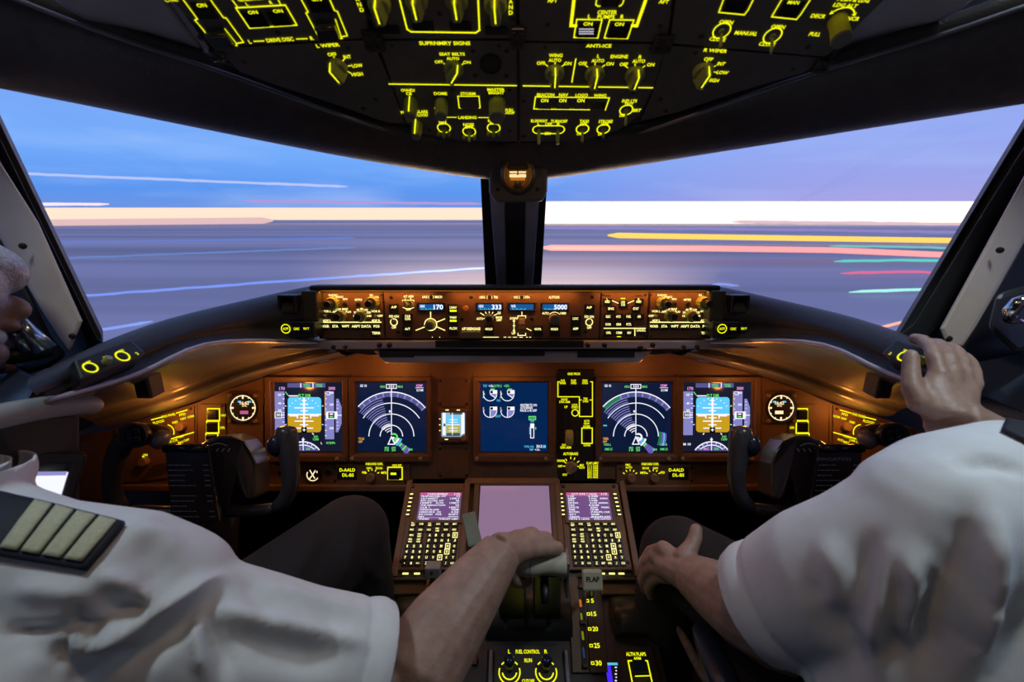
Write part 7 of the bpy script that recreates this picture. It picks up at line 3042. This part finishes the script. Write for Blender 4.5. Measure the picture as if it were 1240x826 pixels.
# hem line of the sleeve
co, no = arrays(me)
along = (co - np.array(cc)) @ np.array(d)
near = np.linalg.norm(co - np.array(cc), axis=1) < .12
dd = np.where(near, .0035 * np.exp(-((along + .012) / .011) ** 2) - .0030 * np.exp(-((along + .030) / .003) ** 2), 0)
me.vertices.foreach_set('co', (co + no * dd[:, None]).ravel())
me.update()
tree_c = bvh(me)
cut(me, [(cc, d, .12), (neck0 + Vector((.004, .004, .042)), Vector((0, .25, 1)), .09), (Vector((-.94, .28, .665)), Vector((-.1, 0, -1)), .09)])
shirt = finish(me, 'shirt', SHIRT, cap, .003)


def decal(tree, lo, hi, s0, s1, off, name, m, par, n=10, nt=8, thick=.0022):
    """a cloth strip laid on the shoulder between two pixel edges lo and hi (each a pair of end points)"""
    rows = []
    for j in range(nt + 1):
        t = j / nt
        r = []
        for i in range(n + 1):
            s = s0 + (s1 - s0) * i / n
            u = (lo[0][0] + (lo[1][0] - lo[0][0]) * s) * (1 - t) + (hi[0][0] + (hi[1][0] - hi[0][0]) * s) * t
            v = (lo[0][1] + (lo[1][1] - lo[0][1]) * s) * (1 - t) + (hi[0][1] + (hi[1][1] - hi[0][1]) * s) * t
            h, nn, _, _ = tree.ray_cast(EYE, ray(u, v).normalized())
            if h is None:
                h, nn, _, _ = tree.find_nearest(W(u, v, .45))
            r.append(h + nn * off)
        rows.append(r)
    q = MB()
    q.grid(rows, 0, True)
    o = q.build(name, m, par)
    s = o.modifiers.new('solid', 'SOLIDIFY')
    s.thickness = thick
    s.offset = 0
    return o


lo, hi = ((-60, 664), (107, 693)), ((-20, 596), (153, 637))
ep = decal(tree_c, lo, hi, 0, 1, .004, 'epaulette', NAVY, shirt, 18, 10, .004)
for s0, s1 in ((.84, .95), (.685, .80), (.53, .645), (.38, .49)):
    decal(tree_c, ((lo[0][0] + 5, lo[0][1] - 9), (lo[1][0] + 6, lo[1][1] - 9)), ((hi[0][0] - 2, hi[0][1] + 3), (hi[1][0] - 2, hi[1][1] + 3)), s0 - .01, s1, .0072, 'stripe', BRAID, ep, 4, 10, .003)
bt = tree_c.ray_cast(EYE, ray(15, 640).normalized())
# trousers
q = MB()
hipc = Vector((-.66, .12, .47))
knee = W(424, 648, .83)
q.tube([hipc + Vector((.08, 0, 0)), Vector((-.52, .25, .55)), Vector((-.42, .45, .62)), knee], [.10, .10, .09, .070], 22)
q.ball(knee, .071, 20)
q.tube([knee, W(436, 720, .89), W(445, 800, .98), W(450, 900, 1.10)], [.069, .066, .058, .05], 18)
q.tube([hipc - Vector((.08, 0, 0)), Vector((-.82, .40, .60)), Vector((-.84, .66, .63))], [.10, .09, .07], 20)
q.tube([Vector((-.84, .66, .63)), Vector((-.84, .80, .36)), Vector((-.84, .86, .12))], [.068, .06, .05], 18)
q.ball(hipc, (.19, .14, .11), 20)
me = blob(q, .009, 5)
fold(me, [([(395, 625), (375, 665), (350, 705)], .006, .012), ([(430, 612), (425, 660), (415, 710)], .005, .01), ([(440, 680), (455, 700), (468, 705)], .005, .008)])
finish(me, 'trousers', TROUSER, cap)
q = MB()
for p in (W(450, 900, 1.10), Vector((-.84, .86, .12))):
    p = Vector((p.x, p.y, .05))
    q.tube([p + Vector((0, -.09, .0)), p + Vector((0, 0, .02)), p + Vector((0, .12, -.01)), p + Vector((0, .19, -.015))], [(.038, .04), (.042, .055), (.045, .036), (.036, .03)], 16, up=(0, 0, 1))
    q.tube([p, p + Vector((0, -.02, .16))], [.045, .05], 14)
finish(blob(q, .008, 4), 'shoes', mat('black_shoe_leather', (.01, .01, .01), .25), cap)

# ---------------------------------------------------------------- first officer, right seat
hM2 = Matrix.Translation((.70, .44, 1.10)) @ Matrix.Rotation(R(12), 4, 'Z') @ Matrix.Rotation(R(-14), 4, 'X')
q = MB()
add_head(q, hM2)
neck1 = Vector((.70, .36, .945))
q.tube([neck1 + Vector((0, -.02, -.06)), neck1, hM2 @ Vector((0, -.03, -.06)), hM2 @ Vector((0, -.02, 0))], [.075, .060, .056, .05], 16)
q.tube([(.62, .10, .45), (.61, .18, .62), (.62, .26, .76), (.67, .32, .88)], [(.14, .085), (.14, .085), (.145, .08), (.08, .06)], 20, up=(0, -1, .3))
sh = W(1118, 660, .465)
el = W(975, 775, .545)
wr = W(838, 697, .700)
q.tube([neck1 + Vector((0, -.03, -.05)), sh.lerp(neck1, .4), sh, sh.lerp(el, .5), el], [.05, .05, .055, .052, .048], 16)
q.tube([el, W(945, 760, .565), W(905, 738, .60), W(868, 716, .655), wr], [.044, .050, .050, .042, .032], 18)
kn = [W(803, 664, .742), W(794, 674, .752), W(793, 686, .755), W(799, 698, .750)]
fg = [[W(788, 668, .772), W(780, 680, .800), W(780, 694, .818)], [W(783, 680, .778), W(777, 692, .805), W(778, 704, .82)], [W(783, 692, .778), W(779, 704, .80), W(781, 714, .815)], [W(790, 704, .772), W(786, 714, .79), W(788, 722, .80)]]
th = [W(826, 674, .715), W(837, 662, .722), W(842, 650, .73), W(843, 641, .735)]
add_hand(q, wr, .035, kn, fg, th, .0090)
q.tube([wr, W(818, 686, .728), W(800, 682, .748)], [(.030, .030), (.030, .026), (.022, .02)], 14)
# right arm reaches up to the glareshield
s2, e2 = Vector((.90, .32, .85)), Vector((.80, .40, .86))
w2 = W(1150, 508, .530)
e2 = Vector((.80, .50, .80))
q.tube([neck1 + Vector((0, -.03, -.05)), s2, s2.lerp(e2, .5), e2], [.05, .055, .05, .045], 14)
q.tube([e2, e2.lerp(w2, .35), e2.lerp(w2, .75), w2], [.044, .047, .036, .029], 16)
kn = [W(1136, 450, 0.552), W(1151, 449, 0.554), W(1166, 454, 0.554), W(1180, 463, 0.551)]
fg = [[W(1131, 432, 0.562), W(1127, 420, 0.578), W(1117, 412, 0.604), W(1108, 410, 0.616)], [W(1149, 434, 0.565), W(1144, 424, 0.579), W(1136, 417, 0.607), W(1129, 416, 0.619)],
      [W(1165, 439, 0.563), W(1160, 428, 0.579), W(1153, 421, 0.607), W(1147, 420, 0.619)], [W(1180, 451, 0.558), W(1176, 440, 0.573), W(1169, 432, 0.597), W(1164, 431, 0.607)]]
th = [W(1113, 487, 0.537), W(1104, 470, 0.544), W(1103, 450, 0.554), W(1103, 431, 0.561)]
add_hand(q, w2, .031, kn, fg, th, .0078)
q.tube([w2, W(1146, 482, 0.542), W(1152, 462, 0.550)], [(.026, .024), (.032, .018), (.028, .012)], 16, up=(0, -1, .6))
q.tube([w2, W(1162, 482, 0.542), W(1170, 466, 0.550)], [.024, .018, .014], 14)
fo = finish(blob(q, .0030, 3), 'person', SKIN)
tag(fo, 'pilot in the right seat, one hand on the glareshield and the other on his knee', 'person', 'pilots')
eyes_hair(hM2, fo, HAIRD)
# nails of the visible thumbs
q = MB()
q.tube([(.60, .10, .40), (.585, .18, .56), (.58, .27, .72), (.60, .33, .84), (.69, .35, .915)], [(.22, .15), (.23, .155), (.225, .15), (.17, .12), (.085, .08)], 30, up=(0, -1, .3))
q.ball(W(1134, 646, .452), (.083, .08, .088), 22)
q.tube([W(1130, 690, .46), W(1105, 770, .465), W(1095, 850, .47)], [.075, .085, .095], 22)
q.tube([W(1132, 642, .452), W(1165, 614, .462), W(1215, 596, .472), neck1 + Vector((0, 0, -.03))], [.082, .078, .075, .068], 22)
q.tube([W(1126, 656, .452), W(1062, 688, .475), W(1000, 704, .505), W(955, 720, .535), W(922, 731, .558), W(905, 737, .568)], [.082, .082, .079, .072, .066, .065], 24)
q.tube([neck1 + Vector((0, 0, -.03)), Vector((.82, .33, .87)), Vector((.90, .32, .85)), e2.lerp(Vector((.90, .32, .85)), .35)], [.068, .072, .072, .066], 18)
for k in range(10):
    a0, a1 = 2 * math.pi * k / 10, 2 * math.pi * (k + 1) / 10
    c = neck1 + Vector((0, .004, .022))
    f = lambda a: c + Vector((.074 * math.cos(a), .070 * math.sin(a), .012 - .016 * math.sin(a)))
    q.tube([f(a0), f((a0 + a1) / 2), f(a1)], [(.012, .022)] * 3, 10, up=(0, 0, 1))
me = blob(q, .0055, 5)
fold(me, [([(1060, 655), (1045, 695), (1028, 755), (1050, 808)], -.012, .013), ([(1072, 660), (1068, 710), (1052, 770), (1062, 822)], .011, .010),
          ([(1187, 605), (1160, 700), (1132, 760), (1100, 820)], -.012, .015), ([(1202, 612), (1199, 698), (1176, 770), (1156, 822)], .013, .011),
          ([(1100, 672), (1110, 720), (1092, 790)], .010, .011), ([(1086, 680), (1086, 740), (1078, 800)], -.008, .010),
          ([(1000, 660), (1020, 700), (1015, 750)], .006, .014), ([(985, 700), (1000, 740), (1005, 780)], -.005, .012),
          ([(1132, 690), (1126, 730), (1110, 775)], -.008, .009), ([(1240, 570), (1200, 560), (1160, 566)], -.006, .008)])
d = (W(905, 737, .568) - W(955, 720, .535)).normalized()
cc = W(917, 733, .560)
co, no = arrays(me)
along = (co - np.array(cc)) @ np.array(d)
near = np.linalg.norm(co - np.array(cc), axis=1) < .12
dd = np.where(near, .0035 * np.exp(-((along + .014) / .012) ** 2) - .0030 * np.exp(-((along + .034) / .003) ** 2), 0)
me.vertices.foreach_set('co', (co + no * dd[:, None]).ravel())
me.update()
tree_f = bvh(me)
e3 = e2.lerp(Vector((.90, .32, .85)), .35)
cut(me, [(cc, d, .12), (neck1 + Vector((0, .004, .042)), Vector((0, .25, 1)), .09), (e3, e2 - Vector((.90, .32, .85)), .1)])
shirt2 = finish(me, 'shirt', SHIRT, fo, .003)
ep2 = decal(tree_f, ((1212, 524), (1262, 548)), ((1219, 511), (1285, 524)), 0, 1, .003, 'epaulette', NAVY, shirt2, 8, 6, .004)
# trousers
q = MB()
hipc = Vector((.64, .10, .47))
knee = W(822, 674, .835)
q.tube([hipc - Vector((.08, 0, 0)), Vector((.56, .26, .56)), Vector((.42, .48, .62)), knee], [.10, .10, .088, .070], 22)
q.ball(knee, .072, 20)
q.tube([knee, W(808, 745, .90), W(800, 830, .99), W(796, 920, 1.1)], [.070, .066, .058, .05], 18)
q.tube([hipc + Vector((.08, 0, 0)), Vector((.84, .40, .60)), Vector((.86, .66, .63))], [.10, .09, .07], 20)
q.tube([Vector((.86, .66, .63)), Vector((.86, .80, .36)), Vector((.86, .86, .12))], [.068, .06, .05], 18)
q.ball(hipc, (.19, .14, .11), 20)
me = blob(q, .009, 5)
fold(me, [([(850, 640), (875, 655), (900, 672)], .006, .010), ([(785, 650), (800, 632), (830, 630)], .004, .008)])
finish(me, 'trousers', TROUSER, fo)
q = MB()
for p in (W(796, 920, 1.1), Vector((.86, .86, .12))):
    p = Vector((p.x, p.y, .05))
    q.tube([p + Vector((0, -.09, .0)), p + Vector((0, 0, .02)), p + Vector((0, .12, -.01)), p + Vector((0, .19, -.015))], [(.038, .04), (.042, .055), (.045, .036), (.036, .03)], 16, up=(0, 0, 1))
    q.tube([p, p + Vector((0, -.02, .16))], [.045, .05], 14)
finish(blob(q, .008, 4), 'shoes', mat('black_shoe_leather', (.01, .01, .01), .25), fo)

# ---------------------------------------------------------------- seats
for s, lab in ((-1, 'dark cloth seat under the pilot at left'), (1, 'dark cloth seat with blue-edged inboard armrest under the pilot at right')):
    cx = s * .68
    t = empty('pilot_seat', Vector((cx, .1, 0)))
    tag(t, lab, 'seat')
    inv = t.matrix_world.inverted()

    def sp(name, mb, m, bevel=.01, sub=0):
        o = mb.build(name, m, t, bevel, sub)
        o.matrix_parent_inverse = inv
        return o
    q = MB()
    q.box(cx - .24, cx + .24, -.10, .40, .28, .37)
    sp('cushion', q, SEATC, .03)
    q = MB()
    q.tube([(cx, -.08, .36), (cx, -.12, .60), (cx, -.14, .82)], [(.23, .055), (.24, .06), (.20, .05)], 20, up=(0, -1, .1))
    sp('backrest', q, SEATC, 0, 1)
    q = MB()
    q.box(cx - .16, cx + .16, 0, .30, 0, .28)
    sp('pedestal', q, BLACK, .02)
    ar = [W(846, 752, .70), W(866, 800, .62), W(892, 862, .54)]
    ar = ar if s > 0 else [Vector((-p.x, p.y, p.z)) for p in ar]
    q = MB()
    q.tube(ar, [(.018, .014), (.021, .016), (.021, .016)], 16, up=(0, 0, 1))
    sp('armrest', q, mat('blue_black_armrest', (.015, .02, .035), .3), 0, 1)
    br = [W(819, 756, .78), W(838, 792, .70), W(864, 840, .62)]
    br = br if s > 0 else [Vector((-p.x, p.y, p.z)) for p in br]
    q = MB()
    q.tube(br, [.007, .008, .008], 10)
    sp('seat_rail', q, mat('worn_brown_strip', (.10, .065, .05), .7, 0, .4, 90), 0, 1)
